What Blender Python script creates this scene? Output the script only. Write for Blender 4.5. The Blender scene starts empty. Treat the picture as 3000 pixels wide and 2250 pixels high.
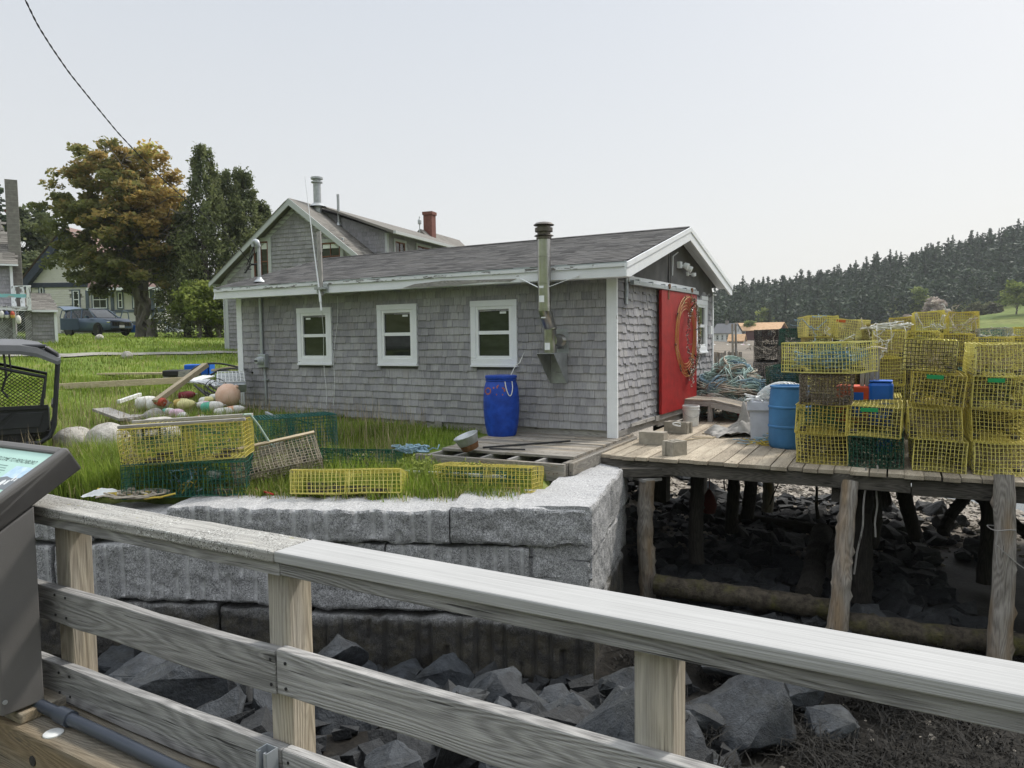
import bpy, bmesh, math, random
import numpy as np
from mathutils import Vector, Matrix, noise as mnoise
rad = math.radians
rng = np.random.default_rng(7)
random.seed(7)
SC = bpy.context.scene
COL = SC.collection

# ---------------------------------------------------------------- camera
LENS_F = 3000 * 25 / 34.6
PITCH, ROLL = 0.0625, 0.0128
EYE = np.array([0, 0, 1.6])
_fw = np.array([0, math.cos(PITCH), -math.sin(PITCH)])
_r0 = np.array([1.0, 0, 0]); _u0 = np.array([0, math.sin(PITCH), math.cos(PITCH)])
_R = _r0 * math.cos(ROLL) - _u0 * math.sin(ROLL)
_U = _u0 * math.cos(ROLL) + _r0 * math.sin(ROLL)
cam = bpy.data.cameras.new('camera'); cam.sensor_width = 36; cam.lens = 36 * LENS_F / 3000
cam.clip_start = 0.05; cam.clip_end = 3000
camo = bpy.data.objects.new('camera', cam); COL.objects.link(camo)
camo.matrix_world = Matrix(((_R[0], _U[0], -_fw[0], EYE[0]), (_R[1], _U[1], -_fw[1], EYE[1]), (_R[2], _U[2], -_fw[2], EYE[2]), (0, 0, 0, 1)))
SC.camera = camo

# ---------------------------------------------------------------- light
SUN_AZ, SUN_EL = rad(52), rad(47)      # azimuth from +Y towards +X
w = bpy.data.worlds.new('World'); SC.world = w; w.use_nodes = True
nt = w.node_tree; bg = nt.nodes['Background']
sky = nt.nodes.new('ShaderNodeTexSky'); sky.sky_type = 'NISHITA'; sky.sun_disc = False
sky.sun_elevation = SUN_EL; sky.sun_rotation = SUN_AZ
sky.air_density = 1.0; sky.dust_density = 4.0; sky.ozone_density = 1.0
veil = nt.nodes.new('ShaderNodeMix'); veil.data_type = 'RGBA'      # thin high overcast over the blue
veil.inputs['Factor'].default_value = 0.84
tcn = nt.nodes.new('ShaderNodeTexCoord'); sep = nt.nodes.new('ShaderNodeSeparateXYZ'); nt.links.new(tcn.outputs['Generated'], sep.inputs[0])
cie = nt.nodes.new('ShaderNodeValToRGB'); ce = cie.color_ramp.elements      # overcast sky: brighter towards the zenith
ce[0].position = 0.0; ce[0].color = (6.4, 6.35, 6.1, 1); e_ = ce.new(.42); e_.color = (5.2, 5.45, 5.75, 1); e_ = ce.new(.52); e_.color = (5.7, 6.0, 6.35, 1); ce[-1].position = 0.95; ce[-1].color = (15.5, 16.2, 17, 1)
nt.links.new(sep.outputs[2], cie.inputs[0]); nt.links.new(cie.outputs[0], veil.inputs['B'])
nt.links.new(sky.outputs[0], veil.inputs['A']); nt.links.new(veil.outputs['Result'], bg.inputs[0])
bg.inputs[1].default_value = 0.1
sun = bpy.data.lights.new('sun', 'SUN'); sun.energy = 2.3; sun.angle = rad(7); sun.color = (1, 0.95, 0.87)
suno = bpy.data.objects.new('sun', sun); COL.objects.link(suno)
suno.rotation_euler = Vector((math.sin(SUN_AZ) * math.cos(SUN_EL), math.cos(SUN_AZ) * math.cos(SUN_EL), math.sin(SUN_EL))).to_track_quat('Z', 'Y').to_euler()
SC.view_settings.view_transform = 'Standard'; SC.view_settings.look = 'None'
SC.view_settings.exposure = 0.52; SC.view_settings.gamma = 1
SC.cycles.max_bounces = 6; SC.cycles.diffuse_bounces = 3; SC.cycles.glossy_bounces = 3
SC.cycles.transparent_max_bounces = 8; SC.cycles.transmission_bounces = 4; SC.cycles.use_denoising = True

# ---------------------------------------------------------------- survey helpers (photo pixel -> place)
def ray(x, y): return _fw + _R * ((x * 3000 / 2212 - 1500) / LENS_F) - _U * ((y * 3000 / 2212 - 1125) / LENS_F)
def G(x, y, z): d = ray(x, y); return EYE + d * ((z - 1.6) / d[2])       # point at height z
def P(x, y, Y): d = ray(x, y); return EYE + d * (Y / d[1])               # point at distance Y

# ---------------------------------------------------------------- mesh builder
def Rz(a): c, s = math.cos(a), math.sin(a); return np.array([[c, -s, 0], [s, c, 0], [0, 0, 1.0]])
def Rx(a): c, s = math.cos(a), math.sin(a); return np.array([[1.0, 0, 0], [0, c, -s], [0, s, c]])
def Ry(a): c, s = math.cos(a), math.sin(a); return np.array([[c, 0, s], [0, 1.0, 0], [-s, 0, c]])
def unit(v): v = np.asarray(v, float); return v / (np.linalg.norm(v) + 1e-12)
def frame(d, up=(0, 0, 1)):
    x = unit(d); up = np.asarray(up, float)
    if abs(x @ unit(up)) > 0.98: up = np.array([0, 1.0, 0]) if abs(x[1]) < .9 else np.array([1.0, 0, 0])
    y = unit(np.cross(up, x)); return np.stack([x, y, np.cross(x, y)], 1)
BOXF = np.array([[0, 3, 2, 1], [4, 5, 6, 7], [0, 1, 5, 4], [2, 3, 7, 6], [1, 2, 6, 5], [3, 0, 4, 7]])
BOXV = np.array([[-1, -1, -1], [1, -1, -1], [1, 1, -1], [-1, 1, -1], [-1, -1, 1], [1, -1, 1], [1, 1, 1], [-1, 1, 1]]) * .5
class MB:
    def __init__(s): s.V = []; s.F = []; s.T = []; s.Q = []; s.M = []; s.n = 0
    def add(s, V, F, tc=None, rnd=None, mat=0):
        V = np.asarray(V, float).reshape(-1, 3); N = len(V)
        s.V.append(V); s.T.append(V if tc is None else np.asarray(tc, float))
        s.Q.append(np.full(N, rng.random()) if rnd is None else np.broadcast_to(np.asarray(rnd, float), (N,)))
        if isinstance(F, np.ndarray): F = [F]
        else:
            d = {}
            for f in F: d.setdefault(len(f), []).append(f)
            F = [np.array(v) for v in d.values()]
        for f in F: s.F.append(f + s.n); s.M.append(np.full(len(f), mat))
        s.n += N; return s
    def box(s, c, sz, R=None, rnd=None, mat=0, jit=0):
        sz = np.asarray(sz, float); L = BOXV * sz
        if jit: L = L + rng.normal(0, jit, L.shape)
        o = np.argsort(-sz); tc = L[:, o] + rng.random(3) * 20
        V = L if R is None else L @ np.asarray(R).T
        return s.add(V + np.asarray(c), BOXF, tc, rnd, mat)
    def beam(s, a, b, w, h, up=(0, 0, 1), **k):
        a = np.asarray(a, float); b = np.asarray(b, float)
        return s.box((a + b) / 2, (np.linalg.norm(b - a), w, h), frame(b - a, up), **k)
    def lo(s, a, b, **k):                                    # axis box from min to max corner
        a = np.asarray(a, float); b = np.asarray(b, float); return s.box((a + b) / 2, np.abs(b - a), **k)
    def tube(s, pts, r, n=6, caps=True, rnd=None, mat=0, closed=False):
        p = np.asarray(pts, float); m = len(p); r = np.broadcast_to(np.asarray(r, float), (m,))
        d = np.gradient(p, axis=0) if not closed else np.roll(p, -1, 0) - np.roll(p, 1, 0)
        V = []; up = np.array([0, 0, 1.0]); a = np.arange(n) * 2 * math.pi / n; T = []; L = 0
        f = frame(d[0]); y = f[:, 1]
        for i in range(m):
            x = unit(d[i]); y = unit(y - x * (y @ x)); z = np.cross(x, y)
            V.append(p[i] + r[i] * (np.cos(a)[:, None] * y + np.sin(a)[:, None] * z))
            if i: L += np.linalg.norm(p[i] - p[i - 1])
            T.append(np.stack([np.full(n, L), np.cos(a) * r[i], np.sin(a) * r[i]], 1))
        F = []; k = np.arange(n); k2 = (k + 1) % n
        for i in range(m - 1 + closed):
            j = (i + 1) % m; F.append(np.stack([i * n + k, i * n + k2, j * n + k2, j * n + k], 1))
        F = [tuple(q) for q in np.concatenate(F)]
        if caps and not closed: F += [tuple(k[::-1]), tuple((m - 1) * n + k)]
        return s.add(np.concatenate(V), F, np.concatenate(T) + rng.random(3) * 20, rnd, mat)
    def lathe(s, prof, n=20, c=(0, 0, 0), R=None, rnd=None, mat=0):
        prof = np.asarray(prof, float); a = np.arange(n) * 2 * math.pi / n; m = len(prof)
        V = np.concatenate([np.stack([np.cos(a) * r, np.sin(a) * r, np.full(n, z)], 1) for r, z in prof])
        k = np.arange(n); k2 = (k + 1) % n
        F = [tuple(q) for i in range(m - 1) for q in np.stack([i * n + k, i * n + k2, (i + 1) * n + k2, (i + 1) * n + k], 1)]
        if prof[0, 0] > 1e-4: F.append(tuple(k[::-1]))
        if prof[-1, 0] > 1e-4: F.append(tuple((m - 1) * n + k))
        W = V if R is None else V @ np.asarray(R).T
        return s.add(W + np.asarray(c), F, V, rnd, mat)
    def prism(s, poly, d, O=(0, 0, 0), U=(1, 0, 0), W=(0, 0, 1), rnd=None, mat=0):
        # polygon (u,w) in plane U,W through O, extruded by d along U x W reversed (towards -N)
        U = np.asarray(U, float); W = np.asarray(W, float); N = np.cross(U, W); q = np.asarray(poly, float); n = len(q)
        a = np.asarray(O) + q[:, :1] * U + q[:, 1:] * W; V = np.concatenate([a, a - N * d])
        k = np.arange(n)
        F = [tuple(k), tuple((n + k)[::-1])] + [(i, n + i, n + (i + 1) % n, (i + 1) % n) for i in range(n)]
        t = np.concatenate([np.c_[q, np.zeros(n)], np.c_[q, np.full(n, d)]]); e = np.ptp(q, axis=0)
        if e[1] > e[0]: t = t[:, [1, 0, 2]]
        return s.add(V, F, t + rng.random(3) * 20, rnd, mat)
    def grid(s, A, rnd=None, mat=0, wrap=False):
        A = np.asarray(A, float); a, b = A.shape[:2]; i = np.arange(a * b).reshape(a, b)
        if wrap: i = np.concatenate([i, i[:, :1]], 1)
        F = np.stack([i[:-1, :-1], i[:-1, 1:], i[1:, 1:], i[1:, :-1]], -1).reshape(-1, 4)
        return s.add(A.reshape(-1, 3), F, None, rnd, mat)
    def quads(s, V, rnd, mat=0, tc=None):                    # V (m,4,3)
        m = len(V); return s.add(V.reshape(-1, 3), np.arange(m * 4).reshape(m, 4), tc, np.repeat(rnd, 4) if np.ndim(rnd) else rnd, mat)
    def shingles(s, O, U, W, wid, hgt, expo=.127, wmin=.08, wmax=.2, th=.012, gap=.004, jit=.004, top=None, left=None, skip=None, mat=0, ov=1.25):
        # courses on the plane O + u*U + w*W, outward normal U x W
        O = np.asarray(O, float); U = unit(U); W = unit(W); N = np.cross(U, W)
        c = 0; Q = []; R = []; T = []
        while c * expo < hgt:
            w0 = c * expo; u = -rng.random() * wmax
            while u < wid:
                du = rng.uniform(wmin, wmax); a, b = max(u, 0), min(u + du - gap, wid); u += du
                if b - a < .02: continue
                z0 = w0 + rng.normal(0, jit); z1 = min(w0 + expo * ov, hgt + .01)
                ta = tb = z1
                if top: ta, tb = min(z1, top(a)), min(z1, top(b))
                if min(ta, tb) < z0 + .01 and max(ta, tb) < z0 + .02: continue
                ta, tb = max(ta, z0 + .002), max(tb, z0 + .002)
                if skip and skip((a + b) / 2, w0 + expo / 2): continue
                t = th * rng.uniform(.8, 1.25)
                fa, fb = t * (1 - (ta - z0) / (expo * ov) * .93), t * (1 - (tb - z0) / (expo * ov) * .93)
                f = lambda p, q, n: O + U * p + W * q + N * n
                A, B, C, D_ = f(a, z0, t), f(b, z0, t), f(b, tb, fb), f(a, ta, fa)
                A0, B0 = f(a, z0, -.002), f(b, z0, -.002); C0, D0 = f(b, tb, -.002), f(a, ta, -.002)
                Q += [[A, B, C, D_], [A0, B0, B, A], [A0, A, D_, D0], [B, B0, C0, C]]
                r = rng.random(); R += [r] * 4
                o = rng.random(3) * 30; tt = [[z0, a, 0], [z0, b, 0], [tb, b, 0], [ta, a, 0]]
                T += [np.array(tt) + o, np.array([[z0, a, 0], [z0, b, 0], [z0, b, t], [z0, a, t]]) + o, np.array([[z0, a, 0], [z0, a, t], [ta, a, 0], [ta, a, 0]]) + o, np.array([[z0, b, t], [z0, b, 0], [tb, b, 0], [tb, b, 0]]) + o]
            c += 1
        if Q: s.quads(np.array(Q), np.array(R), mat, np.array(T).reshape(-1, 3))
        return s
    def mesh(s, name, mats, smooth=None):
        V = np.concatenate(s.V); me = bpy.data.meshes.new(name)
        me.vertices.add(len(V)); me.vertices.foreach_set('co', V.astype(np.float32).ravel())
        tot = np.concatenate([np.full(len(f), f.shape[1]) for f in s.F]); li = np.concatenate([f.ravel() for f in s.F])
        me.loops.add(len(li)); me.loops.foreach_set('vertex_index', li.astype(np.int32))
        me.polygons.add(len(tot)); me.polygons.foreach_set('loop_start', np.concatenate([[0], np.cumsum(tot)[:-1]]).astype(np.int32))
        me.polygons.foreach_set('loop_total', tot.astype(np.int32))
        me.polygons.foreach_set('material_index', np.concatenate(s.M).astype(np.int32))
        me.update(calc_edges=True)
        me.attributes.new('tc', 'FLOAT_VECTOR', 'POINT').data.foreach_set('vector', np.concatenate(s.T).astype(np.float32).ravel())
        me.attributes.new('rnd', 'FLOAT', 'POINT').data.foreach_set('value', np.concatenate(s.Q).astype(np.float32))
        for m in (mats if isinstance(mats, (list, tuple)) else [mats]): me.materials.append(m)
        if smooth is None: me.polygons.foreach_set('use_smooth', np.zeros(len(tot), bool))
        else:
            me.polygons.foreach_set('use_smooth', np.ones(len(tot), bool))
            if smooth > 0: me.set_sharp_from_angle(angle=rad(smooth))
        return me
    def obj(s, name, mats, parent=None, smooth=None, bevel=0, **k):
        if not s.V: return None
        return link(name, s.mesh(name, mats, smooth), parent, bevel, **k)
def link(name, me, parent=None, bevel=0, loc=None, R=None, label=None, cat=None, group=None, kind=None):
    o = bpy.data.objects.new(name, me); COL.objects.link(o)
    if parent: o.parent = parent
    if loc is not None: o.location = loc
    if R is not None: o.rotation_euler = Matrix(R).to_euler() if not np.isscalar(R) else (0, 0, R)
    if bevel:
        b = o.modifiers.new('bevel', 'BEVEL'); b.width = bevel; b.segments = 2; b.limit_method = 'ANGLE'; b.angle_limit = rad(40)
    return tag(o, label, cat, group, kind)
def tag(o, label=None, cat=None, group=None, kind=None):
    for a, b in (('label', label), ('category', cat), ('group', group), ('kind', kind)):
        if b: o[a] = b
    return o
def thing(name, label, cat, loc=(0, 0, 0), R=0, group=None): return link(name, None, None, 0, loc, R, label, cat, group)
def dup(o, loc=None, R=None, label=None, scale=None, parent=None):
    c = o.copy(); COL.objects.link(c)
    if parent: c.parent = parent
    if loc is not None: c.location = loc
    if R is not None: c.rotation_euler = Matrix(R).to_euler() if not np.isscalar(R) else (0, 0, R)
    if scale is not None: c.scale = scale if not np.isscalar(scale) else (scale,) * 3
    if label: c['label'] = label
    for ch in list(o.children): dup(ch, parent=c)
    return c
def loc_of(root, p):                                         # world point in a thing's own frame
    return Rz(-root.rotation_euler.z) @ (np.asarray(p, float) - np.array(root.location))

# ---------------------------------------------------------------- materials
class NT:
    def __init__(s, name):
        s.m = bpy.data.materials.new(name); s.m.use_nodes = True; s.t = s.m.node_tree; s.b = s.t.nodes['Principled BSDF']
    def n(s, ty, ins=(), **k):
        x = s.t.nodes.new('ShaderNode' + ty)
        for a, b in k.items(): setattr(x, a, b)
        for a, b in dict(ins).items(): s.put(x.inputs[a], b)
        return x
    def put(s, i, v):
        if hasattr(v, 'is_output'): s.t.links.new(v, i)
        elif isinstance(v, (tuple, list)) and i.type == 'RGBA' and len(v) == 3: i.default_value = (*v, 1)
        else: i.default_value = v
    def tc(s): return s.n('Attribute', attribute_name='tc').outputs['Vector']
    def rnd(s): return s.n('Attribute', attribute_name='rnd').outputs['Fac']
    def pos(s): return s.n('NewGeometry').outputs['Position']
    def obj(s): return s.n('TexCoord').outputs['Object']
    def orand(s): return s.n('ObjectInfo').outputs['Random']
    def mul(s, v, k): return s.n('VectorMath', {0: v, 1: k}, operation='MULTIPLY').outputs[0]
    def noise(s, v, sc=5, det=4, ro=.55, dist=0): return s.n('TexNoise', {'Vector': v, 'Scale': sc, 'Detail': det, 'Roughness': ro, 'Distortion': dist}).outputs['Fac']
    def vor(s, v, sc=5, feature='F1', out='Distance', r=1): return s.n('TexVoronoi', {'Vector': v, 'Scale': sc, 'Randomness': r}, feature=feature).outputs[out]
    def ramp(s, f, *st):
        x = s.n('ValToRGB', {'Fac': f}); e = x.color_ramp.elements
        while len(e) < len(st): e.new(.5)
        for i, (p, c) in enumerate(st):
            e[i].position = p; e[i].color = (c, c, c, 1) if np.isscalar(c) else (*c, 1)
        return x.outputs['Color']
    def mix(s, f, a, b, mode='MIX'):
        x = s.n('Mix', data_type='RGBA', blend_type=mode); s.put(x.inputs['Factor'], f); s.put(x.inputs[6], a); s.put(x.inputs[7], b); return x.outputs[2]
    def math(s, op, a, b=0.0, c=None): 
        x = s.n('Math', operation=op); s.put(x.inputs[0], a); s.put(x.inputs[1], b); return x.outputs[0]
    def bump(s, h, st=.4, d=.01): s.put(s.b.inputs['Normal'], s.n('Bump', {'Height': h, 'Strength': st, 'Distance': d}).outputs[0])
    def done(s, col, rough=.7, metal=0, spec=.35):
        s.put(s.b.inputs['Base Color'], col); s.put(s.b.inputs['Roughness'], rough); s.put(s.b.inputs['Metallic'], metal); s.put(s.b.inputs['Specular IOR Level'], spec); return s.m
def dk(c, k): return tuple(x * k for x in c)
def plain(name, c, rough=.6, metal=0, var=.2, sc=6, bump=0, bsc=60, spec=.35, rv=.0, c2=None):
    s = NT(name); v = s.tc(); f = s.noise(v, sc, 5, .6)
    col = s.ramp(f, (.3, dk(c, 1 - var)), (.7, c2 or dk(c, 1 + var * .6)))
    if rv: col = s.mix(1, col, s.ramp(s.rnd(), (0, 1 - rv), (1, 1 + rv)), 'MULTIPLY')
    if bump: s.bump(s.noise(v, bsc, 4, .6), bump, .01)
    return s.done(col, rough, metal, spec)
def wood(name, lo, hi, tan=None, grain=1.0, rough=.85, bump=.5, rv=.18, crack=.35, knots=True):
    s = NT(name); v = s.tc()
    fld = s.noise(s.mul(v, (.75, 6.5, 6.5)), 1.0, 1.5, .45); wob = s.noise(s.mul(v, (5, 40, 40)), 1.0, 3, .6)
    ring = s.math('MULTIPLY', s.math('ADD', s.math('SINE', s.math('ADD', s.math('MULTIPLY', fld, 170.0 * grain), s.math('MULTIPLY', wob, 5.0))), 1.0), .5)     # contour lines of a stretched field: cathedral figure
    fib = s.noise(s.mul(v, (7, 260, 260)), 1.0, 4, .65)
    g = s.math('ADD', s.math('MULTIPLY', ring, .22), s.math('MULTIPLY', fib, .78))
    big = s.noise(s.mul(v, (2.2, 9, 9)), 1, 4, .6)
    col = s.ramp(g, (.26, lo), (.48, tuple((a + b) / 2 for a, b in zip(lo, hi))), (.72, hi))
    if tan: col = s.mix(s.ramp(s.noise(s.mul(v, (1.2, 5, 5)), 1, 3, .5), (.42, 0), (.64, 1)), col, s.ramp(g, (.28, dk(tan, .62)), (.7, tan)))
    col = s.mix(1, col, s.ramp(big, (.3, .84), (.7, 1.1)), 'MULTIPLY')
    col = s.mix(1, col, s.ramp(s.rnd(), (0, 1 - rv), (1, 1 + rv)), 'MULTIPLY')
    cr = s.noise(s.mul(v, (2.4, 90, 90)), 1.3, 3, .5)
    ck = s.ramp(cr, (.29, 1), (.34, 0)); col = s.mix(s.math('MULTIPLY', ck, crack * 1.6), col, dk(lo, .25))
    h = s.math('SUBTRACT', g, s.math('MULTIPLY', ck, .6))
    if knots:
        kd = s.vor(s.mul(v, (1.9, 8, 8)), 1.0); k = s.ramp(kd, (.05, 1), (.11, 0)); rg = s.math('SINE', s.math('MULTIPLY', kd, 90.0))
        kk = s.ramp(kd, (.1, 1), (.32, 0)); col = s.mix(s.math('MULTIPLY', s.math('MULTIPLY', kk, s.math('ADD', rg, .4)), .3), col, dk(lo, .6))
        col = s.mix(s.math('MULTIPLY', k, .8), col, dk(lo, .4))
    s.bump(h, bump, .006); return s.done(col, rough, 0, .25)
def paintwood(name, c, under, amt=.36, rough=.55):
    s = NT(name); v = s.tc(); peel = s.noise(s.mul(v, (2, 9, 9)), 1.6, 6, .65); m = s.ramp(peel, (amt, 1), (amt + .03, 0))
    g = s.noise(s.mul(v, (2, 60, 60)), 1.5, 4, .6); dirt = s.noise(v, 3, 4, .6)
    col = s.mix(m, s.mix(1, s.ramp(g, (.3, dk(c, .93)), (.7, c)), s.ramp(dirt, (.3, .93), (.6, 1.0)), 'MULTIPLY'), s.ramp(g, (.3, dk(under, .5)), (.7, under)))
    s.bump(s.math('ADD', s.math('MULTIPLY', g, .3), s.math('MULTIPLY', m, -1.0)), .35, .004); return s.done(col, rough, 0, .3)

M = {}
GREYW = (.30, .295, .285)
M['rail'] = wood('weathered_rail', (.18, .178, .175), (.43, .425, .415), rough=.9, bump=.9, crack=.55)
M['post'] = wood('post_timber', (.27, .225, .165), (.56, .49, .38), tan=(.46, .43, .38), bump=.6, crack=.3)
M['curb'] = wood('curb_timber', (.155, .142, .12), (.32, .30, .255), tan=(.33, .255, .16), bump=.8, crack=.6)
M['deck'] = wood('old_deck_boards', (.13, .12, .105), (.31, .29, .26), tan=(.33, .285, .225), bump=.6, rv=.3, crack=.5)
M['wharfplank'] = wood('wharf_planks', (.17, .14, .105), (.40, .345, .265), tan=(.46, .40, .31), bump=.6, rv=.3, crack=.4)
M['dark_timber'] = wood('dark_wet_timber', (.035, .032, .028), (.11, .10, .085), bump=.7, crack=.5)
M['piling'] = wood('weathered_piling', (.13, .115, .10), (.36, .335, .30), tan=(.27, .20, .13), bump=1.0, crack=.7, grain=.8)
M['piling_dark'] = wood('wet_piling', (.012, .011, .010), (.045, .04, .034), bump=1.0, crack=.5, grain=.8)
M['lumber'] = wood('new_lumber', (.36, .29, .19), (.58, .49, .35), bump=.3, crack=.2)
M['greyboard'] = wood('grey_board', (.2, .19, .18), (.40, .385, .36), bump=.5)
M['white_trim'] = paintwood('white_trim_paint', (.82, .84, .87), (.3, .29, .28), .285)
M['white_peel'] = paintwood('peeling_white_paint', (.74, .76, .78), (.22, .21, .2), .43)
M['teal_peel'] = paintwood('peeling_teal_paint', (.25, .55, .6), (.5, .52, .5), .4)
M['white_vinyl'] = plain('white_vinyl', (.82, .84, .86), .35, var=.05)
M['grey_trim'] = plain('grey_trim_paint', (.36, .385, .40), .6, var=.1)
M['housetrim'] = paintwood('house_trim_paint', (.47, .49, .49), (.27, .26, .25), .25)
def shingle(name, cs, streak=.3):
    s = NT(name); v = s.tc(); st = s.noise(s.mul(v, (5, 90, 9)), 1.2, 4, .6); bl = s.noise(v, 22, 4, .65)
    col = s.ramp(s.rnd(), *[(i / (len(cs) - 1), c) for i, c in enumerate(cs)])
    col = s.mix(1, col, s.ramp(st, (.3, 1 - streak), (.7, 1 + streak * .6)), 'MULTIPLY')
    col = s.mix(s.ramp(bl, (.62, 0), (.78, .45)), col, (.13, .12, .115))
    big = s.noise(s.pos(), .9, 3, .55); col = s.mix(1, col, s.ramp(big, (.35, .84), (.65, 1.1)), 'MULTIPLY')
    kd = s.vor(v, 7.5); col = s.mix(s.ramp(kd, (.03, .6), (.07, 0)), col, (.07, .062, .058))
    s.bump(st, .45, .004); return s.done(col, .88, 0, .2)
M['shingle'] = shingle('cedar_shingle', [(.275, .272, .29), (.315, .31, .33), (.35, .345, .36), (.385, .38, .39), (.325, .315, .318)])
M['shingle_sun'] = M['shingle']
M['shingle_far'] = shingle('old_cedar_shingle', [(.26, .255, .265), (.30, .295, .31), (.34, .33, .35), (.28, .27, .28)], .35)
def asphalt(name, cs):
    s = NT(name); v = s.tc(); col = s.ramp(s.rnd(), *[(i / (len(cs) - 1), c) for i, c in enumerate(cs)])
    g = s.noise(s.pos(), 300, 2, .7); col = s.mix(1, col, s.ramp(g, (.3, .65), (.7, 1.4)), 'MULTIPLY'); d = s.noise(s.pos(), 1.5, 4, .6)
    col = s.mix(1, col, s.ramp(d, (.35, .85), (.65, 1.12)), 'MULTIPLY'); s.bump(g, .5, .003); return s.done(col, .9, 0, .25)
M['roof'] = asphalt('asphalt_shingle', [(.05, .049, .049), (.078, .076, .076), (.115, .112, .11), (.088, .084, .081)])
M['roof_brown'] = asphalt('brown_asphalt_shingle', [(.10, .095, .085), (.16, .15, .135), (.20, .19, .17)])
def granite(name, stain):
    s = NT(name); v = s.pos(); a = s.noise(v, 85, 3, .75); b = s.noise(v, 38, 3, .7); c = s.noise(v, 1.3, 4, .6)
    col = s.ramp(a, (.33, (.07, .07, .074)), (.47, (.30, .30, .305)), (.6, (.48, .48, .48)), (.72, (.66, .65, .64)))
    col = s.mix(1, col, s.ramp(b, (.36, .6), (.62, 1.15)), 'MULTIPLY')
    col = s.mix(1, col, s.ramp(c, (.3, .8), (.7, 1.1)), 'MULTIPLY'); col = s.mix(s.math('MULTIPLY', s.rnd(), .7), col, (.62, .62, .62))      # crushed pale stone in the drill grooves
    if stain:   # tide stain: brown-black algae on the low courses
        z = s.n('SeparateXYZ', {0: v}).outputs[2]; k = s.math('ADD', s.math('MULTIPLY', z, -2.6), s.math('MULTIPLY', c, 1.1))
        col = s.mix(s.ramp(s.math('SUBTRACT', k, 3.75), (0, 0), (.55, .9)), col, s.mix(s.ramp(s.noise(v, 5, 5, .7), (.42, 0), (.62, 1)), s.ramp(a, (.35, (.006, .0055, .005)), (.65, (.026, .023, .018))), (.038, .031, .015)))
    s.bump(s.math('ADD', s.math('MULTIPLY', a, .35), s.math('MULTIPLY', s.noise(v, 14, 5, .65), 1.0)), .9, .012); return s.done(col, .8, 0, .3)
M['granite'] = granite('granite', True)
def rockmat(name, lo, hi, spot=None, moss=0):
    s = NT(name); v = s.obj(); p = s.pos(); a = s.noise(p, 9, 6, .7); b = s.noise(p, 45, 4, .7); o = s.orand()
    col = s.ramp(a, (.3, lo), (.7, hi)); col = s.mix(1, col, s.ramp(b, (.3, .7), (.7, 1.25)), 'MULTIPLY')
    col = s.mix(1, col, s.ramp(o, (0, .7), (1, 1.35)), 'MULTIPLY')
    vein = s.noise(s.mul(p, (3, 3, 14)), 1.2, 4, .6, 1.5); col = s.mix(s.ramp(vein, (.60, 0), (.68, .35)), col, dk(hi, 1.8))
    if moss: col = s.mix(s.ramp(s.noise(p, 3, 5, .65), (.5, 0), (.62, moss)), col, (.06, .055, .028))
    s.bump(s.math('ADD', a, s.math('MULTIPLY', b, .5)), .8, .03); return s.done(col, .75, 0, .35)
M['rock'] = rockmat('riprap_rock', (.013, .015, .018), (.048, .054, .061), moss=.12)
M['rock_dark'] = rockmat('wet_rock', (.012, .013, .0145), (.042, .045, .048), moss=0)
M['boulder'] = rockmat('field_boulder', (.25, .235, .21), (.46, .44, .40))
M['galv'] = plain('galvanised_steel', (.42, .44, .45), .5, .6, .2, 9)
M['stainless'] = plain('stainless_pipe', (.43, .425, .41), .3, 1, .25, 4)
M['alu'] = plain('painted_conduit', (.42, .45, .48), .4, .5, .1)
M['black'] = plain('black_plastic', (.022, .022, .024), .45, var=.2)
M['cable'] = plain('black_cable', (.02, .02, .022), .6)
M['glass'] = None
def glass(name, tint=(.02, .025, .022)):
    s = NT(name); f = s.noise(s.mul(s.pos(), (1, 1, 3)), 2.5, 4, .6)
    m = s.done(s.ramp(f, (.4, dk(tint, .75)), (.6, dk(tint, 1.25))), .04, 0, .5); return m
M['glass'] = glass('dark_window_glass', (.028, .033, .028))
M['glassfar'] = glass('house_window_glass', (.03, .032, .035))
M['red'] = plain('red_door_paint', (.32, .014, .014), .55, var=.28, sc=7, bump=.25, bsc=40)
M['tarpaper'] = plain('tar_paper', (.13, .128, .128), .85, var=.25, sc=3, bump=.4, bsc=7)
M['blue'] = plain('blue_barrel_plastic', (.008, .05, .36), .5, var=.28, sc=9, bump=.12, bsc=24, c2=(.014, .075, .46))
M['ltblue'] = plain('light_blue_barrel_plastic', (.05, .18, .38), .55, var=.25, sc=3, bump=.1, bsc=20)
M['tote'] = plain('blue_tote_plastic', (.012, .12, .55), .4, var=.1)
M['whitepl'] = plain('white_plastic', (.68, .69, .68), .5, var=.15, sc=9)
M['greybin'] = plain('pale_grey_bin', (.52, .54, .60), .5, var=.12)
M['concrete'] = plain('concrete_block', (.34, .31, .26), .95, var=.25, sc=12, bump=.6, bsc=120)
M['brick'] = None
def brickmat(name, a, b, mort, sc=1):
    s = NT(name); x = s.n('TexBrick', {'Vector': s.n('Mapping', {'Vector': s.tc()}).outputs[0], 'Color1': a, 'Color2': b, 'Mortar': mort, 'Scale': sc, 'Mortar Size': .02, 'Brick Width': .22, 'Row Height': .075}); 
    s.bump(x.outputs['Fac'], -.3, .005); return s.done(x.outputs['Color'], .9, 0, .2)
M['brick'] = plain('red_brick', (.18, .075, .058), .9, var=.35, sc=14, bump=.4, bsc=18)
M['block'] = plain('grey_chimney_block', (.2, .185, .17), .95, var=.25, sc=8, bump=.3, bsc=80)
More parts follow.
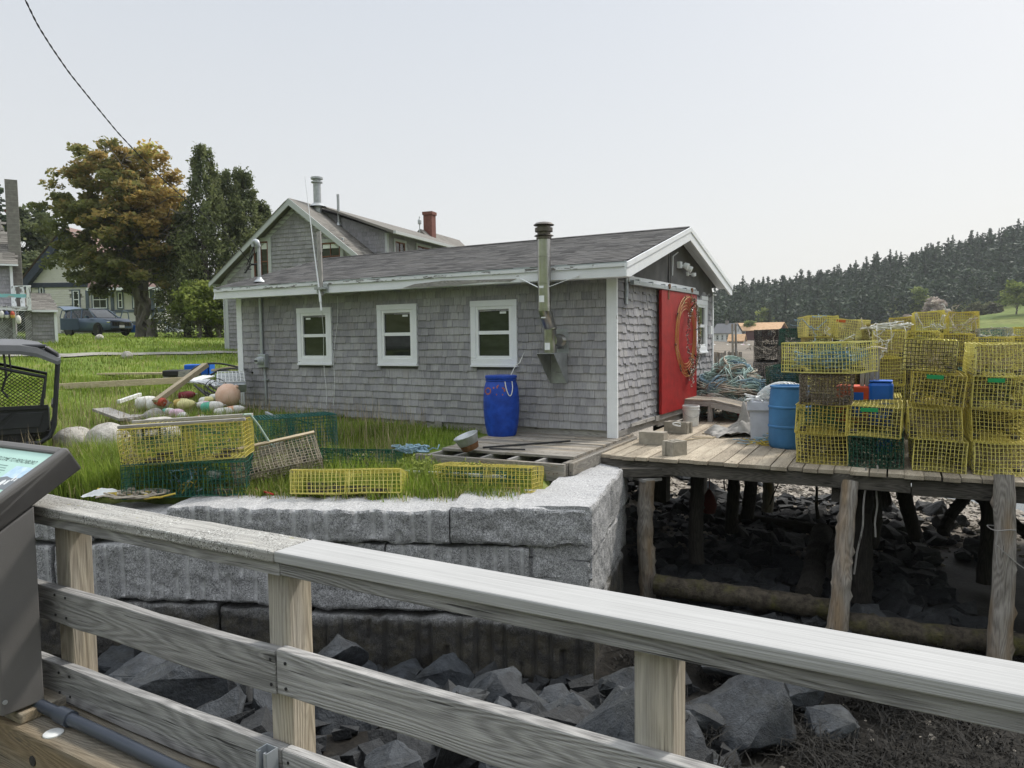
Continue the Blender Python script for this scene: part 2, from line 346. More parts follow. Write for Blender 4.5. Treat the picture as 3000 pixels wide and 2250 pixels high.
def blockmat():
    s = NT('block_courses'); p = s.pos(); z = s.n('SeparateXYZ', {0: p}).outputs[2]; f = s.math('FRACT', s.math('MULTIPLY', z, 1 / .205)); n = s.noise(p, 7, 5, .7); c = s.ramp(n, (.3, (.15, .14, .13)), (.7, (.25, .235, .215)))
    return s.done(s.mix(s.ramp(f, (.03, 1), (.06, 0)), c, (.30, .29, .275)), .95, 0, .15)
M['blockwall'] = blockmat()
M['sign_frame'] = plain('brown_grey_metal', (.125, .12, .116), .55, .0, .08, 4, bump=.12, bsc=300)
M['rust'] = plain('rusty_metal', (.20, .10, .05), .85, .2, .5, 7, bump=.5, bsc=50)
def composite():
    s = NT('composite_cap'); v = s.tc(); f = s.noise(s.mul(v, (2.5, 230, 230)), 1.0, 3, .6); e = s.noise(s.mul(v, (.8, 60, 60)), 1.0, 3, .6); n = s.noise(s.pos(), 3, 4, .6)
    c = s.ramp(f, (.3, (.335, .335, .33)), (.7, (.425, .425, .42))); c = s.mix(1, c, s.ramp(e, (.35, .92), (.65, 1.05)), 'MULTIPLY'); c = s.mix(1, c, s.ramp(n, (.3, .94), (.7, 1.03)), 'MULTIPLY'); s.bump(f, .5, .003); return s.done(c, .85, 0, .15)
M['composite'] = composite()
M['tyre'] = plain('tyre_rubber', (.025, .024, .023), .85, var=.3, bump=.3, bsc=40)
M['dirt'] = plain('dirt', (.14, .115, .09), .95)
# ---------------------------------------------------------------- the ground
SHED_C = np.array([1.588, 11.314]); SHED_A = -0.52        # near corner of the shed, and its turn
def smooth(x, a, b): t = np.clip((x - a) / (b - a), 0, 1); return t * t * (3 - 2 * t)
def quay_y(x): return 7.47 - .125 * (x - .8)
def shore_x(y): return np.interp(y, [-5, 7.4, 10.5, 14, 20, 30, 50, 80, 120, 170, 260], [.75, .78, 1.68, 3.2, 5.2, 7, 9, 12, 24, 46, 70])
def fnoise(x, y, s=1.0):
    return (np.sin(x * 1.3 * s + 1.7 * np.sin(y * .9 * s)) + np.sin(y * 1.7 * s + 2.1 * np.sin(x * .7 * s + 1)) + .6 * np.sin((x + y) * 3.1 * s) + .5 * np.sin((x - 1.3 * y) * 4.3 * s)) * .25
def land_h(x, y):
    p = np.interp(y, [0, 7, 9, 11, 14, 17, 21, 25, 30, 35, 46, 60, 100, 400], [-.3, -.28, -.2, -.1, .1, .36, .72, 1.0, 1.3, 1.5, 1.95, 2.5, 4, 14])
    p = p + .055 * np.clip(-x - 9, 0, 14) * smooth(y, 15, 27) * (1 - smooth(y, 30, 42))
    return p + .035 * fnoise(x, y, .8) * smooth(y, 9, 14)
def mud_h(x, y):
    m = -1.95 - .035 * np.clip(x - 3.5, 0, 30) - .02 * np.clip(y - 9, 0, 8) + .05 * fnoise(x, y, 1.6)
    rip = (1 - smooth(y + .35 * np.clip(x - .2, -1, 9), 3.6, 6.7)) * (1 - smooth(x, .6, 2.4))        # riprap bank below the pier
    return m + 1.35 * rip
def ground_h(x, y):
    x = np.asarray(x, float); y = np.asarray(y, float)
    d = np.minimum(y - quay_y(x), (shore_x(y) - x) * .93)
    w_ = np.interp(y, [0, 8.2, 10.5, 13, 30, 100], [.25, .3, 1.2, 3.2, 5, 12])
    k = smooth(d, .15, .15 + w_)
    return mud_h(x, y) * (1 - k) + land_h(x, y) * k
def hill_h(x, y):                                          # wooded hill across the cove
    th = x / np.maximum(y, 1)
    lo = np.interp(th, [.1, .3, .45, .6, .75, 1.2], [-2.5, -1.2, 1.0, 5.0, 9.0, 16]); hi = np.interp(th, [.1, .26, .3, .38, .45, .57, .7, 1.2], [0, 8, 10, 13, 16, 23.5, 32, 44])
    b = np.interp(th, [.1, .3, .5, .7, 1.2], [-4, -3, -2.4, 0, 3])
    k1 = smooth(y, 120, 195); k2 = smooth(y, 190, 275); return b + (lo - b) * k1 + (hi - lo) * k2 - 30 * smooth(y, 300, 420)
def sheet(xs, ys, h):
    X, Y = np.meshgrid(xs, ys); A = np.stack([X, Y, h(X, Y)], -1); return MB().grid(A, rnd=.5)
def ground_mat():
    s = NT('ground_soil'); v = s.pos(); z = s.n('SeparateXYZ', {0: v}).outputs; n = s.noise(v, .9, 6, .65); f = s.noise(v, 14, 5, .7); g = s.noise(v, 60, 3, .7)
    mud = s.ramp(f, (.3, (.004, .0035, .003)), (.55, (.011, .0095, .0075)), (.72, (.026, .022, .017)))
    peb = s.ramp(s.vor(v, 16, out='Color'), (.0, (.12, .10, .08)), (.5, (.22, .195, .165)), (1, (.38, .35, .31)))
    far = s.ramp(z[1], (0, 0), (1, 1))
    ky = s.ramp(s.math('MULTIPLY', s.math('ADD', z[1], s.math('MULTIPLY', n, 3.0)), 1 / 30.), (13.2 / 30, 0), (16.5 / 30, 1))
    low = s.mix(ky, mud, peb)
    grass = s.ramp(n, (.32, (.085, .125, .024)), (.5, (.135, .19, .034)), (.62, (.18, .20, .055)), (.75, (.22, .19, .10)))
    grass = s.mix(1, grass, s.ramp(g, (.3, .7), (.7, 1.25)), 'MULTIPLY')
    kz = s.ramp(s.math('ADD', z[2], s.math('MULTIPLY', n, .3)), (-.0, 0), (.16, 1)); kz = s.ramp(s.math('MULTIPLY', s.math('ADD', s.math('ADD', z[2], 1.0), s.math('MULTIPLY', n, .4)), .5), (.42, 0), (.5, 1))
    col = s.mix(kz, low, grass)
    s.bump(s.math('ADD', s.math('MULTIPLY', f, .7), s.math('MULTIPLY', s.math('MULTIPLY', s.vor(v, 16), ky), .8)), .6, .03)
    wet = s.mix(kz, s.mix(ky, (.62, .62, .62), (.85, .85, .85)), (.95, .95, .95)); return s.done(col, wet, 0, .16)
M['ground'] = ground_mat()
xs = np.unique(np.round(np.concatenate([np.arange(-600, -60, 40), np.arange(-60, -14, 2), np.arange(-14, -7, .5), np.arange(-7, 9, .16), np.arange(9, 16, .5), np.arange(16, 60, 3), np.arange(60, 601, 40)]), 3))
ys = np.unique(np.round(np.concatenate([np.arange(-40, 0, 8), np.arange(0, 13, .16), np.arange(13, 24, .5), np.arange(24, 62, 1.5), np.arange(62, 140, 6), np.arange(140, 900, 40)]), 3))
sheet(xs, ys, ground_h).obj('ground', M['ground'], smooth=0, kind='structure')
def hillmat():
    s = NT('hillside_turf'); v = s.pos(); n = s.noise(v, .06, 5, .65); f = s.noise(v, .5, 5, .7)
    c = s.ramp(n, (.35, (.08, .12, .03)), (.5, (.13, .17, .045)), (.65, (.17, .185, .06))); return s.done(s.mix(1, c, s.ramp(f, (.3, .65), (.7, 1.2)), 'MULTIPLY'), .95, 0, .1)
M['hill'] = hillmat()
sheet(np.arange(8, 420, 6.), np.arange(112, 430, 6.), hill_h).obj('hill', M['hill'], smooth=0, kind='structure')
def watermat():
    s = NT('sea_water'); v = s.pos(); s.bump(s.noise(s.mul(v, (1, .6, 1)), 2.2, 4, .6), .25, .05); return s.done((.05, .065, .07), .06, 0, .5)
sheet(np.arange(-430, 161, 14.), np.arange(-190, 45, 9.), lambda X, Y: -6 + 42 * smooth(np.maximum(-Y, -X - 10 - np.maximum(Y, 0) * 1.1), 34, 150) + 1 * fnoise(X * .03, Y * .03)).obj('hill_behind', M['hill'], smooth=0, kind='structure')
M['water'] = watermat()
sheet(np.array([4, 20, 60, 200, 900.]), np.array([6, 20, 60, 130, 900.]), lambda X, Y: X * 0 - 2.34).obj('water', M['water'], kind='structure')
# gravel path over the lawn
def strip(pts, wd, z=.02):
    p = np.array(pts, float); q = np.concatenate([np.linspace(p[i], p[i + 1], 24, endpoint=False) for i in range(len(p) - 1)]); d = np.gradient(q, axis=0); nrm = np.stack([-d[:, 1], d[:, 0]], 1); nrm /= np.linalg.norm(nrm, axis=1)[:, None]
    A = []
    for k in (-.5, -.17, .17, .5):
        e = q + nrm * wd * k * (1 + .12 * np.sin(np.arange(len(q)) * .9 + k * 3))[:, None]; A.append(np.c_[e, ground_h(e[:, 0], e[:, 1]) + z])
    return MB().grid(np.array(A), rnd=.5)
M['gravel'] = plain('path_gravel', (.26, .25, .22), .95, var=.35, sc=2, bump=.5, bsc=90)
strip([(-21, 23.2), (-14.5, 24.0), (-9, 27.5), (-6.5, 29.5), (-2, 31)], .8, .04).obj('path', M['gravel'], smooth=0, kind='structure')

# ---------------------------------------------------------------- rocks
def rock_mesh(seed, angular=True, sub=2):
    r = random.Random(seed); bm = bmesh.new()
    if angular:
        for i in range(17):
            v = Vector((r.gauss(0, 1), r.gauss(0, 1), r.gauss(0, 1))).normalized() * r.uniform(.8, 1.05); bm.verts.new((v.x * .62, v.y * .5, v.z * .4))
        g = bmesh.ops.convex_hull(bm, input=bm.verts); bmesh.ops.delete(bm, geom=[e for e in g['geom_interior'] if isinstance(e, bmesh.types.BMVert)], context='VERTS')
        bmesh.ops.dissolve_limit(bm, angle_limit=rad(16), verts=bm.verts, edges=bm.edges)
        bmesh.ops.bevel(bm, geom=bm.edges[:], offset=.012, segments=1, affect='EDGES'); bmesh.ops.triangulate(bm, faces=bm.faces)
        bmesh.ops.subdivide_edges(bm, edges=[e for e in bm.edges if e.calc_length() > .16], cuts=2, use_grid_fill=True)
    else:
        bmesh.ops.create_icosphere(bm, subdivisions=4, radius=.5)
    off = Vector((seed * 3.1, seed * 1.7, 0))
    for v in bm.verts:
        n = v.co.normalized()
        if angular: v.co += n * (mnoise.noise(v.co * 3 + off) * .06 + (abs(mnoise.noise(v.co * 7 + off)) - .2) * .07 + mnoise.noise(v.co * 19 + off) * .02)
        else: v.co *= 1 + .22 * mnoise.noise(v.co * 2.2 + off) + .05 * mnoise.noise(v.co * 7 + off)
    me = bpy.data.meshes.new('rock'); bm.to_mesh(me); bm.free()
    me.polygons.foreach_set('use_smooth', np.ones(len(me.polygons), bool)); me.set_sharp_from_angle(angle=rad(28 if angular else 180)); return me
ROCKS = [rock_mesh(i) for i in range(9)]; BOULD = [rock_mesh(20 + i, False) for i in range(3)]
for m_ in ROCKS: m_.materials.append(M['rock'])
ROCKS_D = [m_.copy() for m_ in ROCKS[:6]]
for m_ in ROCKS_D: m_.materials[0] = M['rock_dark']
for m_ in BOULD: m_.materials.append(M['boulder'])
def rrot(r, tilt=.5): return Rz(r.uniform(0, 6.3)) @ Rx(r.uniform(-tilt, tilt)) @ Ry(r.uniform(-tilt, tilt))
placed = []
def rock(me, x, y, s, z=None, label=None, grp=None, r=random, tilt=.5, sink=.18, name='boulder', cat='rock', R=None):
    gz = float(ground_h(x, y)) if z is None else z
    o = link(name, me, loc=(x, y, gz + s * (.36 - sink)), R=R if R is not None else rrot(r, tilt), label=label, cat=cat, group=grp)
    o.scale = (s * r.uniform(.85, 1.25), s * r.uniform(.85, 1.2), s * r.uniform(.8, 1.2)); placed.append((x, y, s * .45)); return o
rr = random.Random(11)
RIP = 'riprap boulders below the pier'
L_RIP = 'dark grey angular riprap boulder in the rough bank between pier railing and granite quay'
def try_rock(x, y, s, me, lab, grp, dmin=.55, **k):
    if any((x - a) ** 2 + (y - b) ** 2 < ((s * .5 + c) * dmin) ** 2 for a, b, c in placed): return
    rock(me, x, y, s, label=lab, grp=grp, r=rr, **k)
# hand placed, big ones: photo spot, rough ground height, size
for px, py, z_, s_, i_, lab in ((1600, 1530, -1.75, .98, 0, 'largest grey boulder in the riprap, right of the middle railing post'), (1560, 1425, -1.7, .52, 1, 'slab shaped blue grey boulder leaning above the largest riprap boulder'),
        (1800, 1560, -1.85, .5, 2, 'barnacle speckled upright stone at the edge of the mud'), (1700, 1490, -1.8, .7, 3, 'dark barnacle flecked boulder between the largest boulder and the mud'),
        (1335, 1555, -1.5, .5, 4, 'cube like blue grey boulder just left of the middle railing post'), (1360, 1470, -1.6, .48, 5, 'pale topped boulder left of the post, below the quay corner'),
        (1515, 1545, -1.6, .36, 6, 'small pale block leaning on the right side of the middle post'), (1060, 1480, -1.6, .62, 7, 'blue grey boulder leaning on the foot of the quay wall'),
        (775, 1590, -1.1, .62, 8, 'tall upright pale boulder right of the second railing post'), (880, 1610, -1.1, .66, 1, 'broad flat boulder right of the upright pale boulder'),
        (510, 1520, -1.25, .72, 0, 'big rounded grey boulder left of the second railing post'), (385, 1490, -1.3, .66, 3, 'flat topped boulder behind the lower rail near the first post'),
        (290, 1460, -1.35, .62, 2, 'angular blue grey boulder right of the first railing post'), (740, 1415, -1.45, .5, 5, 'pointed blue grey boulder resting against the lowest quay course'),
        (425, 1462, -1.3, .26, 4, 'small brown brick shaped stone on top of the riprap'), (1260, 1540, -1.5, .34, 6, 'small boulder below the broken quay block')):
    q = P(px, py, (G(px, py, z_)[1])); rock(ROCKS[i_], q[0], q[1], s_, z=q[2] - s_ * .25, label=lab, r=rr, tilt=.35)
for i in range(420):
    x, y = rr.uniform(-4.6, 2.6), rr.uniform(3.1, 7.9)
    if y > quay_y(x) - .32 or (x > .4 + (7.2 - y) * .55): continue
    s_ = rr.choice((.26, .34, .42, .5, .6, .68)); try_rock(x, y, s_, rr.choice(ROCKS), L_RIP, RIP, .66)
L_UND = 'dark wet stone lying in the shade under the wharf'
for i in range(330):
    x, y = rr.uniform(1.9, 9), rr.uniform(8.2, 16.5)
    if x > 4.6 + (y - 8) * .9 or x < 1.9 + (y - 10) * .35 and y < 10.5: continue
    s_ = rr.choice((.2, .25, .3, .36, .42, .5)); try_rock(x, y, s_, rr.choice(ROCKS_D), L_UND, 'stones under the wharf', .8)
for i in range(60):
    x, y = rr.uniform(3, 9), rr.uniform(13.5, 19)
    if x > shore_x(y) + 1.6: continue
    try_rock(x, y, rr.choice((.2, .3, .45, .6)), rr.choice(ROCKS), 'grey shore stone on the pebble bank behind the wharf piles', 'stones on the pebble bank', .8)
for px, py, Y, s_, lab in ((158, 945, 11.2, .56, 'tall tan boulder on the grass beside the utility vehicle'), (232, 955, 10.9, .68, 'wide grey boulder between the tan boulder and the yellow trap'), (342, 935, 11.6, .66, 'low boulder half hidden behind the yellow trap')):
    q = P(px, py, Y); o = rock(BOULD[len(placed) % 3], q[0], q[1], s_, label=lab, r=random.Random(px), tilt=.15, sink=.05, R=Rz(px)); o.scale = (s_, s_ * .9, s_ * .88)
for px, py, Y, s_ in ((275, 786, 24, .36), (215, 748, 30, .34), (330, 880, 13.6, .45)):
    q = P(px, py, Y); rock(BOULD[1], q[0], q[1], s_, label={275: 'grey rock poking out of the lawn below the path', 215: 'flat pale rock in the lawn below the car', 330: 'pale stone in the grass behind the low boulder'}[px], sink=.2)

# ---------------------------------------------------------------- granite quay wall
def gblock(mb, O, U, N, u0, u1, z0, z1, dep, grooves=True, rough=.02, seed=0, dz=0):
    gd = .055 if z1 < -1.2 else .032
    # a quarried block: front face in plane O+u*U, outward N, with drill grooves down the face
    r = np.random.default_rng(seed); U = np.asarray(U); N = np.asarray(N); L = u1 - u0
    nu, nz = max(int(L / .02), 6), max(int((z1 - z0) / .025), 6)
    us = np.linspace(u0, u1, nu); zs = np.linspace(z0, z1, nz); uu, zz = np.meshgrid(us, zs)
    nz3 = lambda f, o: np.array([[mnoise.noise(Vector((a * f + seed * 7.3, b * f, o))) for a in us] for b in zs])
    off = nz3(1.6, 0) * rough * 1.6 + nz3(6, 3) * rough * .8 + nz3(16, 5) * rough * .5
    gm = np.zeros_like(off)
    if grooves:
        g = u0 + .1 + r.random() * .1
        while g < u1 - .05:
            a, b = (z0 + r.uniform(-.1, .05), z1 + .1) if r.random() < .8 else (z0 + (z1 - z0) * r.uniform(.3, .6), z1 + .1)
            if r.random() < .2: a, b = z0 - .1, z0 + (z1 - z0) * r.uniform(.3, .6)
            off -= gd * np.clip(1 - np.abs(uu - g) / .03, 0, 1) ** .6 * smooth(zz, a, a + .05) * (1 - smooth(zz, b - .05, b)); gm = np.maximum(gm, np.clip(1 - np.abs(uu - g) / .026, 0, 1) ** .5 * smooth(zz, a, a + .05) * (1 - smooth(zz, b - .05, b))); g += r.uniform(.13, .19)
    ez = np.minimum(zz - z0, z1 - zz); eu = np.minimum(uu - u0, u1 - uu); off -= .02 * (1 - smooth(ez, 0, .022)) + .015 * (1 - smooth(eu, 0, .02))
    zw = zz + (nz3(3.5, 8) * .035 + nz3(11, 9) * .016) * (smooth(zz, z1 - .1, z1) + (1 - smooth(zz, z0, z0 + .1)))
    A = O + uu[..., None] * U + off[..., None] * N; A[..., 2] += zw + dz * (uu - u0) / L * (zz - z0) / (z1 - z0)
    # top sheet and ends, then the front
    back = 8; t = [A[-1]]
    for i in range(1, back + 1):
        k = i / back; row = (O + us[:, None] * U - N * dep * k); row[:, 2] = A[-1][:, 2] * (1 - k) + (z1 + dz * (us - u0) / L) * k + np.array([mnoise.noise(Vector((a * 4, k * dep * 4, seed))) * .022 for a in us]); t.append(row)
    mb.grid(A, rnd=gm.ravel()); mb.grid(np.array(t), rnd=.25)
    for col, sg in ((0, 1), (-1, -1)):
        e = [A[:, col]]
        for i in range(1, 5): 
            k = i / 4; q = O + us[col] * U - N * dep * k; p = np.repeat(q[None], nz, 0); p[:, 2] += zs * 1 + (dz if col else 0) * (zs - z0) / (z1 - z0); p[-1, 2] = t[-1][col, 2] if i == 4 else t[2 * i][col, 2]; p += (U * sg * -1) * np.array([.02 * mnoise.noise(Vector((z * 5, k * 3, seed + 4))) for z in zs])[:, None]; e.append(p)
        e = np.array(e); mb.grid(e[::-1] if sg == 1 else e, rnd=.1)
    zb = A[0].copy(); bb = O + us[:, None] * U - N * dep; bb[:, 2] += z0; mb.grid(np.array([bb, zb]), rnd=.0)
QO = np.array([.80, 7.47, 0]); QU = unit([-1, .125, 0]); QN = unit([-.125, -1, 0])     # u runs left from the corner
QN = -np.cross(QU, [0, 0, 1]); QN = QN if QN[1] < 0 else -QN
SU = unit([.28, .96, 0]); SN = unit([.96, -.28, 0])
quay = thing('granite_quay_wall', 'massive wall of split grey granite blocks with drill grooves, below the shed', 'wall', (0, 0, 0))
def qb(u0, u1, z0, z1, dep=.9, gr=True, seed=1, rough=.02, dz=0, set_=0):
    m = MB(); gblock(m, QO - QN * set_, -QU, QN, -u1, -u0, z0, z1, dep, gr, rough, seed, -dz); m.obj('granite_block', M['granite'], quay, smooth=38)
qb(0, 1.48, -.555, -.17, 1.0, False, 1, .028); qb(1.495, 4.66, -.56, -.215, .8, True, 2); qb(4.68, 5.6, -.60, -.31, .7, False, 3, .03, set_=.05); qb(5.62, 7.6, -.62, -.33, .8, True, 23)
qb(0, .62, -.93, -.585, .8, False, 4, .03, set_=.06); qb(.66, 2.2, -.93, -.60, .8, True, 5, set_=.05); qb(.68, 3.2, -1.30, -.94, .7, False, 6, .022, set_=.02)
qb(2.22, 3.22, -.935, -.6, .8, True, 15, set_=.06); qb(3.24, 6.05, -1.27, -.66, .8, True, 7, .02); qb(6.1, 8, -1.25, -.68, .8, True, 8)
qb(-.02, 3.05, -1.97, -1.36, .8, True, 9, .022, set_=-.03); qb(3.09, 4.1, -1.95, -1.35, .8, False, 10, .03, set_=.03); qb(4.13, 5.9, -1.93, -1.31, .8, False, 11, .03, set_=.02); qb(0.02, .64, -1.32, -.95, .7, False, 13, .03, set_=.08); qb(5.95, 8, -1.95, -1.3, .8, True, 24)
qb(.15, .75, -2.35, -2.02, .5, False, 12, .03, set_=-.18); qb(.85, 3, -2.4, -2.0, .5, False, 14, .03, set_=.05)
def sb(t0, t1, z0, z1, seed, set_=0):
    m = MB(); gblock(m, QO - SN * set_, SU, SN, t0, t1, z0, z1, .7, False, .02, seed); m.obj('granite_block', M['granite'], quay, smooth=38)
sb(.005, 2.95, -.70, -.16, 31, .01); sb(.0, 2.85, -1.33, -.72, 32, .04); sb(0, 2.6, -1.98, -1.35, 33, .03)
# ---------------------------------------------------------------- the fishing shed
def window(parent, O, U, N, w, h, cas=.085, sash=.045, meet=.05, frame='white_vinyl', casing='white_trim', glass='glass', sill=True, mullion=False, name='window', stick=False, rec=.03):
    # O centre-bottom of the opening's outer casing on the wall plane, U along, N outward
    U = unit(U); N = unit(N); O = np.asarray(O, float); Z = np.array([0, 0, 1.0]); R = np.stack([U, -N, Z], 1)
    f = MB(); t = .035
    def bar(u0, u1, z0, z1, n0, n1, m, mb): mb.box(O + U * (u0 + u1) / 2 + Z * (z0 + z1) / 2 + N * (n0 + n1) / 2, (abs(u1 - u0), abs(n1 - n0), abs(z1 - z0)), R, mat=m)
    a = w / 2
    bar(-a, -a + cas, cas, h - cas, -.02, t, 0, f); bar(a - cas, a, cas, h - cas, -.02, t, 0, f); bar(-a - .004, a + .004, h - cas, h, -.02, t + .003, 0, f); bar(-a, a, .0, cas, -.02, t, 0, f)
    win = f.obj(name, M[casing], parent, bevel=.004)
    s = MB(); b = a - cas
    bar(-b, -b + sash, cas, h - cas, -.03, t - .012, 0, s); bar(b - sash, b, cas, h - cas, -.03, t - .012, 0, s); bar(-b + sash, b - sash, h - cas - sash, h - cas, -.03, t - .012, 0, s); bar(-b + sash, b - sash, cas, cas + sash, -.03, t - .012, 0, s)
    mz = cas + (h - 2 * cas) * .5; bar(-b + sash, b - sash, mz - meet / 2, mz + meet / 2, -.03, t - .018, 0, s)
    if mullion: bar(-.012, .012, cas + sash, mz - meet / 2, -.03, t - .022, 0, s); bar(-.012, .012, mz + meet / 2, h - cas - sash, -.03, t - .022, 0, s)
    s.obj('sash', M[frame], win, bevel=.003)
    g = MB(); bar(-b + sash, b - sash, cas + sash, h - cas - sash, -.06, -.012, 0, g); g.obj('pane', M[glass], win)
    if stick:
        k = MB(); bar(b - sash - .19 if stick > 0 else -b + sash + .06, b - sash - .07 if stick > 0 else -b + sash + .18, h - cas - sash - .075, h - cas - sash - .04, -.012, -.008, 0, k); k.obj('pane_sticker', M['white_vinyl'], win)
    if sill:
        k = MB(); bar(-a - .005, a + .005, -.035, -.001, -.01, t + .02, 0, k); k.obj('sill', M[casing], win, bevel=.004)
    return win
shed = thing('fishing_shed', 'long grey shingled fishing shed with white trim, red sliding door and dark shingle roof', 'shed', (*SHED_C, 0), SHED_A)
SL, SWD, SB, ST = 8.383, 5.61, .144, 2.49; EZ, RZ_, RY, OV = 2.69, 3.56, 2.81, .38; SLOPE = (RZ_ - EZ) / (RY + OV)
roof_z = lambda y: EZ + (OV + (y if y < RY else 2 * RY - y)) * SLOPE
m = MB()      # core walls behind the shingles
m.box((-SL / 2, .03, (SB + ST) / 2 + .05), (SL - .02, .05, ST - SB + .08)); m.box((-SL + .03, SWD / 2, 1.35), (.05, SWD - .12, 2.4)); m.box((-SL / 2, SWD - .03, 1.35), (SL - .02, .05, 2.4))
m.prism([(.0, SB), (SWD, SB), (SWD, ST + .1), (RY, RZ_ - .06), (.0, ST + .1)], .05, (-.012, 0, 0), (0, 1, 0))
m.prism([(-SWD, SB), (0, SB), (0, ST + .1), (-RY, RZ_ - .06), (-SWD, ST + .1)], .05, (-SL, 0, 0), (0, -1, 0))
core = m.obj('wall', M['tarpaper'], shed)
m = MB().shingles((-SL, -.002, SB), (1, 0, 0), (0, 0, 1), SL, ST - SB + .06, .127, .075, .21, .02, skip=lambda u, v: any(abs(u - SL + c) < .37 and 1.08 < v + SB < 2.1 for c in (6.208, 4.184, 2.151)))
m.obj('wall_shingles', M['shingle'], shed, label='weathered grey cedar shingle courses of the long wall')
tp = lambda y: 2.42 if y < 4.1 else 2.42 + .0 * y
m = MB().shingles((.0, 0, SB), (0, 1, 0), (0, 0, 1), SWD, ST - SB, .127, .075, .2, .024, jit=.011, skip=lambda u, v: abs(u - 4.65) < .33 and 1.33 < v + SB < 2.2)
m.obj('gable_shingles', M['shingle_sun'], shed, label='curling grey shingles of the gable end')
m = MB()      # tar paper over the gable top, two lapped sheets, wrinkled
for y0, y1, x in ((.05, 2.55, .016), (2.5, 5.55, .021)):
    ys_ = np.linspace(y0, y1, 30); A = []
    for k in np.linspace(0, 1, 14): A.append([[x + .006 * math.sin(y * 7 + k * 5) + .005 * math.sin(y * 13 - k * 9), y, (2.455 if y < 4.2 else 2.455 - .1 * math.sin((y - 4.2) * 2.3)) * (1 - k) + (roof_z(y) - .07) * k] for y in ys_])
    m.grid(np.array(A))
m.box((.028, 2.52, 2.98), (.012, .03, .98)); m.box((.028, 2.62, 2.98), (.008, .02, 1.0)); m.obj('tar_paper', M['tarpaper'], shed, smooth=0)
# roof
m = MB(); sl = math.hypot(RY + OV, RZ_ - EZ); cs, sn = (RY + OV) / sl, (RZ_ - EZ) / sl; XL, XR = -8.62, .31
m.prism([(-OV, EZ - .05), (-OV, EZ), (RY, RZ_), (SWD + OV, EZ), (SWD + OV, EZ - .05), (RY, RZ_ - .05)], XR - XL - .02, (XR - .01, 0, 0), (0, 1, 0))
m.shingles((XL, -OV - .015, EZ - .002), (1, 0, 0), (0, cs, sn), XR - XL, sl + .02, .135, .16, .36, .008, .001, .004)
m.shingles((XR, SWD + OV + .015, EZ - .002), (-1, 0, 0), (0, -cs, sn), XR - XL, sl + .02, .135, .16, .36, .008, .001, .004)
rf = m.obj('roof', M['roof'], shed)
m = MB(); x = XL
while x < XR - .2: m.box((x + .15, RY - .06, RZ_ - .002), (.3, .135, .008), Rx(math.atan(SLOPE)), rnd=rng.random()); m.box((x + .15, RY + .06, RZ_ - .002), (.3, .135, .008), Rx(-math.atan(SLOPE)), rnd=rng.random()); x += .16
m.obj('ridge_cap', M['roof'], rf)
m = MB(); m.lo((XL - .01, -OV - .012, EZ - .028), (XR + .02, -OV - .006, EZ + .006)); m.obj('drip_edge', M['alu'], rf)
# fascia, soffit, rake boards
m = MB(); x = -8.60
for x1 in (-5.62, -3.1, .335): m.lo((x, -OV - .005, ST - .025), (x1 - .004, -OV + .03, EZ - .072), jit=.002); x = x1
fa = m.obj('fascia', M['white_trim'], shed, bevel=.003)
m = MB()
x = -8.61
while x < .33:
    w_ = min(rng.uniform(.3, 1.2), .335 - x); m.lo((x, -OV - .028, EZ - .075 + rng.normal(0, .004)), (x + w_ - .003, -OV - .006, EZ - .026)); x += w_
m.obj('upper_fascia', M['white_peel'], shed, label='peeling narrow board along the eave')
m = MB(); m.prism([(-3.75, 2.48), (-2.9, 2.47), (-2.05, 2.5), (-1.62, 2.485), (-1.5, 2.525), (-2.3, 2.545), (-2.9, 2.565), (-3.5, 2.535)], .02, (0, -OV - .012, 0), (1, 0, 0)); m.obj('splintered_board', M['greyboard'], shed, label='bare splintered grey board on the fascia')
m = MB(); m.lo((-8.59, -OV + .03, ST - .012), (.3, .0, ST + .008)); m.lo((-8.59, SWD, ST - .012), (-.0, SWD + OV, ST + .01)); m.obj('soffit', M['white_trim'], shed)
m = MB(); m.prism([(-OV - .03, ST - .025), (-OV + .12, ST - .02), (RY, RZ_ - .235), (SWD + OV - .12, ST - .02), (SWD + OV + .03, ST - .02), (SWD + OV + .03, EZ - .045), (RY, RZ_ - .018), (-OV - .03, EZ - .035)], .035, (XR + .03, 0, 0), (0, 1, 0))
m.prism([(-OV - .035, EZ - .10), (RY, RZ_ - .08), (SWD + OV + .035, EZ - .105), (SWD + OV + .035, EZ - .02), (RY, RZ_ + .004), (-OV - .035, EZ - .015)], .02, (XR + .045, 0, 0), (0, 1, 0))
m.obj('rake_board', M['white_trim'], shed, bevel=.003)
m = MB()      # boarded soffit under the rake, far side shows
for y0, y1 in ((-OV + .02, RY), (RY, SWD + OV - .02)):
    for i in range(3):
        xa = .03 + i * .087; m.prism([(y0, roof_z(y0) - .085), (y0, roof_z(y0) - .065), (y1, roof_z(y1) - .065), (y1, roof_z(y1) - .085)], .082, (xa + .083, 0, 0), (0, 1, 0))
m.obj('rake_soffit', M['white_trim'], shed)
m = MB(); m.prism([(-OV - .02, EZ - .23), (-OV + .02, EZ - .02), (RY, RZ_ - .02), (SWD + OV - .02, EZ - .03), (SWD + OV, EZ - .2), (RY, RZ_ - .22)], .03, (XL + .02, 0, 0), (0, 1, 0)); m.obj('rake_board', M['white_trim'], shed)
for a, b in (((-.133, -.03, .02), (.022, -.0155, ST)), ((-SL - .02, -.03, .03), (-SL + .135, -.0155, ST)), ((.0185, -.03, .03), (.035, .018, ST)), ((-.01, SWD - .05, .2), (.035, SWD + .02, ST))):
    MB().lo(a, b).obj('corner_board', M['white_trim'], shed, bevel=.003)
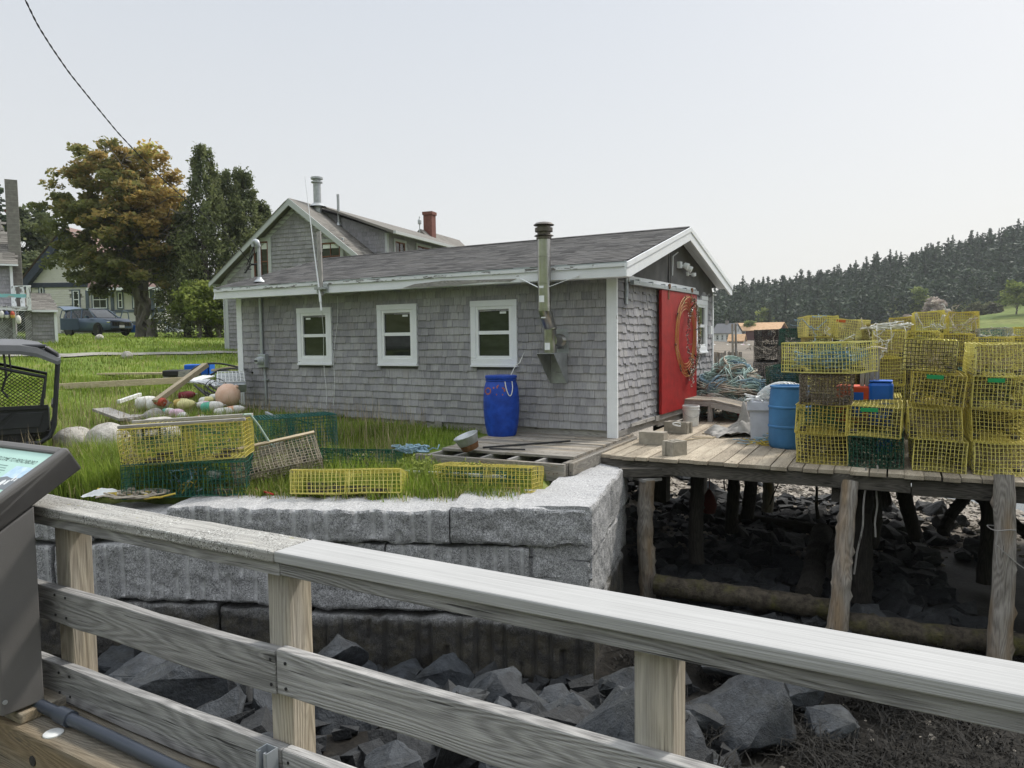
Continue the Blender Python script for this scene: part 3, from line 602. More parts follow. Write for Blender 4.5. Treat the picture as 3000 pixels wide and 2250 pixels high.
for i, (u, st) in enumerate(((6.208, -1), (4.184, 1), (2.151, 1))): window(shed, (-u, -.016, 1.151), (1, 0, 0), (0, -1, 0), .897, 1.075, .1, .05, .06, stick=st)
window(shed, (.016, 4.65, 1.262), (0, 1, 0), (1, 0, 0), .83, 1.06, .1, .05, .06)
MB().lo((.02, 4.6, 2.33), (.06, 5.08, 2.41)).obj('window_header', M['white_trim'], shed)
# red sliding door, its track and hangers
m = MB(); m.lo((.065, 1.85, .225), (.118, 4.02, 2.40)); dr = m.obj('door', M['red'], shed, bevel=.006)
m = MB()
for y in np.linspace(1.95, 3.95, 12): m.lo((.1185, y, .24), (.1205, y + .012, 2.39))
for y in (2.2, 3.62): m.lo((.12, y - .03, 2.22), (.132, y + .03, 2.52))
m.obj('hanger', M['galv'], dr) if False else None
m = MB()
for y in (2.22, 3.62): m.lo((.1185, y - .032, 2.24), (.128, y + .032, 2.50)); m.tube([(.125, y, 2.47), (.15, y, 2.47)], .045, 12)
m.obj('hanger', M['rust'], dr)
m = MB(); m.lo((.03, .42, 2.455), (.062, 4.12, 2.545)); m.obj('track_board', M['white_trim'], shed)
m = MB(); m.lo((.066, .45, 2.405), (.135, 4.1, 2.475)); 
for y in np.linspace(.7, 3.9, 6): m.lo((.06, y - .025, 2.44), (.14, y + .025, 2.50))
m.obj('door_track', M['alu'], shed, bevel=.006)
m = MB(); m.lo((.04, 1.64, .125), (.085, 3.25, .218), jit=.004); m.lo((.04, .49, .16), (.075, 1.63, .215), jit=.004); m.lo((.005, .02, .05), (.035, 1.9, .14), jit=.003); m.lo((.0, 1.9, .0), (.03, 5.5, .14)); m.obj('sill_board', M['greyboard'], shed)
m = MB(); m.tube([(.05, .37, 2.42), (.05, .37, 2.22)], .02, 6); m.lo((.03, .33, 2.1), (.055, .4, 2.5)); m.obj('track_bracket', M['alu'], shed)
m = MB(); m.lo((-SL, .02, -.12), (-.02, .14, .14), jit=.004); m.lo((-3.4, -.02, .02), (-3.25, .01, .16)); m.lo((-3.95, -.02, .05), (-3.8, .01, .15)); m.obj('sill_beam', M['greyboard'], shed)
m = MB()
for x in np.arange(-8.2, 0, 1.35): m.lo((x, .15, -.6), (x + .2, .4, -.1))
for x in (-.3, -4, -8): m.lo((x, 2.6, -1.5), (x + .25, 2.85, .12)); m.lo((x, 5.2, -2), (x + .25, 5.45, .12))
m.lo((-SL, 0.14, .05), (0, SWD, .13)); m.obj('foundation', M['dark_timber'], shed)
# outlet box, gable flood lights
m = MB(); m.lo((.03, 5.2, 1.62), (.09, 5.32, 1.8)); m.obj('outlet_box', M['white_vinyl'], shed)
m = MB(); m.lo((.02, 3.02, 2.86), (.09, 3.14, 2.98))
for y, dz in ((3.2, .02), (3.42, -.02)):
    Rf = frame((1.0, .5 * (y - 3.1), -.55)) @ Ry(rad(90)); m.tube([(.06, 3.1, 2.92), (.11, y, 2.9)], .015, 6); m.lathe([(.02, -.07), (.05, -.05), (.065, .03), (.062, .04), (.0, .03)], 14, (.15, y, 2.88 + dz), Rf)
m.tube([(.03, 3.05, 3.15), (.03, 2.75, 3.05), (.03, 2.72, 2.7)], .012, 5); m.obj('flood_light', M['white_vinyl'], shed, smooth=40)
m = MB(); m.lo((.02, 3.6, 2.75), (.06, 3.66, 2.83)); m.tube([(.05, 3.63, 2.79), (.12, 3.66, 2.78)], .012); m.lathe([(.0, -.05), (.045, -.03), (.045, .03), (0, .035)], 12, (.14, 3.72, 2.78)); m.obj('door_lamp', M['white_vinyl'], shed, smooth=40)
# stove pipe
m = MB(); n_ = 22
up = [(-.937, -.53, 2.0), (-.937, -.53, 3.08)]
m.tube(up, .1, n_)
for z in (2.42, 2.03, 2.82): m.lathe([(.1, z - .012), (.104, z - .01), (.104, z + .01), (.1, z + .012)], n_, (-.937, -.53, 0))
el = [(-.96, -.31, 1.5), (-.96, -.31, 1.74), (-.957, -.36, 1.80), (-.945, -.47, 1.94), (-.937, -.53, 2.0), (-.937, -.53, 2.06)]
m.tube(el, [.1, .1, .106, .106, .1, .1], n_)
for p in (1, 3): m.lathe([(.1, -.02), (.109, -.012), (.109, .012), (.1, .02)], n_, el[p], Rx(rad(0 if p == 1 else 22)))
m.tube([(-.96, -.31, 1.36), (-.96, -.31, 1.52)], .104, n_); m.tube([(-.93, -.33, 1.55), (-.915, .0, 1.545)], .1, n_)
for y in (-.09, -.05, -.13): m.lathe([(.1, -.012), (.108, 0), (.1, .012)], n_, (-.916, y, 1.546), Rx(rad(90)))
sp = m.obj('stove_pipe', M['stainless'], shed, smooth=35)
m = MB(); c_ = (-.937, -.53, 3.08)
m.lathe([(.1, 0), (.115, .0), (.115, .04), (.135, .045), (.15, .05), (.13, .065), (.1, .07), (.1, .11), (.135, .112), (.135, .17), (.1, .175), (.1, .2), (.15, .205), (.158, .215), (.12, .245), (.03, .262), (0, .263)], 24, c_); m.obj('rain_cap', M['rust'] if False else plain('smoked_cap_metal', (.13, .115, .10), .4, .8, .3, 6), sp, smooth=35)
m = MB()
for x, z, w_, h_ in ((-.955, 2.36, .07, .035), (-.94, 2.18, .085, .10), (-.965, 1.93, .07, .08), (-.975, 1.46, .085, .11)):
    a = np.linspace(-w_ / .2, w_ / .2, 6) - math.pi / 2; yy = -.53 if z > 2.0 else (-.47 if z > 1.9 else -.31); r_ = .1035 if z > 2.0 else .111 if z > 1.9 else .1065
    m.grid(np.array([[(-.95 + np.cos(t) * r_ + (.013 if z > 1.6 else -.01), yy + np.sin(t) * r_, z + k) for t in a] for k in (-h_ / 2, h_ / 2)]))
m.obj('pipe_label', M['white_vinyl'], sp)
m = MB(); m.lo((-1.08, -.022, 1.34), (-.78, -.0165, 1.73)); m.obj('wall_flashing', M['galv'], shed)
m = MB()
for x0, x1 in ((-1.10, -.80),):
    m.lo((x0, -.5 + .0, 1.345), (x1, -.02, 1.352)); m.lo((x0, -.024, .87), (x1, -.018, 1.345))
    for x in (x0, x1 - .006): m.prism([(-.5, 1.345), (-.02, 1.345), (-.02, .87), (-.06, .87)], .006, (x + .006, 0, 0), (0, 1, 0))
m.obj('pipe_support_bracket', M['galv'], shed)
m = MB()
for xa, xb in ((-1.42, -1.03), (-.42, -.85)): m.beam((xa, -OV - .02, 2.52), (xb, -.55, 2.36), .03, .008)
m.obj('pipe_strap', M['white_vinyl'], sp)
# meter, conduit, service mast
m = MB(); m.tube([(-7.655, -.05, 1.3), (-7.655, -.05, 2.5)], .033, 10); m.tube([(-7.6, -.05, 1.06), (-7.6, -.05, .95), (-7.585, -.05, .86), (-7.585, -.05, .3)], .022, 8); m.lo((-7.65, -.06, .8), (-7.5, -.03, .83)); cd = m.obj('conduit', M['alu'], shed, smooth=40)
m = MB(); m.lo((-7.71, -.12, 1.06), (-7.5, -.016, 1.33)); mb_ = m.obj('meter_box', M['alu'], shed, bevel=.008)
m = MB(); m.lathe([(.085, 0), (.085, .03), (.075, .035), (.072, .1), (.06, .125), (0, .13)], 20, (-7.61, -.12, 1.2), Rx(rad(90))); m.obj('electric_meter', plain('meter_glass', (.45, .48, .5), .15, 0, .1), mb_, smooth=40)
m = MB(); m.lo((-7.655, -.262, 1.185), (-7.565, -.252, 1.215)); m.obj('meter_dial', M['black'], mb_)
m = MB(); a = np.linspace(0, math.pi * .95, 9)
m.tube([(-7.665, -.04, 2.75), (-7.665, -.04, 3.52)], .034, 12); m.tube([(-7.665, -.04, 3.5)] + [(-7.72 + .055 * math.cos(t), -.06 - .0 * t, 3.55 + .06 * math.sin(t)) for t in a] + [(-7.775, -.065, 3.5)], .05, 12)
ms = m.obj('service_mast', M['galv'], shed, smooth=45)
m = MB(); m.lathe([(.12, 0), (.1, .02), (.05, .07), (.04, .1), (.036, .1)], 16, (-7.665, -.04, 2.79)); m.lo((-7.85, -.22, 2.745), (-7.5, .12, 2.755), R=Rx(math.atan(SLOPE))); m.obj('mast_flashing', M['galv'], ms, smooth=40)
m = MB()
for k in range(5):
    a = rng.normal(0, .05, (6, 3)); m.tube([(-7.775, -.065, 3.5), (-7.80 + a[0, 0], -.10, 3.35 + a[0, 2] * .5), (-7.86 + a[1, 0], -.12, 3.15 + a[1, 2]), (-7.82 + a[2, 0], -.1, 3.07 + a[2, 2]), (-7.92 - .1 * rng.random(), -.12, 3.0 + a[3, 2])], .008, 5)
m.tube([(-7.67, -.04, 3.14), (-7.82, -.1, 3.15)], .02, 8); m.obj('mast_wires', M['cable'], ms)
# aerial, board and bracket on the eave
m = MB(); m.tube([(-5.555, -.5, 2.14), (-5.61, -.48, 2.5), (-5.75, -.45, 3.3), (-5.92, -.45, 4.62)], [.017, .015, .010, .004], 7); m.tube([(-5.575, -.495, 2.3), (-5.59, -.49, 2.45)], .024, 8); ae = m.obj('antenna', M['white_vinyl'], shed, smooth=40)
m = MB(); m.beam((-5.62, -.42, 2.42), (-5.68, -.38, 3.6), .09, .03, up=(0, 1, 0)); m.obj('antenna_board', M['greyboard'], shed)
m = MB()
for x in (-5.68, -5.52): m.lo((x - .05, -.425, 2.47), (x + .05, -.4, 2.64))
m.lo((-5.72, -.5, 2.53), (-5.48, -.42, 2.57)); m.obj('antenna_bracket', M['galv'], shed)
m = MB()
def sagline(a, b, n=14, w_=.03): t = np.linspace(0, 1, n)[:, None]; return np.array(a) * (1 - t) + np.array(b) * t + np.c_[np.sin(t * 9) * w_, 0 * t, 0 * t]
m.tube(sagline((-5.592, -.03, 2.42), (-5.78, -.035, .35)), .0045, 4); m.tube(sagline((-5.60, -.45, 2.45), (-5.962, -.06, 2.08), 4, 0), .0045, 4); m.tube(sagline((-5.955, -.075, 2.08), (-5.93, -.05, .35), 14, .015), .0045, 4); m.obj('hanging_wire', M['white_vinyl'], shed)
# wire hoop wreath with its string of lights hung on the door
def sw(x, y, z): return SHED_C_W + RS @ np.array([x, y, z])
SHED_C_W = np.array([*SHED_C, 0]); RS = Rz(SHED_A)
wr = thing('wire_hoop_wreath', 'big round hoop of yellow orange trap wire hung on the red sliding door', 'wreath', sw(.12, 3.24, 1.58), SHED_A)
m = MB(); a = np.linspace(0, 2 * math.pi, 60, endpoint=False)
for r_, x in ((.76, .03), (.70, .0), (.64, .0), (.58, .0), (.52, .0), (.74, .07)): m.tube(np.c_[x + .012 + .006 * np.sin(a * 5), r_ * .96 * np.cos(a), r_ * np.sin(a)], .0042, 4, closed=True)
for t in np.linspace(0, 2 * math.pi, 90, endpoint=False): m.tube([(.012, .52 * .96 * math.cos(t), .52 * math.sin(t)), (.016, .70 * .96 * math.cos(t), .70 * math.sin(t)), (.045, .76 * .96 * math.cos(t), .76 * math.sin(t)), (.085, .74 * .96 * math.cos(t), .74 * math.sin(t))], .001, 3, caps=False)
m.obj('wire_rings', plain('orange_yellow_wire', (.5, .30, .07), .5), wr)
m = MB()
for k in range(8): t = k * .785 + .2; m = MB(); m.tube([(.0, .62 * math.cos(t), .62 * math.sin(t)), (.05, .77 * math.cos(t), .77 * math.sin(t))], .012, 5); m.obj('wire_tie', M['black'], wr)
sl_ = thing('string_lights', 'tangled dark string of unlit fairy lights hanging on the wire hoop', 'string lights', sw(.2, 3.4, 1.6), SHED_A)
m = MB(); b = MB(); r2 = np.random.default_rng(3)
for k in range(9):
    t = np.linspace(math.pi * .48, -math.pi * 1.02 + math.pi * .5, 70) if k < 6 else np.linspace(math.pi * .5, math.pi * 1.52, 70)
    rr_ = (.62 if k < 6 else .46) + r2.normal(0, .025, 70).cumsum() * .12; p = np.c_[.0 + r2.normal(0, .018, 70), (rr_ * np.cos(t)) * .8 - (.0 if k < 6 else -.1) + r2.normal(0, .018, 70) , rr_ * np.sin(t) * 1.12 + r2.normal(0, .02, 70)]
    m.tube(p, .0036, 3)
    for q in p[::3]: d = unit(r2.normal(0, 1, 3)); b.tube([q, q + d * .035], [.006, .004], 4)
for k in range(7):
    p = np.c_[r2.normal(0, .02, 12), r2.normal(.0, .05, 12) + .0, np.linspace(-.66, -1.0 + .04 * k, 12)]; m.tube(p, .0034, 3)
    for q in p[::2]: d = unit(r2.normal(0, 1, 3)); b.tube([q, q + d * .04], [.007, .005], 4)
p = np.c_[r2.normal(-.02, .012, 30), .62 + r2.normal(0, .012, 30), np.linspace(.5, -1.25, 30)]; m.tube(p, .005, 4)
m.obj('light_cord', plain('dark_cord', (.05, .05, .045), .6), sl_); b.obj('light_bulbs', plain('frosted_bulbs', (.55, .5, .42), .25, var=.4), sl_, kind='stuff')
# blue barrel on the platform
def drum(prof, name, mt, lab, loc, extra=None):
    t = thing(name, lab, 'barrel', loc); m = MB(); m.lathe(prof, 40); m.obj('body', M[mt], t, smooth=30); return t
bl = sw(-1.785, -.43, .03)
bar = drum([(0, 0), (.2, 0), (.225, .012), (.238, .05), (.27, .2), (.288, .42), (.288, .6), (.272, .78), (.245, .87), (.238, .885), (.25, .89), (.25, .915), (.238, .92), (.235, .93)], 'blue_barrel', 'blue', 'deep blue plastic barrel with faded orange paint marks standing against the shingled wall', bl)
m = MB(); m.lathe([(.25, .925), (.256, .93), (.256, .965), (.245, .972), (.2, .975), (0, .972)], 40); m.obj('lid', M['blue'], bar, smooth=30)
m = MB(); Rb = np.array([[math.cos(-1.15), -math.sin(-1.15)], [math.sin(-1.15), math.cos(-1.15)]])
def onb(ang, z, d=.004): r_ = np.interp(z, [.2, .42, .6, .78, .87], [.27, .288, .288, .272, .245]) + d; return (r_ * math.cos(ang), r_ * math.sin(ang), z)
t = np.linspace(0, 1, 14); m.tube([onb(-1.32 + .5 * k, .885 - .225 * math.sin(k * math.pi) ** .6, .012) for k in t], .008, 6); m.obj('rope_handle', M['whitepl'], bar, smooth=40)
m = MB()      # spray painted marks
M['orangepaint'] = plain('faded_orange_spray', (.36, .12, .06), .7, var=.4, sc=18)
for c0, pts in ((0, [(-2.42 + .22 * math.cos(a), .735 + .05 * math.sin(a)) for a in np.linspace(0, 6.28, 14)]), (1, [(-2.8, .80), (-2.72, .70)]), (2, [(-2.02, .80), (-2.0, .775)]), (3, [(-1.30, .82), (-1.75, .825), (-1.82, .79), (-1.45, .785), (-1.32, .755), (-1.4, .73)]), (4, [(-1.85, .685), (-1.45, .68)])):
    p = np.array(pts); 
    for (a0, z0), (a1, z1) in zip(p[:-1], p[1:]):
        d = unit([(a1 - a0) * .28, z1 - z0]); nx, nz_ = -d[1] / .28 * .011, d[0] * .011
        m.add([onb(a0 - nx, z0 - nz_, .002), onb(a1 - nx, z1 - nz_, .002), onb(a1 + nx, z1 + nz_, .002), onb(a0 + nx, z0 + nz_, .002)], [(0, 1, 2, 3)])
m.obj('paint_mark', M['orangepaint'], bar)
tl = thing('barrel_tether', 'thin cord tied from the barrel lid up to the window corner', 'cord', sw(-1.72, -.3, 1.0), SHED_A)
m = MB(); m.tube([(.06, -.03, 0.0), (.1, .05, .15), (.115, .16, .19), (.15, .26, .36)], [.008, .007, .009, .003], 6); m.obj('cord', M['whitepl'], tl)
# ---------------------------------------------------------------- the wharf
WO = G(1365, 985, -.03); WA = -.479; WR = Rz(WA); WZ = -.03
def wp(x, y, z=0.0): return WO + WR @ np.array([x, y, z])       # wharf frame: x along the front edge, y inward
def win_(p): return WR.T @ (np.asarray(p) - WO)
wharf = thing('timber_wharf', 'old timber wharf on rough log piles, stacked with lobster traps', 'wharf', WO, WA)
m = MB(); x = -.5; WX, WY = 9.5, 8.0
while x < WX:
    w_ = rng.uniform(.17, .21); y0 = rng.normal(-.06, .025); m.box((x + w_ / 2, (WY + y0) / 2, -.025 + rng.normal(0, .003)), (w_ - rng.uniform(.006, .016), WY - y0, .05), Rz(rng.normal(0, .0008))); x += w_
m.obj('deck_planks', M['wharfplank'], wharf, bevel=.004)
for x0, x1, h in ((-.55, 3.35, .17), (3.36, 7.2, .19), (7.21, WX, .18)):
    m = MB().lo((x0, -.015, -.055 - h), (x1, .06, -.055)); m.obj('edge_beam', M['dark_timber'], wharf, bevel=.006)
m = MB()
for y in (.75, 1.7, 2.8, 4, 5.2, 6.4, 7.7): m.lo((-.5, y, -.24), (WX, y + .1, -.055))
m.obj('stringer', M['dark_timber'], wharf)
m = MB()
for x in (.1, 2.6, 5.0, 7.4):
    m.lo((x - .1, .1, -.42), (x + .12, 7.8, -.25))
m.obj('cross_beam', M['dark_timber'], wharf)
def pile_pts(a, b, n=14, wob=.03, seed=0):
    r = np.random.default_rng(seed); t = np.linspace(0, 1, n)[:, None]; p = np.asarray(a) * (1 - t) + np.asarray(b) * t; ph = r.random(2) * 6
    p[:, 0] += wob * np.sin(t[:, 0] * 5 + ph[0]); p[:, 1] += wob * np.sin(t[:, 0] * 6 + ph[1]); return p
def piling(a, b, r0, r1, mt, name='piling', label=None, seed=0, parent=wharf, knots=10):
    r = np.random.default_rng(seed); n = 40; p = pile_pts(a, b, n, .018, seed); rad_ = np.linspace(r0, r1, n) * (1 + .035 * np.sin(np.arange(n) * .8 + seed) + r.normal(0, .012, n))
    m = MB(); m.tube(p, rad_, 16)
    V = m.V[0].reshape(n, 16, 3); c = p[:, None]; d = V - c
    bumps = np.array([[mnoise.noise(Vector((i * .35 + seed * 9, math.cos(k * .3927) * 1.3, math.sin(k * .3927) * 1.3))) for k in range(16)] for i in range(n)])
    V[:] = c + d * (1 + .13 * bumps[..., None])
    for k in range(knots):
        i = r.integers(2, n - 2); a_ = r.integers(0, 16); V[i, a_] += unit(V[i, a_] - p[i]) * .028; 
    if parent is not None: m.V[0] = np.array([loc_of(parent, q) for q in m.V[0]])
    return m.obj(name, M[mt], parent, smooth=50, label=label)
def dpt(px, py, Y): return P(px, py, Y)
piling(dpt(1397, 1035, 9.85), dpt(1396, 1300, 9.85), .105, .115, 'piling', seed=1)
MB().box(win_(dpt(1398, 1018, 9.9)), (.75, .22, .12), Rz(.5)).obj('pile_cap', M['dark_timber'], wharf, bevel=.01)
MB().box(win_(dpt(1398, 1032, 9.9)) + [0, 0, -.01], (.3, .26, .04), Rz(.9)).obj('pile_cap', M['greyboard'], wharf)
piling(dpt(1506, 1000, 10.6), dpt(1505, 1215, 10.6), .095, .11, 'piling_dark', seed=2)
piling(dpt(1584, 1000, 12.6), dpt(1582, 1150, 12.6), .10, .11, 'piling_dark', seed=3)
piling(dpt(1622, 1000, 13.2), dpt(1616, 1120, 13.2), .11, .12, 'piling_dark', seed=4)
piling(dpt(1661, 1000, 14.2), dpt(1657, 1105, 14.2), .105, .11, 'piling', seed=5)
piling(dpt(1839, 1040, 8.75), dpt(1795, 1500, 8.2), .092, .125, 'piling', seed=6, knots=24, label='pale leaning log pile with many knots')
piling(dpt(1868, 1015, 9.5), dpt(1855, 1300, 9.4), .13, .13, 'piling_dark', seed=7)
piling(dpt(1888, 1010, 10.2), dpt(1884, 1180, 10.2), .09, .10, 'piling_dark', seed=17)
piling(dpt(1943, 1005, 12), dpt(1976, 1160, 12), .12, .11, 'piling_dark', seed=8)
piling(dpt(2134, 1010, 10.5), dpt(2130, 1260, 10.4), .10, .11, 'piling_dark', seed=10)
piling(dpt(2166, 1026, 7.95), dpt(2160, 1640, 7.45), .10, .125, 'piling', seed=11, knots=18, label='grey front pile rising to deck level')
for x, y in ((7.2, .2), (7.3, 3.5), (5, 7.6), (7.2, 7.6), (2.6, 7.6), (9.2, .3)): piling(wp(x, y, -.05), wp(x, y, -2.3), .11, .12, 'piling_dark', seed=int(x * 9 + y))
br = thing('broken_brace', 'broken charred timber prop leaning among the piles', 'timber', dpt(2030, 1140, 11.2)); piling(dpt(2032, 1150, 11.3), dpt(2088, 1068, 11.6), .085, .09, 'piling_dark', 'brace_log', seed=12, parent=br)
br = thing('fallen_brace', 'dark sloping brace pole running down to the right behind the front pile', 'timber', dpt(2150, 1100, 11)); piling(dpt(2085, 1052, 11.6), dpt(2240, 1170, 10.2), .075, .08, 'piling_dark', 'brace_log', seed=13, parent=br)
def log(a, b, r, lab, mt, seed): 
    o = thing('fallen_log', lab, 'log', np.asarray(a)); piling(a, b, r, r * .92, mt, 'log', seed=seed, parent=o, knots=14); return o
M['mosslog'] = (lambda s: (s.bump(s.noise(s.pos(), 18, 5, .7), .9, .03), s.done(s.mix(s.ramp(s.noise(s.pos(), 3.2, 5, .65), (.52, 0), (.68, .8)), s.ramp(s.noise(s.pos(), 12, 5, .7), (.3, (.02, .017, .013)), (.7, (.095, .08, .06))), s.ramp(s.noise(s.pos(), 25, 3, .7), (.3, (.04, .042, .012)), (.7, (.11, .10, .03)))), .9, 0, .2))[1])(NT('mossy_log'))
log(dpt(1418, 1262, 9.6), dpt(1800, 1318, 8.75), .135, 'long mossy log lying across the foot of the piles', 'mosslog', 21)
log(dpt(1800, 1345, 8.5), dpt(2260, 1400, 7.9), .135, 'dark weed covered log to the right of the pale leaning pile', 'mosslog', 22)
log(dpt(1778, 1150, 11.6), dpt(1742, 1290, 9.4), .16, 'short thick log lying end on behind the mossy log', 'piling_dark', 23)
log(dpt(1812, 1165, 11.0), dpt(1802, 1240, 9.9), .12, 'thin log lying beside the pale leaning pile', 'piling_dark', 24)
log(dpt(1560, 1115, 14.5), dpt(1830, 1148, 13.0), .09, 'straight drift log at the edge of the pebble bank', 'piling_dark', 25)
for px, y0, y1, Y, w_, lab in ((1565, 1005, 1060, 12, .0, 'dark hanging rope left of the piles'), (1762, 1010, 1120, 12, .02, 'weed covered rope hanging straight down over the pebble bank'), (1690, 1010, 1090, 12.5, -.15, 'slack rope trailing to the left over the pebbles'), (1895, 1035, 1160, 8.8, -.02, 'thin pale rope hanging beside the pale leaning pile'), (2040, 1020, 1070, 11, 0, 'short rope hanging from the deck between piles'), (1870, 1040, 1240, 8.7, -.1, 'pale rope hanging slack in front of a dark pile')):
    a, b = dpt(px, y0 - 30, Y), dpt(px, y1, Y); t = np.linspace(0, 1, 12)[:, None]; o = thing('hanging_rope', lab, 'rope', a)
    MB().tube((a * (1 - t) + b * t - a) + np.c_[w_ * 1.5 * t ** 2 + .01 * np.sin(t * 14), 0 * t, 0 * t], .011 if px != 1762 else np.linspace(.01, .03, 12), 5).obj('rope', M['greyboard'] if px > 1800 else M['piling_dark'], o)
o = thing('weed_clump', 'cone of dark rockweed hanging on a rope under the deck', 'seaweed', dpt(1912, 1050, 10.8))
m = MB()
for i in range(60): a = rng.random() * 6.28; r_ = rng.random() ** .5 * .13; m.tube([(0, 0, .1), (r_ * .5 * math.cos(a), r_ * .5 * math.sin(a), -.08), (r_ * math.cos(a), r_ * math.sin(a), -.25 - .06 * rng.random())], [.008, .01, .006], 3)
m.tube([(0, 0, .35), (0, 0, 0)], .01, 4); m.obj('weed', M['piling_dark'], o)
o = thing('red_fender', 'dull red rope fender hanging under the wharf', 'fender', dpt(1532, 1085, 12)); m = MB(); m.lathe([(0, -.2), (.1, -.17), (.13, -.05), (.09, .1), (.03, .2), (0, .22)], 10, (0, 0, 0)); m.tube([(0, 0, .2), (0.02, 0, .85)], .008, 4); m.obj('fender', plain('faded_red', (.09, .015, .012), .8), o, smooth=40)
# rope tied round the front pile
o = thing('pile_rope', 'frayed pale cord tied round the grey front pile', 'cord', dpt(2163, 1140, 7.8)); m = MB(); a = np.linspace(0, 6.28, 20); m.tube(np.c_[.128 * np.cos(a), .128 * np.sin(a), .01 * np.sin(a * 3)], .006, 4, closed=True); m.tube([(-.1, -.09, 0), (-.12, -.1, -.15), (-.06, -.14, -.22), (.1, -.14, -.36), (.16, -.14, -.4)], .006, 4); m.tube([(-.1, -.1, 0), (-.12, -.1, -.2), (-.1, -.12, -.45)], .006, 4); m.obj('cord', M['greyboard'], o)
# ---------------------------------------------------------------- platform in front of the shed
PLT = thing('wooden_platform', 'low grey plank platform along the shed, front joists bare', 'platform', WO, WA)
PZ = .07   # top, in the wharf frame (.04 over the datum)
m = MB(); y = -.78
while y < 1.62:
    w_ = .138; x = -2.62 + (.0 if y > -.4 else .05); cuts = [x, -1.5 + rng.uniform(-.4, .4), -.53]
    for i in range(2): m.box(((cuts[i] + cuts[i + 1]) / 2, y + w_ / 2, PZ - .018 + rng.normal(0, .0025)), (cuts[i + 1] - cuts[i] - .004, w_ - rng.uniform(.004, .012), .036), Rz(rng.normal(0, .001)))
    y += w_
m.obj('deck_boards', M['deck'], PLT, bevel=.003)
m = MB()
for x in np.arange(-2.6, -.6, .41): m.lo((x, -1.06, PZ - .2), (x + .045, 1.5, PZ - .04))
m.obj('joists', M['greyboard'], PLT)
MB().lo((-2.78, -1.13, PZ - .27), (-.515, -1.065, PZ - .045)).obj('front_beam', M['deck'], PLT, bevel=.005)
MB().lo((-.575, -1.06, PZ - .25), (-.51, 1.62, PZ - .038)).obj('side_beam', M['deck'], PLT, bevel=.005)
MB().lo((-.50, -1.02, PZ - .2), (-.44, 1.62, PZ - .04)).obj('side_beam', M['deck'], PLT, bevel=.005)
MB().lo((-2.7, 1.2, PZ - .4), (-.55, 1.35, PZ - .2)).obj('rear_beam', M['dark_timber'], PLT)
m = MB()
for i in range(22): x = rng.uniform(-2.7, -.6); z = PZ - rng.uniform(.07, .24); m.tube([(x, -1.128, z), (x + rng.normal(0, .006), -1.165, z - .006)], .004, 4)
m.obj('rusty_nails', M['rust'], PLT)
bs = thing('rusty_basin', 'tipped galvanised basin with a rusty base on the platform edge', 'basin', wp(-2.02, -.88, PZ + .03), WA); bs.scale = (.85,) * 3
m = MB(); Rt = Ry(rad(-16)) @ Rx(rad(14)); m.lathe([(0, 0), (.13, 0), (.135, .005), (.16, .1)], 20, (0, 0, 0), Rt); m.obj('base', M['rust'], bs, smooth=40)
m = MB(); m.lathe([(.16, .1), (.165, .105), (.2, .235), (.21, .24), (.205, .25), (.19, .24), (.12, .02)], 20, (0, 0, 0), Rt); m.obj('rim', M['galv'], bs, smooth=40)
o = thing('iron_rod', 'long dark rod lying on the platform boards beside the basin', 'rod', wp(-1.9, -.5, PZ + .015)); m = MB(); a, b = wp(-1.98, -.62, PZ + .02), wp(-1.1, .45, PZ + .02); m.tube([a - np.array(o.location), b - np.array(o.location)], .014, 7); m.obj('rod', M['black'], o)
o = thing('iron_hook', 'short dark bar lying in front of the long rod', 'rod', wp(-1.75, -.7, PZ + .015)); m = MB(); a, b = wp(-1.85, -.66, PZ + .018), wp(-1.35, -.55, PZ + .018); m.tube([a - np.array(o.location), b - np.array(o.location)], .011, 7); m.obj('bar', M['black'], o)
# ---------------------------------------------------------------- ramp and things by the door
rp = thing('door_ramp', 'weathered plank landing and ramp in front of the red door', 'ramp', sw(0, 0, 0), SHED_A)
m = MB()
for i in range(5): y = 3.2 + i * .235; m.lo((.06, y, .355), (.62, y + .225, .395), jit=.002)
m.obj('landing', M['deck'], rp, bevel=.003)
m = MB(); Rm = Ry(math.atan2(.36, 1.75))
for i in range(5): y = 3.2 + i * .235; m.box((1.49, y + .112, .2), (1.79, .225, .04), Rm)
m.obj('ramp_boards', M['deck'], rp, bevel=.003)
m = MB(); m.lo((.06, 3.185, .27), (.62, 3.225, .352)); m.prism([(.62, .25), (2.3, -.05), (2.35, -.03), (2.3, .02), (.62, .352)], .04, (0, 3.18, 0), (1, 0, 0)); m.obj('side_board', M['greyboard'], rp)
for x, y in ((.08, 3.2), (.56, 3.2), (.08, 4.25), (.56, 4.25), (1.35, 3.16)):
    MB().lo((x, y - (.03 if x > 1 else 0), -.03), (x + (.14 if x > 1 else .085), y + .06, .35 if x < 1 else .17)).obj('leg', M['greyboard'], rp)
def bucket(loc, lab):
    t = thing('white_bucket', lab, 'bucket', loc); m = MB(); m.lathe([(0, 0), (.128, 0), (.132, .01), (.148, .33), (.156, .335), (.156, .355), (.149, .357), (.149, .37), (.14, .37), (.13, .02)], 28); m.lathe([(.15, .29), (.156, .292), (.156, .302), (.15, .304)], 28); m.obj('body', M['whitepl'], t, smooth=35)
    m = MB(); a = np.linspace(0, math.pi, 16); m.tube([(.155 * math.cos(k), -.155 * math.sin(k) - .004, .29 - .13 * math.sin(k)) for k in a], .004, 5); m.obj('handle', M['galv'], t); m = MB().lathe([(0, .34), (.14, .34)], 20); m.obj('contents', M['black'], t); return t
bucket(G(1496, 921, WZ) + [0, .12, 0], 'white plastic bucket standing under the ramp landing')
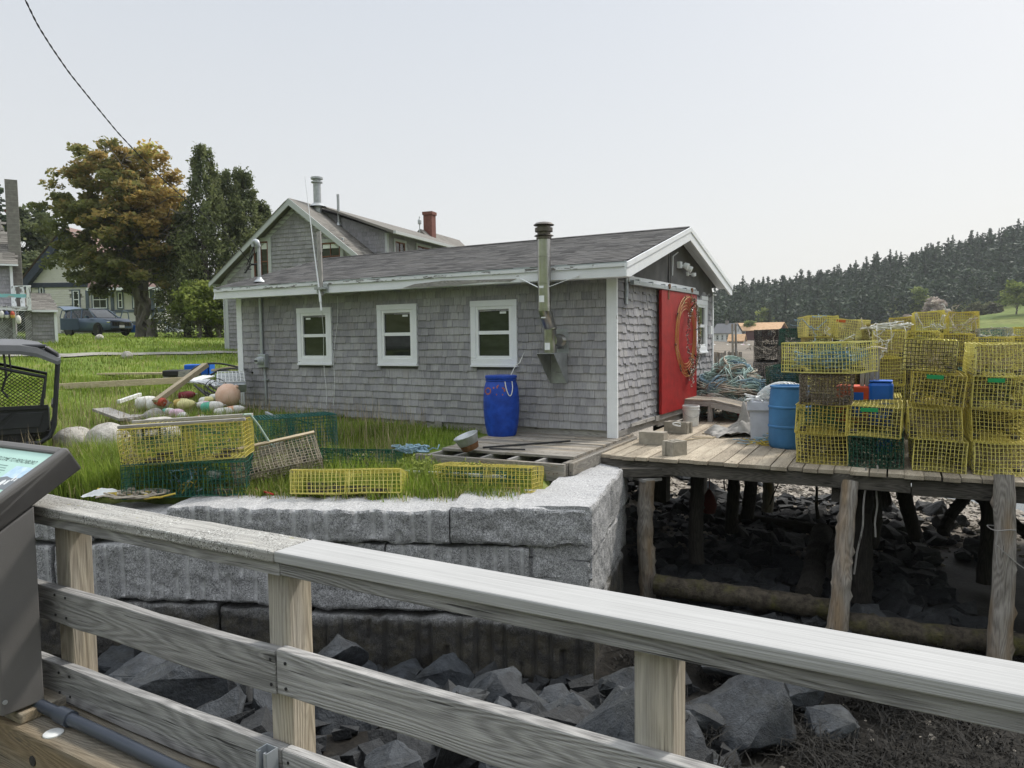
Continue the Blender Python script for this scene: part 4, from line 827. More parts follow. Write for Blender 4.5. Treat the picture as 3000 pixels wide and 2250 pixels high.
def cinder(px, py, rz, lab, up=False, z=WZ, size=(.39, .19, .19)):
    p = G(px, py, z); o = thing('concrete_block', lab, 'concrete block', p, rz); m = MB(); L, W_, H = size
    if up:   # cores open at the top
        for a, b in (((-L / 2, -W_ / 2, 0), (L / 2, -W_ / 2 + .032, H)), ((-L / 2, W_ / 2 - .032, 0), (L / 2, W_ / 2, H)), ((-L / 2, -W_ / 2 + .032, 0), (-L / 2 + .035, W_ / 2 - .032, H)), ((L / 2 - .035, -W_ / 2 + .032, 0), (L / 2, W_ / 2 - .032, H)), ((-.018, -W_ / 2 + .032, 0), (.018, W_ / 2 - .032, H)), ((-L / 2 + .035, -W_ / 2 + .032, .0), (L / 2 - .035, W_ / 2 - .032, .02))): m.lo(a, b)
        for s_ in (-1, 1): m.lo((s_ * (L / 2), -W_ / 2, 0), (s_ * (L / 2 + .022), -W_ / 2 + .06, H)); m.lo((s_ * (L / 2), W_ / 2 - .06, 0), (s_ * (L / 2 + .022), W_ / 2, H))
    else: m.lo((-L / 2, -W_ / 2, 0), (L / 2, W_ / 2, H))
    m.obj('block', M['concrete'], o, bevel=.006); return o
cinder(1411, 959, -.52, 'solid lichen stained concrete block nearest the platform')
cinder(1465, 935, -.72, 'hollow concrete block, cores up with cord inside, behind the other two', True)
cinder(1457, 983, .62, 'short grey concrete block on the front edge of the wharf planks', True, size=(.24, .2, .2))
o = thing('cord_scrap', 'loop of thin cord in the hollow concrete block', 'cord', G(1462, 921, .14)); m = MB(); a = np.linspace(0, 12, 40); m.tube(np.c_[.07 * np.cos(a), .04 * np.sin(a * 1.3), .03 + .03 * np.sin(a * .7)], .006, 4); m.obj('cord', M['whitepl'], o)
for px, py, rz, L in ((1540, 935, .1, .36), (1530, 944, -.25, .5), (1515, 947, .2, .42), (1480, 950, .35, .3)):
    o = thing('lath_offcut', 'thin pale offcut of wood lying on the wharf planks by the concrete blocks', 'wood scrap', G(px, py, WZ + .012), rz, 'wood scraps by the blocks'); MB().box((0, 0, 0), (L, .035, .012)).obj('lath', M['lumber'], o)
# grey tarp, blue drum, bin with junk, scrap rope
M['tarp'] = plain('grey_canvas', (.33, .32, .30), .9, var=.3, sc=5, bump=.5, bsc=14)
o = thing('canvas_tarp', 'crumpled grey canvas tarp heaped on the planks before the ramp', 'tarp', G(1606, 940, WZ), .1); n_ = 46; gx, gy = np.meshgrid(np.linspace(-.55, .5, n_), np.linspace(-.3, .35, n_)); A = np.zeros((n_, n_, 3))
for i in range(n_):
    for j in range(n_):
        x, y = gx[i, j], gy[i, j]; e = max(0, 1 - (x / .55) ** 2) * max(0, 1 - (y / .36) ** 2); rg = abs(mnoise.noise(Vector((x * 2.2 + y * 1.4, y * 4.2, 3)))) * .3 + abs(mnoise.noise(Vector((x * 6, y * 8, 8)))) * .12; pk = .34 * math.exp(-((x - .04 - .1 * y) / (.08 + .05 * mnoise.noise(Vector((x * 5, y * 5, 4))))) ** 2 - ((y - .16) / .12) ** 2)
        A[i, j] = (x + .06 * mnoise.noise(Vector((x * 3, y * 3, 1))), y + .05 * mnoise.noise(Vector((x * 3, y * 3, 6))), .012 + e ** .5 * (.05 + rg) + pk * (e > 0))
MB().grid(A).obj('tarp', M['tarp'], o, smooth=0)
dl = G(1703, 972, WZ) + np.array([.12, .28, 0])
db = thing('light_blue_drum', 'light blue plastic drum standing beside the front trap stack', 'drum', dl); m = MB()
m.lathe([(0, 0), (.255, 0), (.275, .02), (.285, .06), (.29, .29), (.301, .3), (.301, .32), (.29, .33), (.288, .57), (.299, .58), (.299, .6), (.287, .61), (.27, .82), (.262, .86), (.275, .868), (.275, .89), (.26, .895), (.245, .87), (.25, .4), (.24, .03), (0, .03)], 40); m.obj('body', M['ltblue'], db, smooth=32)
gb = thing('grey_bin', 'pale grey square bin filled with scrap between ramp and light blue drum', 'bin', G(1652, 951, WZ) + [.02, .16, 0], -.35); m = MB()
def taper(mb, w0, d0, w1, d1, z0, z1, mat=0): mb.add([(-w0, -d0, z0), (w0, -d0, z0), (w0, d0, z0), (-w0, d0, z0), (-w1, -d1, z1), (w1, -d1, z1), (w1, d1, z1), (-w1, d1, z1)], BOXF, mat=mat)
taper(m, .17, .17, .2, .2, 0, .55); m.obj('body', M['greybin'], gb, bevel=.02); m = MB(); m.lo((-.23, -.23, .46), (.23, .23, .6)); m.obj('rim', M['greybin'], gb, bevel=.012)
m = MB()
for i in range(22): m.box((rng.uniform(-.2, .2), rng.uniform(-.2, .2), .62 + rng.random() * .05), (rng.uniform(.1, .4), .03, .02), Rz(rng.random() * 6) @ Ry(rng.normal(0, .15)))
m.obj('scrap', M['whitepl'], gb)
rd = thing('red_can', 'dark red can lying in the shade under the ramp', 'can', sw(1.15, 3.6, .1)); m = MB(); m.lathe([(0, -.15), (.1, -.15), (.11, -.13), (.11, .13), (.1, .15), (0, .15)], 18, (0, 0, 0), Rx(rad(90))); m.obj('can', plain('red_can_paint', (.25, .012, .015), .4), rd, smooth=40)
# rope
M['rope_g'] = plain('pale_green_rope', (.38, .50, .46), .85, var=.25, sc=30, rv=.25); M['rope_b'] = plain('blue_grey_rope', (.23, .34, .41), .85, var=.25, sc=30, rv=.25)
M['rope_t'] = plain('tan_rope', (.44, .39, .32), .85, var=.25, sc=30, rv=.25); M['rope_w'] = plain('pale_rope', (.55, .55, .51), .85, var=.25, sc=30, rv=.2); M['rope_y'] = plain('yellow_rope', (.48, .36, .06), .8, var=.2, sc=30, rv=.2)
def coil_mesh(seed, mt, turns=9, R0=.2, thick=.1):
    r = np.random.default_rng(seed); n = turns * 22; t = np.linspace(0, turns * 2 * math.pi, n); rr_ = R0 * (1 + .16 * np.sin(t * .37 + seed) + r.normal(0, .012, n)); p = np.c_[rr_ * np.cos(t) * (1 + .2 * math.sin(seed)), rr_ * np.sin(t), thick * (np.linspace(-1, 1, n) * .8 + .4 * np.sin(t * .9 + seed * 2))]
    m = MB(); m.tube(p, .009, 4); me = m.mesh('rope_coil', M[mt], 0); return me
CO = [(coil_mesh(i, mt), mt) for i, mt in enumerate(('rope_g', 'rope_g', 'rope_b', 'rope_t', 'rope_w', 'rope_b', 'rope_g', 'rope_t'))]
CL = {'rope_g': 'pale green', 'rope_b': 'blue grey', 'rope_t': 'tan', 'rope_w': 'whitish'}
hp = np.array([4.52, 15.1, WZ])
o = thing('rope_mound', 'tangled core of the big rope heap against the shed gable', 'rope heap', hp); m = MB()
for i in range(46):
    n = 70; p = np.cumsum(rng.normal(0, .1, (n, 3)), 0); p = p - p.mean(0); p = p / (np.abs(p).max(0) + 1e-6) * np.array([.62, .5, .45]); q = p + np.array([rng.normal(0, .12), rng.normal(0, .12), 0]); h = .82 * np.clip(1 - np.hypot(q[:, 0] / .95, q[:, 1] / .75) ** 1.6, .03, 1); q[:, 2] = h * (.55 + .5 * (p[:, 2] + .45)); m.tube(q, .011, 4, mat=int(rng.integers(0, 4)))
m.obj('rope', [M['rope_g'], M['rope_b'], M['rope_t'], M['rope_w']], o, smooth=0)
for i in range(150):
    u, v = rng.normal(0, .45), rng.normal(-.2, .33); k = math.hypot(u / 1.0, v / .8)
    if k > 1: continue
    h = 1.06 * (1 - k ** 1.5) * (.93 - .35 * max(u, 0)); me, mt = CO[int(rng.integers(0, 8))]
    link('rope_coil', me, loc=hp + [u * .95, v, max(h, .06) + .03], R=Rz(rng.random() * 6) @ Rx(rng.normal(0, .75) + .5 * (v < 0)) , label=CL[mt] + ' coil of rope thrown on the heap beside the shed gable', cat='rope coil', group=CL[mt] + ' coils on the rope heap').scale = (rng.uniform(.75, 1.1),) * 3
me = coil_mesh(50, 'rope_g', 16, .17, .16); link('rope_coil', me, loc=G(1590, 848, .33) + [0, .2, 0], R=Rz(.7) @ Rx(1.1), label='large neat pale green rope coil at the front of the heap, its hollow facing out', cat='rope coil')
me = coil_mesh(51, 'rope_t', 14, .16, .12); link('rope_coil', me, loc=G(1609, 825, .5) + [0, .4, 0], R=Rz(.3) @ Rx(.9), label='neat tan rope coil just above the large green one', cat='rope coil')
o = thing('scrap_rope', 'snarl of blue and yellow rope ends in front of the light blue drum', 'rope', G(1676, 958, WZ)); m = MB()
for i in range(24):
    p = np.cumsum(rng.normal(0, .05, (24, 3)), 0); p -= p.mean(0); p[:, 0] *= 1.5; p[:, 2] = np.abs(p[:, 2]) * .35 + .01; m.tube(p, .007, 4, mat=int(rng.integers(0, 3)))
m.obj('rope', [M['rope_b'], M['rope_b'], M['rope_y']], o)
o = thing('wire_basket', 'domed pale wire basket full of blue rope behind the light blue drum', 'basket', dl + [.16, .72, .66]); m = MB()
for k in range(11):
    a = np.linspace(0, math.pi, 14); x = (k - 5) / 5 * .26; h = .24 * math.sqrt(max(1 - (x / .32) ** 2, .05)); m.tube(np.c_[np.full(14, x) + .06 * np.sin(a), .3 * np.cos(a), h * np.sin(a)], .006, 4)
    m.tube(np.c_[.31 * np.cos(a), np.full(14, x), .24 * np.sin(a) * math.sqrt(max(1 - (x / .32) ** 2, .05))], .006, 4)
m.obj('wires', M['whitepl'], o)
m = MB()
for i in range(26):
    n = 40; p = np.cumsum(rng.normal(0, .1, (n, 3)), 0); p -= p.mean(0); p = p / np.abs(p).max(0) * [.24, .24, .09] + [0, 0, .07]; m.tube(p, .008, 4, mat=i % 2)
m.obj('rope', [M['rope_b'], M['rope_g']], o); m = MB(); m.lo((-.1, -.2, -.66), (.25, .25, -.02)); m.obj('crate', M['dark_timber'], o)
# ---------------------------------------------------------------- lobster traps
def wires(mb, Pl, r=.0036, rnd=None, mat=0):                     # Pl (k,m,3) polylines -> three sided prisms
    Pl = np.asarray(Pl, float); k, m_, _ = Pl.shape; d = Pl[:, -1] - Pl[:, 0]; d /= np.linalg.norm(d, axis=1)[:, None] + 1e-9
    up = np.where(np.abs(d[:, 2:3]) > .9, [[1.0, 0, 0]], [[0, 0, 1.0]]); y = np.cross(up, d); y /= np.linalg.norm(y, axis=1)[:, None] + 1e-9; z = np.cross(d, y)
    V = np.stack([Pl + r * (math.cos(a) * y + math.sin(a) * z)[:, None] for a in (0.5, 2.6, 4.7)], 2)      # k,m,3,3
    i = np.arange(k * m_ * 3).reshape(k, m_, 3); j = np.roll(i, -1, 2); F = np.stack([i[:, :-1], j[:, :-1], j[:, 1:], i[:, 1:]], -1).reshape(-1, 4)
    rn = rng.random(k) if rnd is None else np.full(k, rnd); mb.add(V.reshape(-1, 3), F, None, np.repeat(rn, m_ * 3), mat)
def cage(W_, L, H, cell=.046, jit=.003, r=.0041, seed=0, dent=.012):
    g = np.random.default_rng(seed); X = np.linspace(-W_ / 2, W_ / 2, max(int(round(W_ / cell)), 2) + 1); Y = np.linspace(-L / 2, L / 2, int(round(L / cell)) + 1); Z = np.linspace(0, H, int(round(H / cell)) + 1); S = []
    def ln(a, b): S.append((a, b))
    for y in Y:
        for z in (0, H): ln((X[0], y, z), (X[-1], y, z))
        for x in (X[0], X[-1]): ln((x, y, 0), (x, y, H))
    for x in X:
        for z in (0, H): ln((x, Y[0], z), (x, Y[-1], z))
        for y in (Y[0], Y[-1]): ln((x, y, 0), (x, y, H))
    for z in Z[1:-1]:
        for x in (X[0], X[-1]): ln((x, Y[0], z), (x, Y[-1], z))
        for y in (Y[0], Y[-1]): ln((X[0], y, z), (X[-1], y, z))
    for x in X[1:-1]: ln((x, Y[len(Y) // 2], 0), (x, Y[len(Y) // 2], H))
    S = np.array(S); t = np.linspace(0, 1, 4)[None, :, None]; Pl = S[:, :1] * (1 - t) + S[:, 1:] * t
    q = Pl.reshape(-1, 3); ph = g.random(6) * 6; q += dent * np.stack([np.sin(q[:, 1] * 4 + q[:, 2] * 6 + ph[0]), np.sin(q[:, 0] * 5 + q[:, 2] * 5 + ph[1]), np.sin(q[:, 0] * 6 + q[:, 1] * 4 + ph[2])], 1); Pl = q.reshape(Pl.shape); Pl[:, 1:-1] += g.normal(0, jit, Pl[:, 1:-1].shape)
    m = MB(); wires(m, Pl, r)
    for x in (X[0], X[-1]):     # clipped corner rods
        for z in (0, H): m.beam((x, Y[0], z), (x, Y[-1], z), .006, .006)
    return m
def netting(W_, L, H, seed=0, dens=1.0):
    g = np.random.default_rng(seed); m = MB(); n = 16
    def sheetnet(f, nu, nv):
        U = np.linspace(0, 1, nu); Vv = np.linspace(0, 1, nv); A = np.array([[f(u, v) for v in Vv] for u in U]) + g.normal(0, .006, (nu, nv, 3)); wires(m, A, .0022, mat=0); wires(m, A.transpose(1, 0, 2), .0022, mat=0)
    y0 = -L * .02; a = W_ / 2 - .02
    sheetnet(lambda u, v: np.array([(-a + 2 * a * u) * (1 - .75 * v), y0 + L * .3 * v, .02 + .1 * v + .04 * math.sin(u * 3.1)]), 12, 10); sheetnet(lambda u, v: np.array([(-a + 2 * a * u) * (1 - .75 * v), y0 + L * .3 * v, (H - .02) - .14 * v]), 12, 10)
    for s_ in (-1, 1): sheetnet(lambda u, v: np.array([s_ * (a + .0) * (1 - .8 * v), -L * .27 + (u - .5) * .34 * (1 - .4 * v), .04 + (H - .08) * (.5 + (u - .5) * .2) * (1 - .2 * v) + (H * .3) * math.sin(u * 3.14) * (1 - v)]), 10, 8)
    sheetnet(lambda u, v: np.array([(-a + 2 * a * u), y0 + .03 * math.sin(u * 5 + v * 3), .02 + (H - .04) * v]), 13, 9)
    for i in range(int(90 * dens)):      # snarled twine
        p = np.cumsum(g.normal(0, .035, (8, 3)), 0) + [g.uniform(-a, a), g.uniform(-L / 2, L / 2) * .85, g.uniform(.03, H - .03)]; p = np.clip(p, [-a, -L / 2 + .03, .01], [a, L / 2 - .03, H - .015]); wires(m, p[None], .0026)
    return m
def growth(W_, L, H, n=700, seed=0):
    g = np.random.default_rng(seed); p = np.c_[g.uniform(-W_ / 2, W_ / 2, n), g.uniform(-L / 2, L / 2, n), H * g.random(n) ** 1.6]; f = g.integers(0, 4, n); p[f == 0, 0] = -W_ / 2; p[f == 1, 0] = W_ / 2; p[f == 2, 1] = -L / 2 + .03; s = g.uniform(.004, .014, n)
    a, b = g.normal(0, 1, (n, 3)), g.normal(0, 1, (n, 3)); a /= np.linalg.norm(a, axis=1)[:, None]; b /= np.linalg.norm(b, axis=1)[:, None]; a *= s[:, None]; b *= s[:, None]; m = MB(); m.quads(np.stack([p - a, p - b, p + a, p + b], 1), g.random(n)); return m
def wiremat(name, lo, hi, foul=(.12, .10, .06), amt=.55): 
    s = NT(name); n = s.noise(s.pos(), 6, 5, .7); c = s.ramp(s.rnd(), (0, lo), (1, hi)); c = s.mix(1, c, s.ramp(s.orand(), (0, (.84, .77, .62)), (.35, (.9, .86, .8)), (.7, (1, 1, 1)), (1, (1.02, 1.05, 1.4))), 'MULTIPLY'); return s.done(s.mix(s.ramp(n, (amt, 0), (amt + .16, .75)), c, foul), .5, 0, .35)
M['wy'] = wiremat('yellow_coated_wire', (.68, .60, .13), (.83, .77, .27), (.38, .33, .16)); M['wg'] = wiremat('green_coated_wire', (.012, .085, .062), (.03, .15, .115), (.09, .11, .085)); M['wk'] = wiremat('black_coated_wire', (.012, .012, .013), (.04, .038, .035), (.13, .12, .1)); M['wb'] = wiremat('brown_fouled_wire', (.10, .075, .05), (.2, .16, .11), (.3, .26, .2)); M['ww'] = wiremat('pale_blue_grey_wire', (.36, .42, .46), (.56, .60, .62), (.25, .3, .34)); M['wc'] = wiremat('grey_old_wire', (.14, .13, .11), (.30, .28, .24), (.10, .12, .09)); M['wo'] = wiremat('dull_yellow_wire', (.50, .43, .14), (.64, .56, .22), (.3, .26, .13), .45)
M['netg'] = plain('green_twine', (.03, .12, .075), .85, rv=.5); M['netk'] = plain('dark_twine', (.035, .034, .03), .9, rv=.6); M['nett'] = plain('tan_twine', (.3, .26, .18), .9, rv=.4); M['growth'] = plain('shell_growth', (.26, .23, .17), .9, rv=.8, var=.4); M['netb'] = plain('blue_twine', (.05, .17, .24), .85, rv=.5); M['tag'] = plain('green_plastic_tag', (.02, .28, .09), .5); M['tago'] = plain('orange_plastic_vent', (.5, .12, .03), .5)
TW, TL_, TH = .62, 1.1, .372
CAGE = {}; NETM = {}
def cage_me(c, v, dims=(TW, TL_, TH)):
    k = (c, v, dims)
    if k not in CAGE: CAGE[k] = cage(*dims, seed=v, cell=.048).mesh('cage', M[c])
    return CAGE[k]
def net_me(c, v, dims=(TW, TL_, TH), grow=False):
    k = (c, v, dims, grow)
    if k not in NETM: NETM[k] = (growth(*dims, n=1500, seed=v) if grow else netting(*dims, seed=v)).mesh('netting', M[c], None)
    return NETM[k]
BRK = {}
def bricks_me(dims):
    if dims not in BRK:
        m = MB(); W_, L, H = dims
        for s_ in (-1, 1):
            for y in (-L * .25, L * .3): m.box((s_ * (W_ / 2 - .07), y, .03), (.07, .18, .045), jit=.003)
        BRK[dims] = m.mesh('ballast_bricks', M['dark_timber'])
    return BRK[dims]
def runner_me(dims):
    k = ('r', dims)
    if k not in BRK:
        m = MB(); W_, L, H = dims
        for s_ in (-1, 1): m.box((s_ * (W_ / 2 - .04), 0, -.012), (.045, L + .03, .022))
        BRK[k] = m.mesh('runner', M['greyboard'])
    return BRK[k]
def trap(loc, R, c='wy', net='netk', lab='', grid=0, grp='lobster traps', grow=0, tagc=None, run=False, dims=(TW, TL_, TH), sc=(1, 1, 1), v=None, vent=False):
    v = int(rng.integers(0, 4)) if v is None else v
    t = thing('lobster_trap', lab, 'lobster trap', loc, R, grp); t.scale = sc
    link('cage', cage_me(c, v, dims), t)
    if net: link('netting', net_me(net, v % 3, dims), t)
    if grow: link('shell_growth', net_me('growth', v % 3, dims, True), t)
    link('ballast_bricks', bricks_me(dims), t)['kind'] = 'stuff'
    if run: link('runner', runner_me(dims), t)
    W_, L, H = dims
    if grid:
        m = MB(); xs_, zs_ = np.linspace(-W_ / 2, W_ / 2, 14), np.linspace(0, H, 9); wires(m, [[(x, -L / 2 - .012, 0), (x, -L / 2 - .012, H)] for x in xs_] + [[(-W_ / 2, -L / 2 - .012, z), (W_ / 2, -L / 2 - .012, z)] for z in zs_], .0042); m.obj('front_grid', M['wk'], t)
    if tagc: MB().box((-.05, -L / 2 - .004, H - .035), (.2, .006, .05)).obj('tag', M[tagc], t)
    if vent: 
        m = MB(); x = -W_ / 2 - .004
        for y0, y1, z0, z1 in ((-.16, -.14, .06, .2), (.0, .02, .06, .2), (-.16, .02, .06, .085), (-.16, .02, .175, .2)): m.lo((x, y0 - .25, z0 + .08), (x + .012, y1 - .25, z1 + .08))
        m.obj('escape_vent', M['black'], t)
    return t
def wx(px, py, yf): d = ray(px, py); n = WR[:, 1]; t = ((WO - EYE) @ n + yf) / (d @ n); return win_(EYE + d * t)
def col(pxl, pxr, py, yf, levels, z0=0.0, top=None, yaw=0):
    a, b = wx(pxl, py, yf), wx(pxr, py, yf); w_ = (b[0] - a[0]); n = len(levels); H = TH
    if top is not None: zt = wx(pxl, top, yf)[2]; H = (zt - z0) / n
    for i, lv in enumerate(levels):
        lv = dict(lv); dx = lv.pop('dx', 0); dy = lv.pop('dy', 0); ry = lv.pop('tilt', 0); ya = lv.pop('yaw', 0) + yaw; dz = lv.pop('dz', 0); rx = lv.pop('pitch', 0)
        yj = rng.normal(0, .012); c = np.array([(a[0] + b[0]) / 2 + dx, yf + TL_ / 2 + dy + rng.normal(0, .015), z0 + i * H + .014 + dz])
        trap(wp(*c), Rz(WA + ya + yj) @ Ry(ry) @ Rx(rx), sc=(w_ / TW * .985, 1, H / TH * .965), **lv)
Y_ = dict(c='wy'); O_ = dict(c='wo')
def L(lab, c='wy', **k): return dict(lab=lab, c=c, **k)
col(1717, 1829, 990, .24, [L('yellow wire trap on the deck right beside the light blue drum', grow=1), L('yellow trap second from the bottom beside the light blue drum, green twine inside', net='netg', vent=True), L('brown fouled old trap third up beside the drum, under the tilted yellow trap', 'wb', grow=1, net='nett', dx=.03)])
col(1828, 1948, 1005, .22, [L('dark green trap at the bottom of the second front stack', 'wg', grow=1, net='netg', dx=.02), L('yellow trap with green tag on top of the dark green trap', tagc='tag', dy=-.02)])
col(1969, 2086, 1018, .2, [L('yellow trap at the bottom of the third front stack', grow=1, yaw=.02), L('yellow trap with rusty brown inside, second up in the third front stack', net='nett', grow=1, dx=-.05), L('tilted yellow trap with green tag, third up in the third front stack', tagc='tag', tilt=.05, grow=1, dx=-.02, dz=.03), L('black gridded yellow trap topping the third front stack, tilted', 'wy', net='nett', tilt=.055, grow=1, dx=-.1, dz=.05, yaw=-.05, grid=1)])
col(2100, 2219, 1022, .22, [L('yellow trap with coiled rope inside at the bottom right corner of the stack', net='nett', grow=1), L('plain yellow trap second up in the rightmost front stack', dx=-.03), L('yellow trap with green tag third up in the rightmost front stack', tagc='tag', grow=1, dx=-.01), L('bright yellow trap topping the rightmost front stack, full of pale net', net='nett', grow=1, dx=-.02, yaw=.04)])
# turned yellow trap full of blue rope on top of the first stack
a_ = wx(1790, 800, .35); t_ = trap(wp(a_[0] - .02, .6, TH * 3 + .03), Rz(WA + 1.05) @ Ry(.0) @ Rx(-.02), lab='yellow trap full of blue rope, turned sideways on top of the brown fouled trap', c='wy', net='netb', dims=(.62, .95, .372), tagc=None)
m = MB()
for i in range(30): p = np.cumsum(rng.normal(0, .06, (30, 3)), 0); p -= p.mean(0); p = p / np.abs(p).max(0) * [.26, .38, .12] + [0, 0, .15]; m.tube(p, .008, 4)
m.obj('rope', M['rope_b'], t_)
# second rank, seen through the first
Y2 = 1.55
col(1868, 1948, 800, Y2 + .1, [L('yellow trap at deck level behind the blue tub', grow=1), L('yellow trap second up behind the blue tub', grow=1)])
col(1975, 2065, 850, Y2, [L('yellow trap at deck level in the second rank behind the third front stack', grow=1), L('yellow trap second up in the second rank behind the third front stack', grow=1), L('yellow trap third up in the second rank, glimpsed behind the black trap')])
col(2080, 2180, 850, Y2, [L('yellow trap at deck level in the second rank behind the rightmost stack', grow=1), L('brown trap second up in the second rank behind the rightmost stack', 'wb', grow=1), L('green trap third up in the second rank behind the rightmost stack', 'wg')])
col(2185, 2290, 850, Y2, [L('yellow trap in the second rank at the frame edge, on the deck', grow=1), L('yellow trap second up at the frame edge in the second rank', grow=1)])
col(1738, 1828, 860, Y2 + .4, [L('yellow trap at deck level behind the first front stack', grow=1), L('green trap second up behind the first front stack', 'wg'), L('yellow trap third up behind the first front stack', grow=1)])
# back ranks, tall stacks
col(1884, 1956, 760, 2.9, [L('yellow trap at the foot of the stack with the white rope coil', grow=1), L('yellow trap second up under the white rope coil'), L('yellow trap third up under the white rope coil, with dangling cord', net='nett'), L('bright yellow trap carrying a coil of white rope on its lid', net='nett')], top=714)
col(1846, 1884, 760, 3.1, [L('black trap at the foot of the narrow black stack', 'wk', grow=1), L('black trap second up in the narrow black stack', 'wk', grow=1), L('black trap third up in the narrow black stack', 'wk', grow=1), L('black trap topping the narrow dark stack behind the turned yellow trap', 'wk', grow=1)], top=737)
col(1731, 1795, 720, 4.6, [L('yellow trap at the foot of the leftmost tall back stack', grow=1), L('yellow trap second up in the leftmost tall back stack'), L('yellow trap third up in the leftmost tall back stack'), L('dull yellow trap second from the top in the leftmost tall back stack', 'wo'), L('yellow trap topping the leftmost tall back stack, black rope tied round it', net='nett', yaw=.3, dx=-.03)], top=683)
col(1797, 1862, 720, 4.7, [L('brown trap at the foot of the stack behind the black traps', 'wb'), L('black trap second up behind the narrow black stack', 'wk'), L('black trap third up beside the narrow black stack', 'wk', grow=1), L('dark trap fourth up with pale rope across it', 'wk', grow=1), L('yellow trap with orange vent, sagging to the right on the back row', tagc='tago', tilt=.09, net='nett', yaw=-.15)], top=690)
col(1866, 1922, 720, 4.9, [L('yellow trap at the foot of the leaning back stack', grow=1), L('yellow trap second up in the leaning back stack'), L('yellow trap third up in the leaning back stack'), L('dull yellow trap fourth up in the leaning back stack', 'wo'), L('dull yellow trap leaning left on the back row behind the white coil', 'wo', tilt=-.14)], top=700)
col(1923, 1972, 720, 5.1, [L('yellow trap at the foot of the narrow back stack'), L('yellow trap second up in the narrow back stack'), L('yellow trap third up in the narrow back stack'), L('yellow trap fourth up in the narrow back stack', 'wo'), L('yellow trap topping the narrow back stack, roped across', net='nett', tilt=-.06)], top=686)
col(1975, 2042, 720, 4.9, [L('yellow trap at the foot of the back stack left of the meadow', grow=1), L('yellow trap second up in the back stack left of the meadow'), L('yellow trap third up in the back stack left of the meadow'), L('yellow trap with green net, fourth up in the tallest back stack', net='netg'), L('bright yellow trap topping the tallest back stack, pale rope swagged over it', net='nett', tilt=-.05)], top=673)
col(2048, 2114, 720, 4.7, [L('yellow trap at the foot of the rightmost tall stack', grow=1), L('yellow trap second up in the rightmost tall stack'), L('brown trap third up in the rightmost tall stack', 'wb'), L('brownish fouled trap fourth up in the rightmost tall stack', 'wb', grow=1), L('yellow trap topping the rightmost tall stack, a rope loop standing up from it', net='nett', tilt=.01)], top=674)
col(2116, 2188, 740, 4.3, [L('yellow trap at the foot of the pale wire stack', grow=1), L('yellow trap second up in the pale wire stack'), L('yellow trap third up in the pale wire stack'), L('pale blue grey wire trap in front of the meadow', 'ww', net='netb', tilt=-.04)], top=710)
col(2192, 2262, 740, 4.4, [L('yellow trap on the deck at the far right of the back row'), L('yellow trap second up at the far right of the back row'), L('yellow trap third up at the far right of the back row', grow=1), L('yellow trap cut by the frame edge on the back row', net='nett')], top=708)
col(1682, 1736, 730, 6.3, [L('green trap on the deck at the left back of the wharf', 'wg'), L('green trap second up at the left back of the wharf', 'wg', grow=1), L('dark trap third up at the left back of the wharf', 'wk', grow=1), L('grey trap fourth up at the left back of the wharf', 'wc'), L('green trap topping the left back stack', 'wg')], top=711)
col(1628, 1680, 730, 6.9, [L('dull yellow trap on the deck behind the rope heap', 'wo'), L('dark trap second up behind the rope heap', 'wk', grow=1), L('grey trap third up behind the rope heap', 'wc', grow=1), L('dark trap fourth up behind the rope heap, a cord across it', 'wk'), L('dark trap topping the stack behind the rope heap', 'wk', grow=1)], top=713)
col(1655, 1722, 800, 4.9, [L('dull yellow trap low down behind the wire basket', 'wo', grow=1), L('dark trap in the low stack behind the wire basket', 'wk', grow=1), L('dark blue green trap topping the low stack behind the wire basket', 'wg', net='netb', grow=1)], top=793)
for pa, pb, yf, tp, nm in ((1800, 1850, 2.9, 740, 'behind the turned yellow trap'), (1960, 2030, 3.1, 716, 'right of the white rope coil'), (2035, 2105, 3.0, 722, 'behind the black gridded trap'), (2110, 2185, 2.9, 730, 'below the pale blue grey trap'), (2190, 2270, 3.0, 728, 'at the right frame edge')):
    n_ = 4; col(pa, pb, 760, yf, [L('yellow trap %s in the hidden middle rank, %s' % (('on the deck', 'second up', 'third up', 'on top')[k], nm), ('wo', 'wy', 'wo', 'wy')[k], grow=1) for k in range(n_)], top=tp)
# ropes and floats on the stacks
def swag(lab, pts, r=.007, mt='rope_t', n=10, sag=.15):
    pts = np.array(pts); o = thing('trap_rope', lab, 'rope', pts[0]); m = MB()
    for a, b in zip(pts[:-1], pts[1:]): t = np.linspace(0, 1, n)[:, None]; q = a * (1 - t) + b * t; q[:, 2] -= sag * np.sin(t[:, 0] * math.pi); q[1:-1] += rng.normal(0, .012, q[1:-1].shape); m.tube(q - pts[0], r, 4)
    for k in range(3):
        p = np.cumsum(rng.normal(0, .03, (14, 3)), 0); m.tube(p + (pts[k % len(pts)] - pts[0]), r * .9, 4)
    return m.obj('rope', M[mt], o)
def wq(px, py, yf): return wp(*wx(px, py, yf))
swag('pale rope swagged across the bright yellow trap on the tallest back stack', [wq(1980, 676, 4.83), wq(2012, 700, 4.83), wq(2036, 680, 4.83), wq(2044, 698, 4.8)], mt='rope_w')
swag('pale rope swagged over the top right yellow trap', [wq(2050, 682, 4.6), wq(2084, 700, 4.6), wq(2106, 682, 4.6), wq(2112, 710, 4.6)], mt='rope_t')
swag('thin rope drooping over the narrow and leaning yellow traps', [wq(1870, 705, 4.75), wq(1900, 716, 4.75), wq(1925, 690, 4.75), wq(1968, 705, 4.75)], mt='rope_t')
swag('black rope tied round the topmost left yellow trap', [wq(1732, 688, 4.4), wq(1762, 712, 4.4), wq(1785, 690, 4.4)], mt='rope_b', sag=.03)
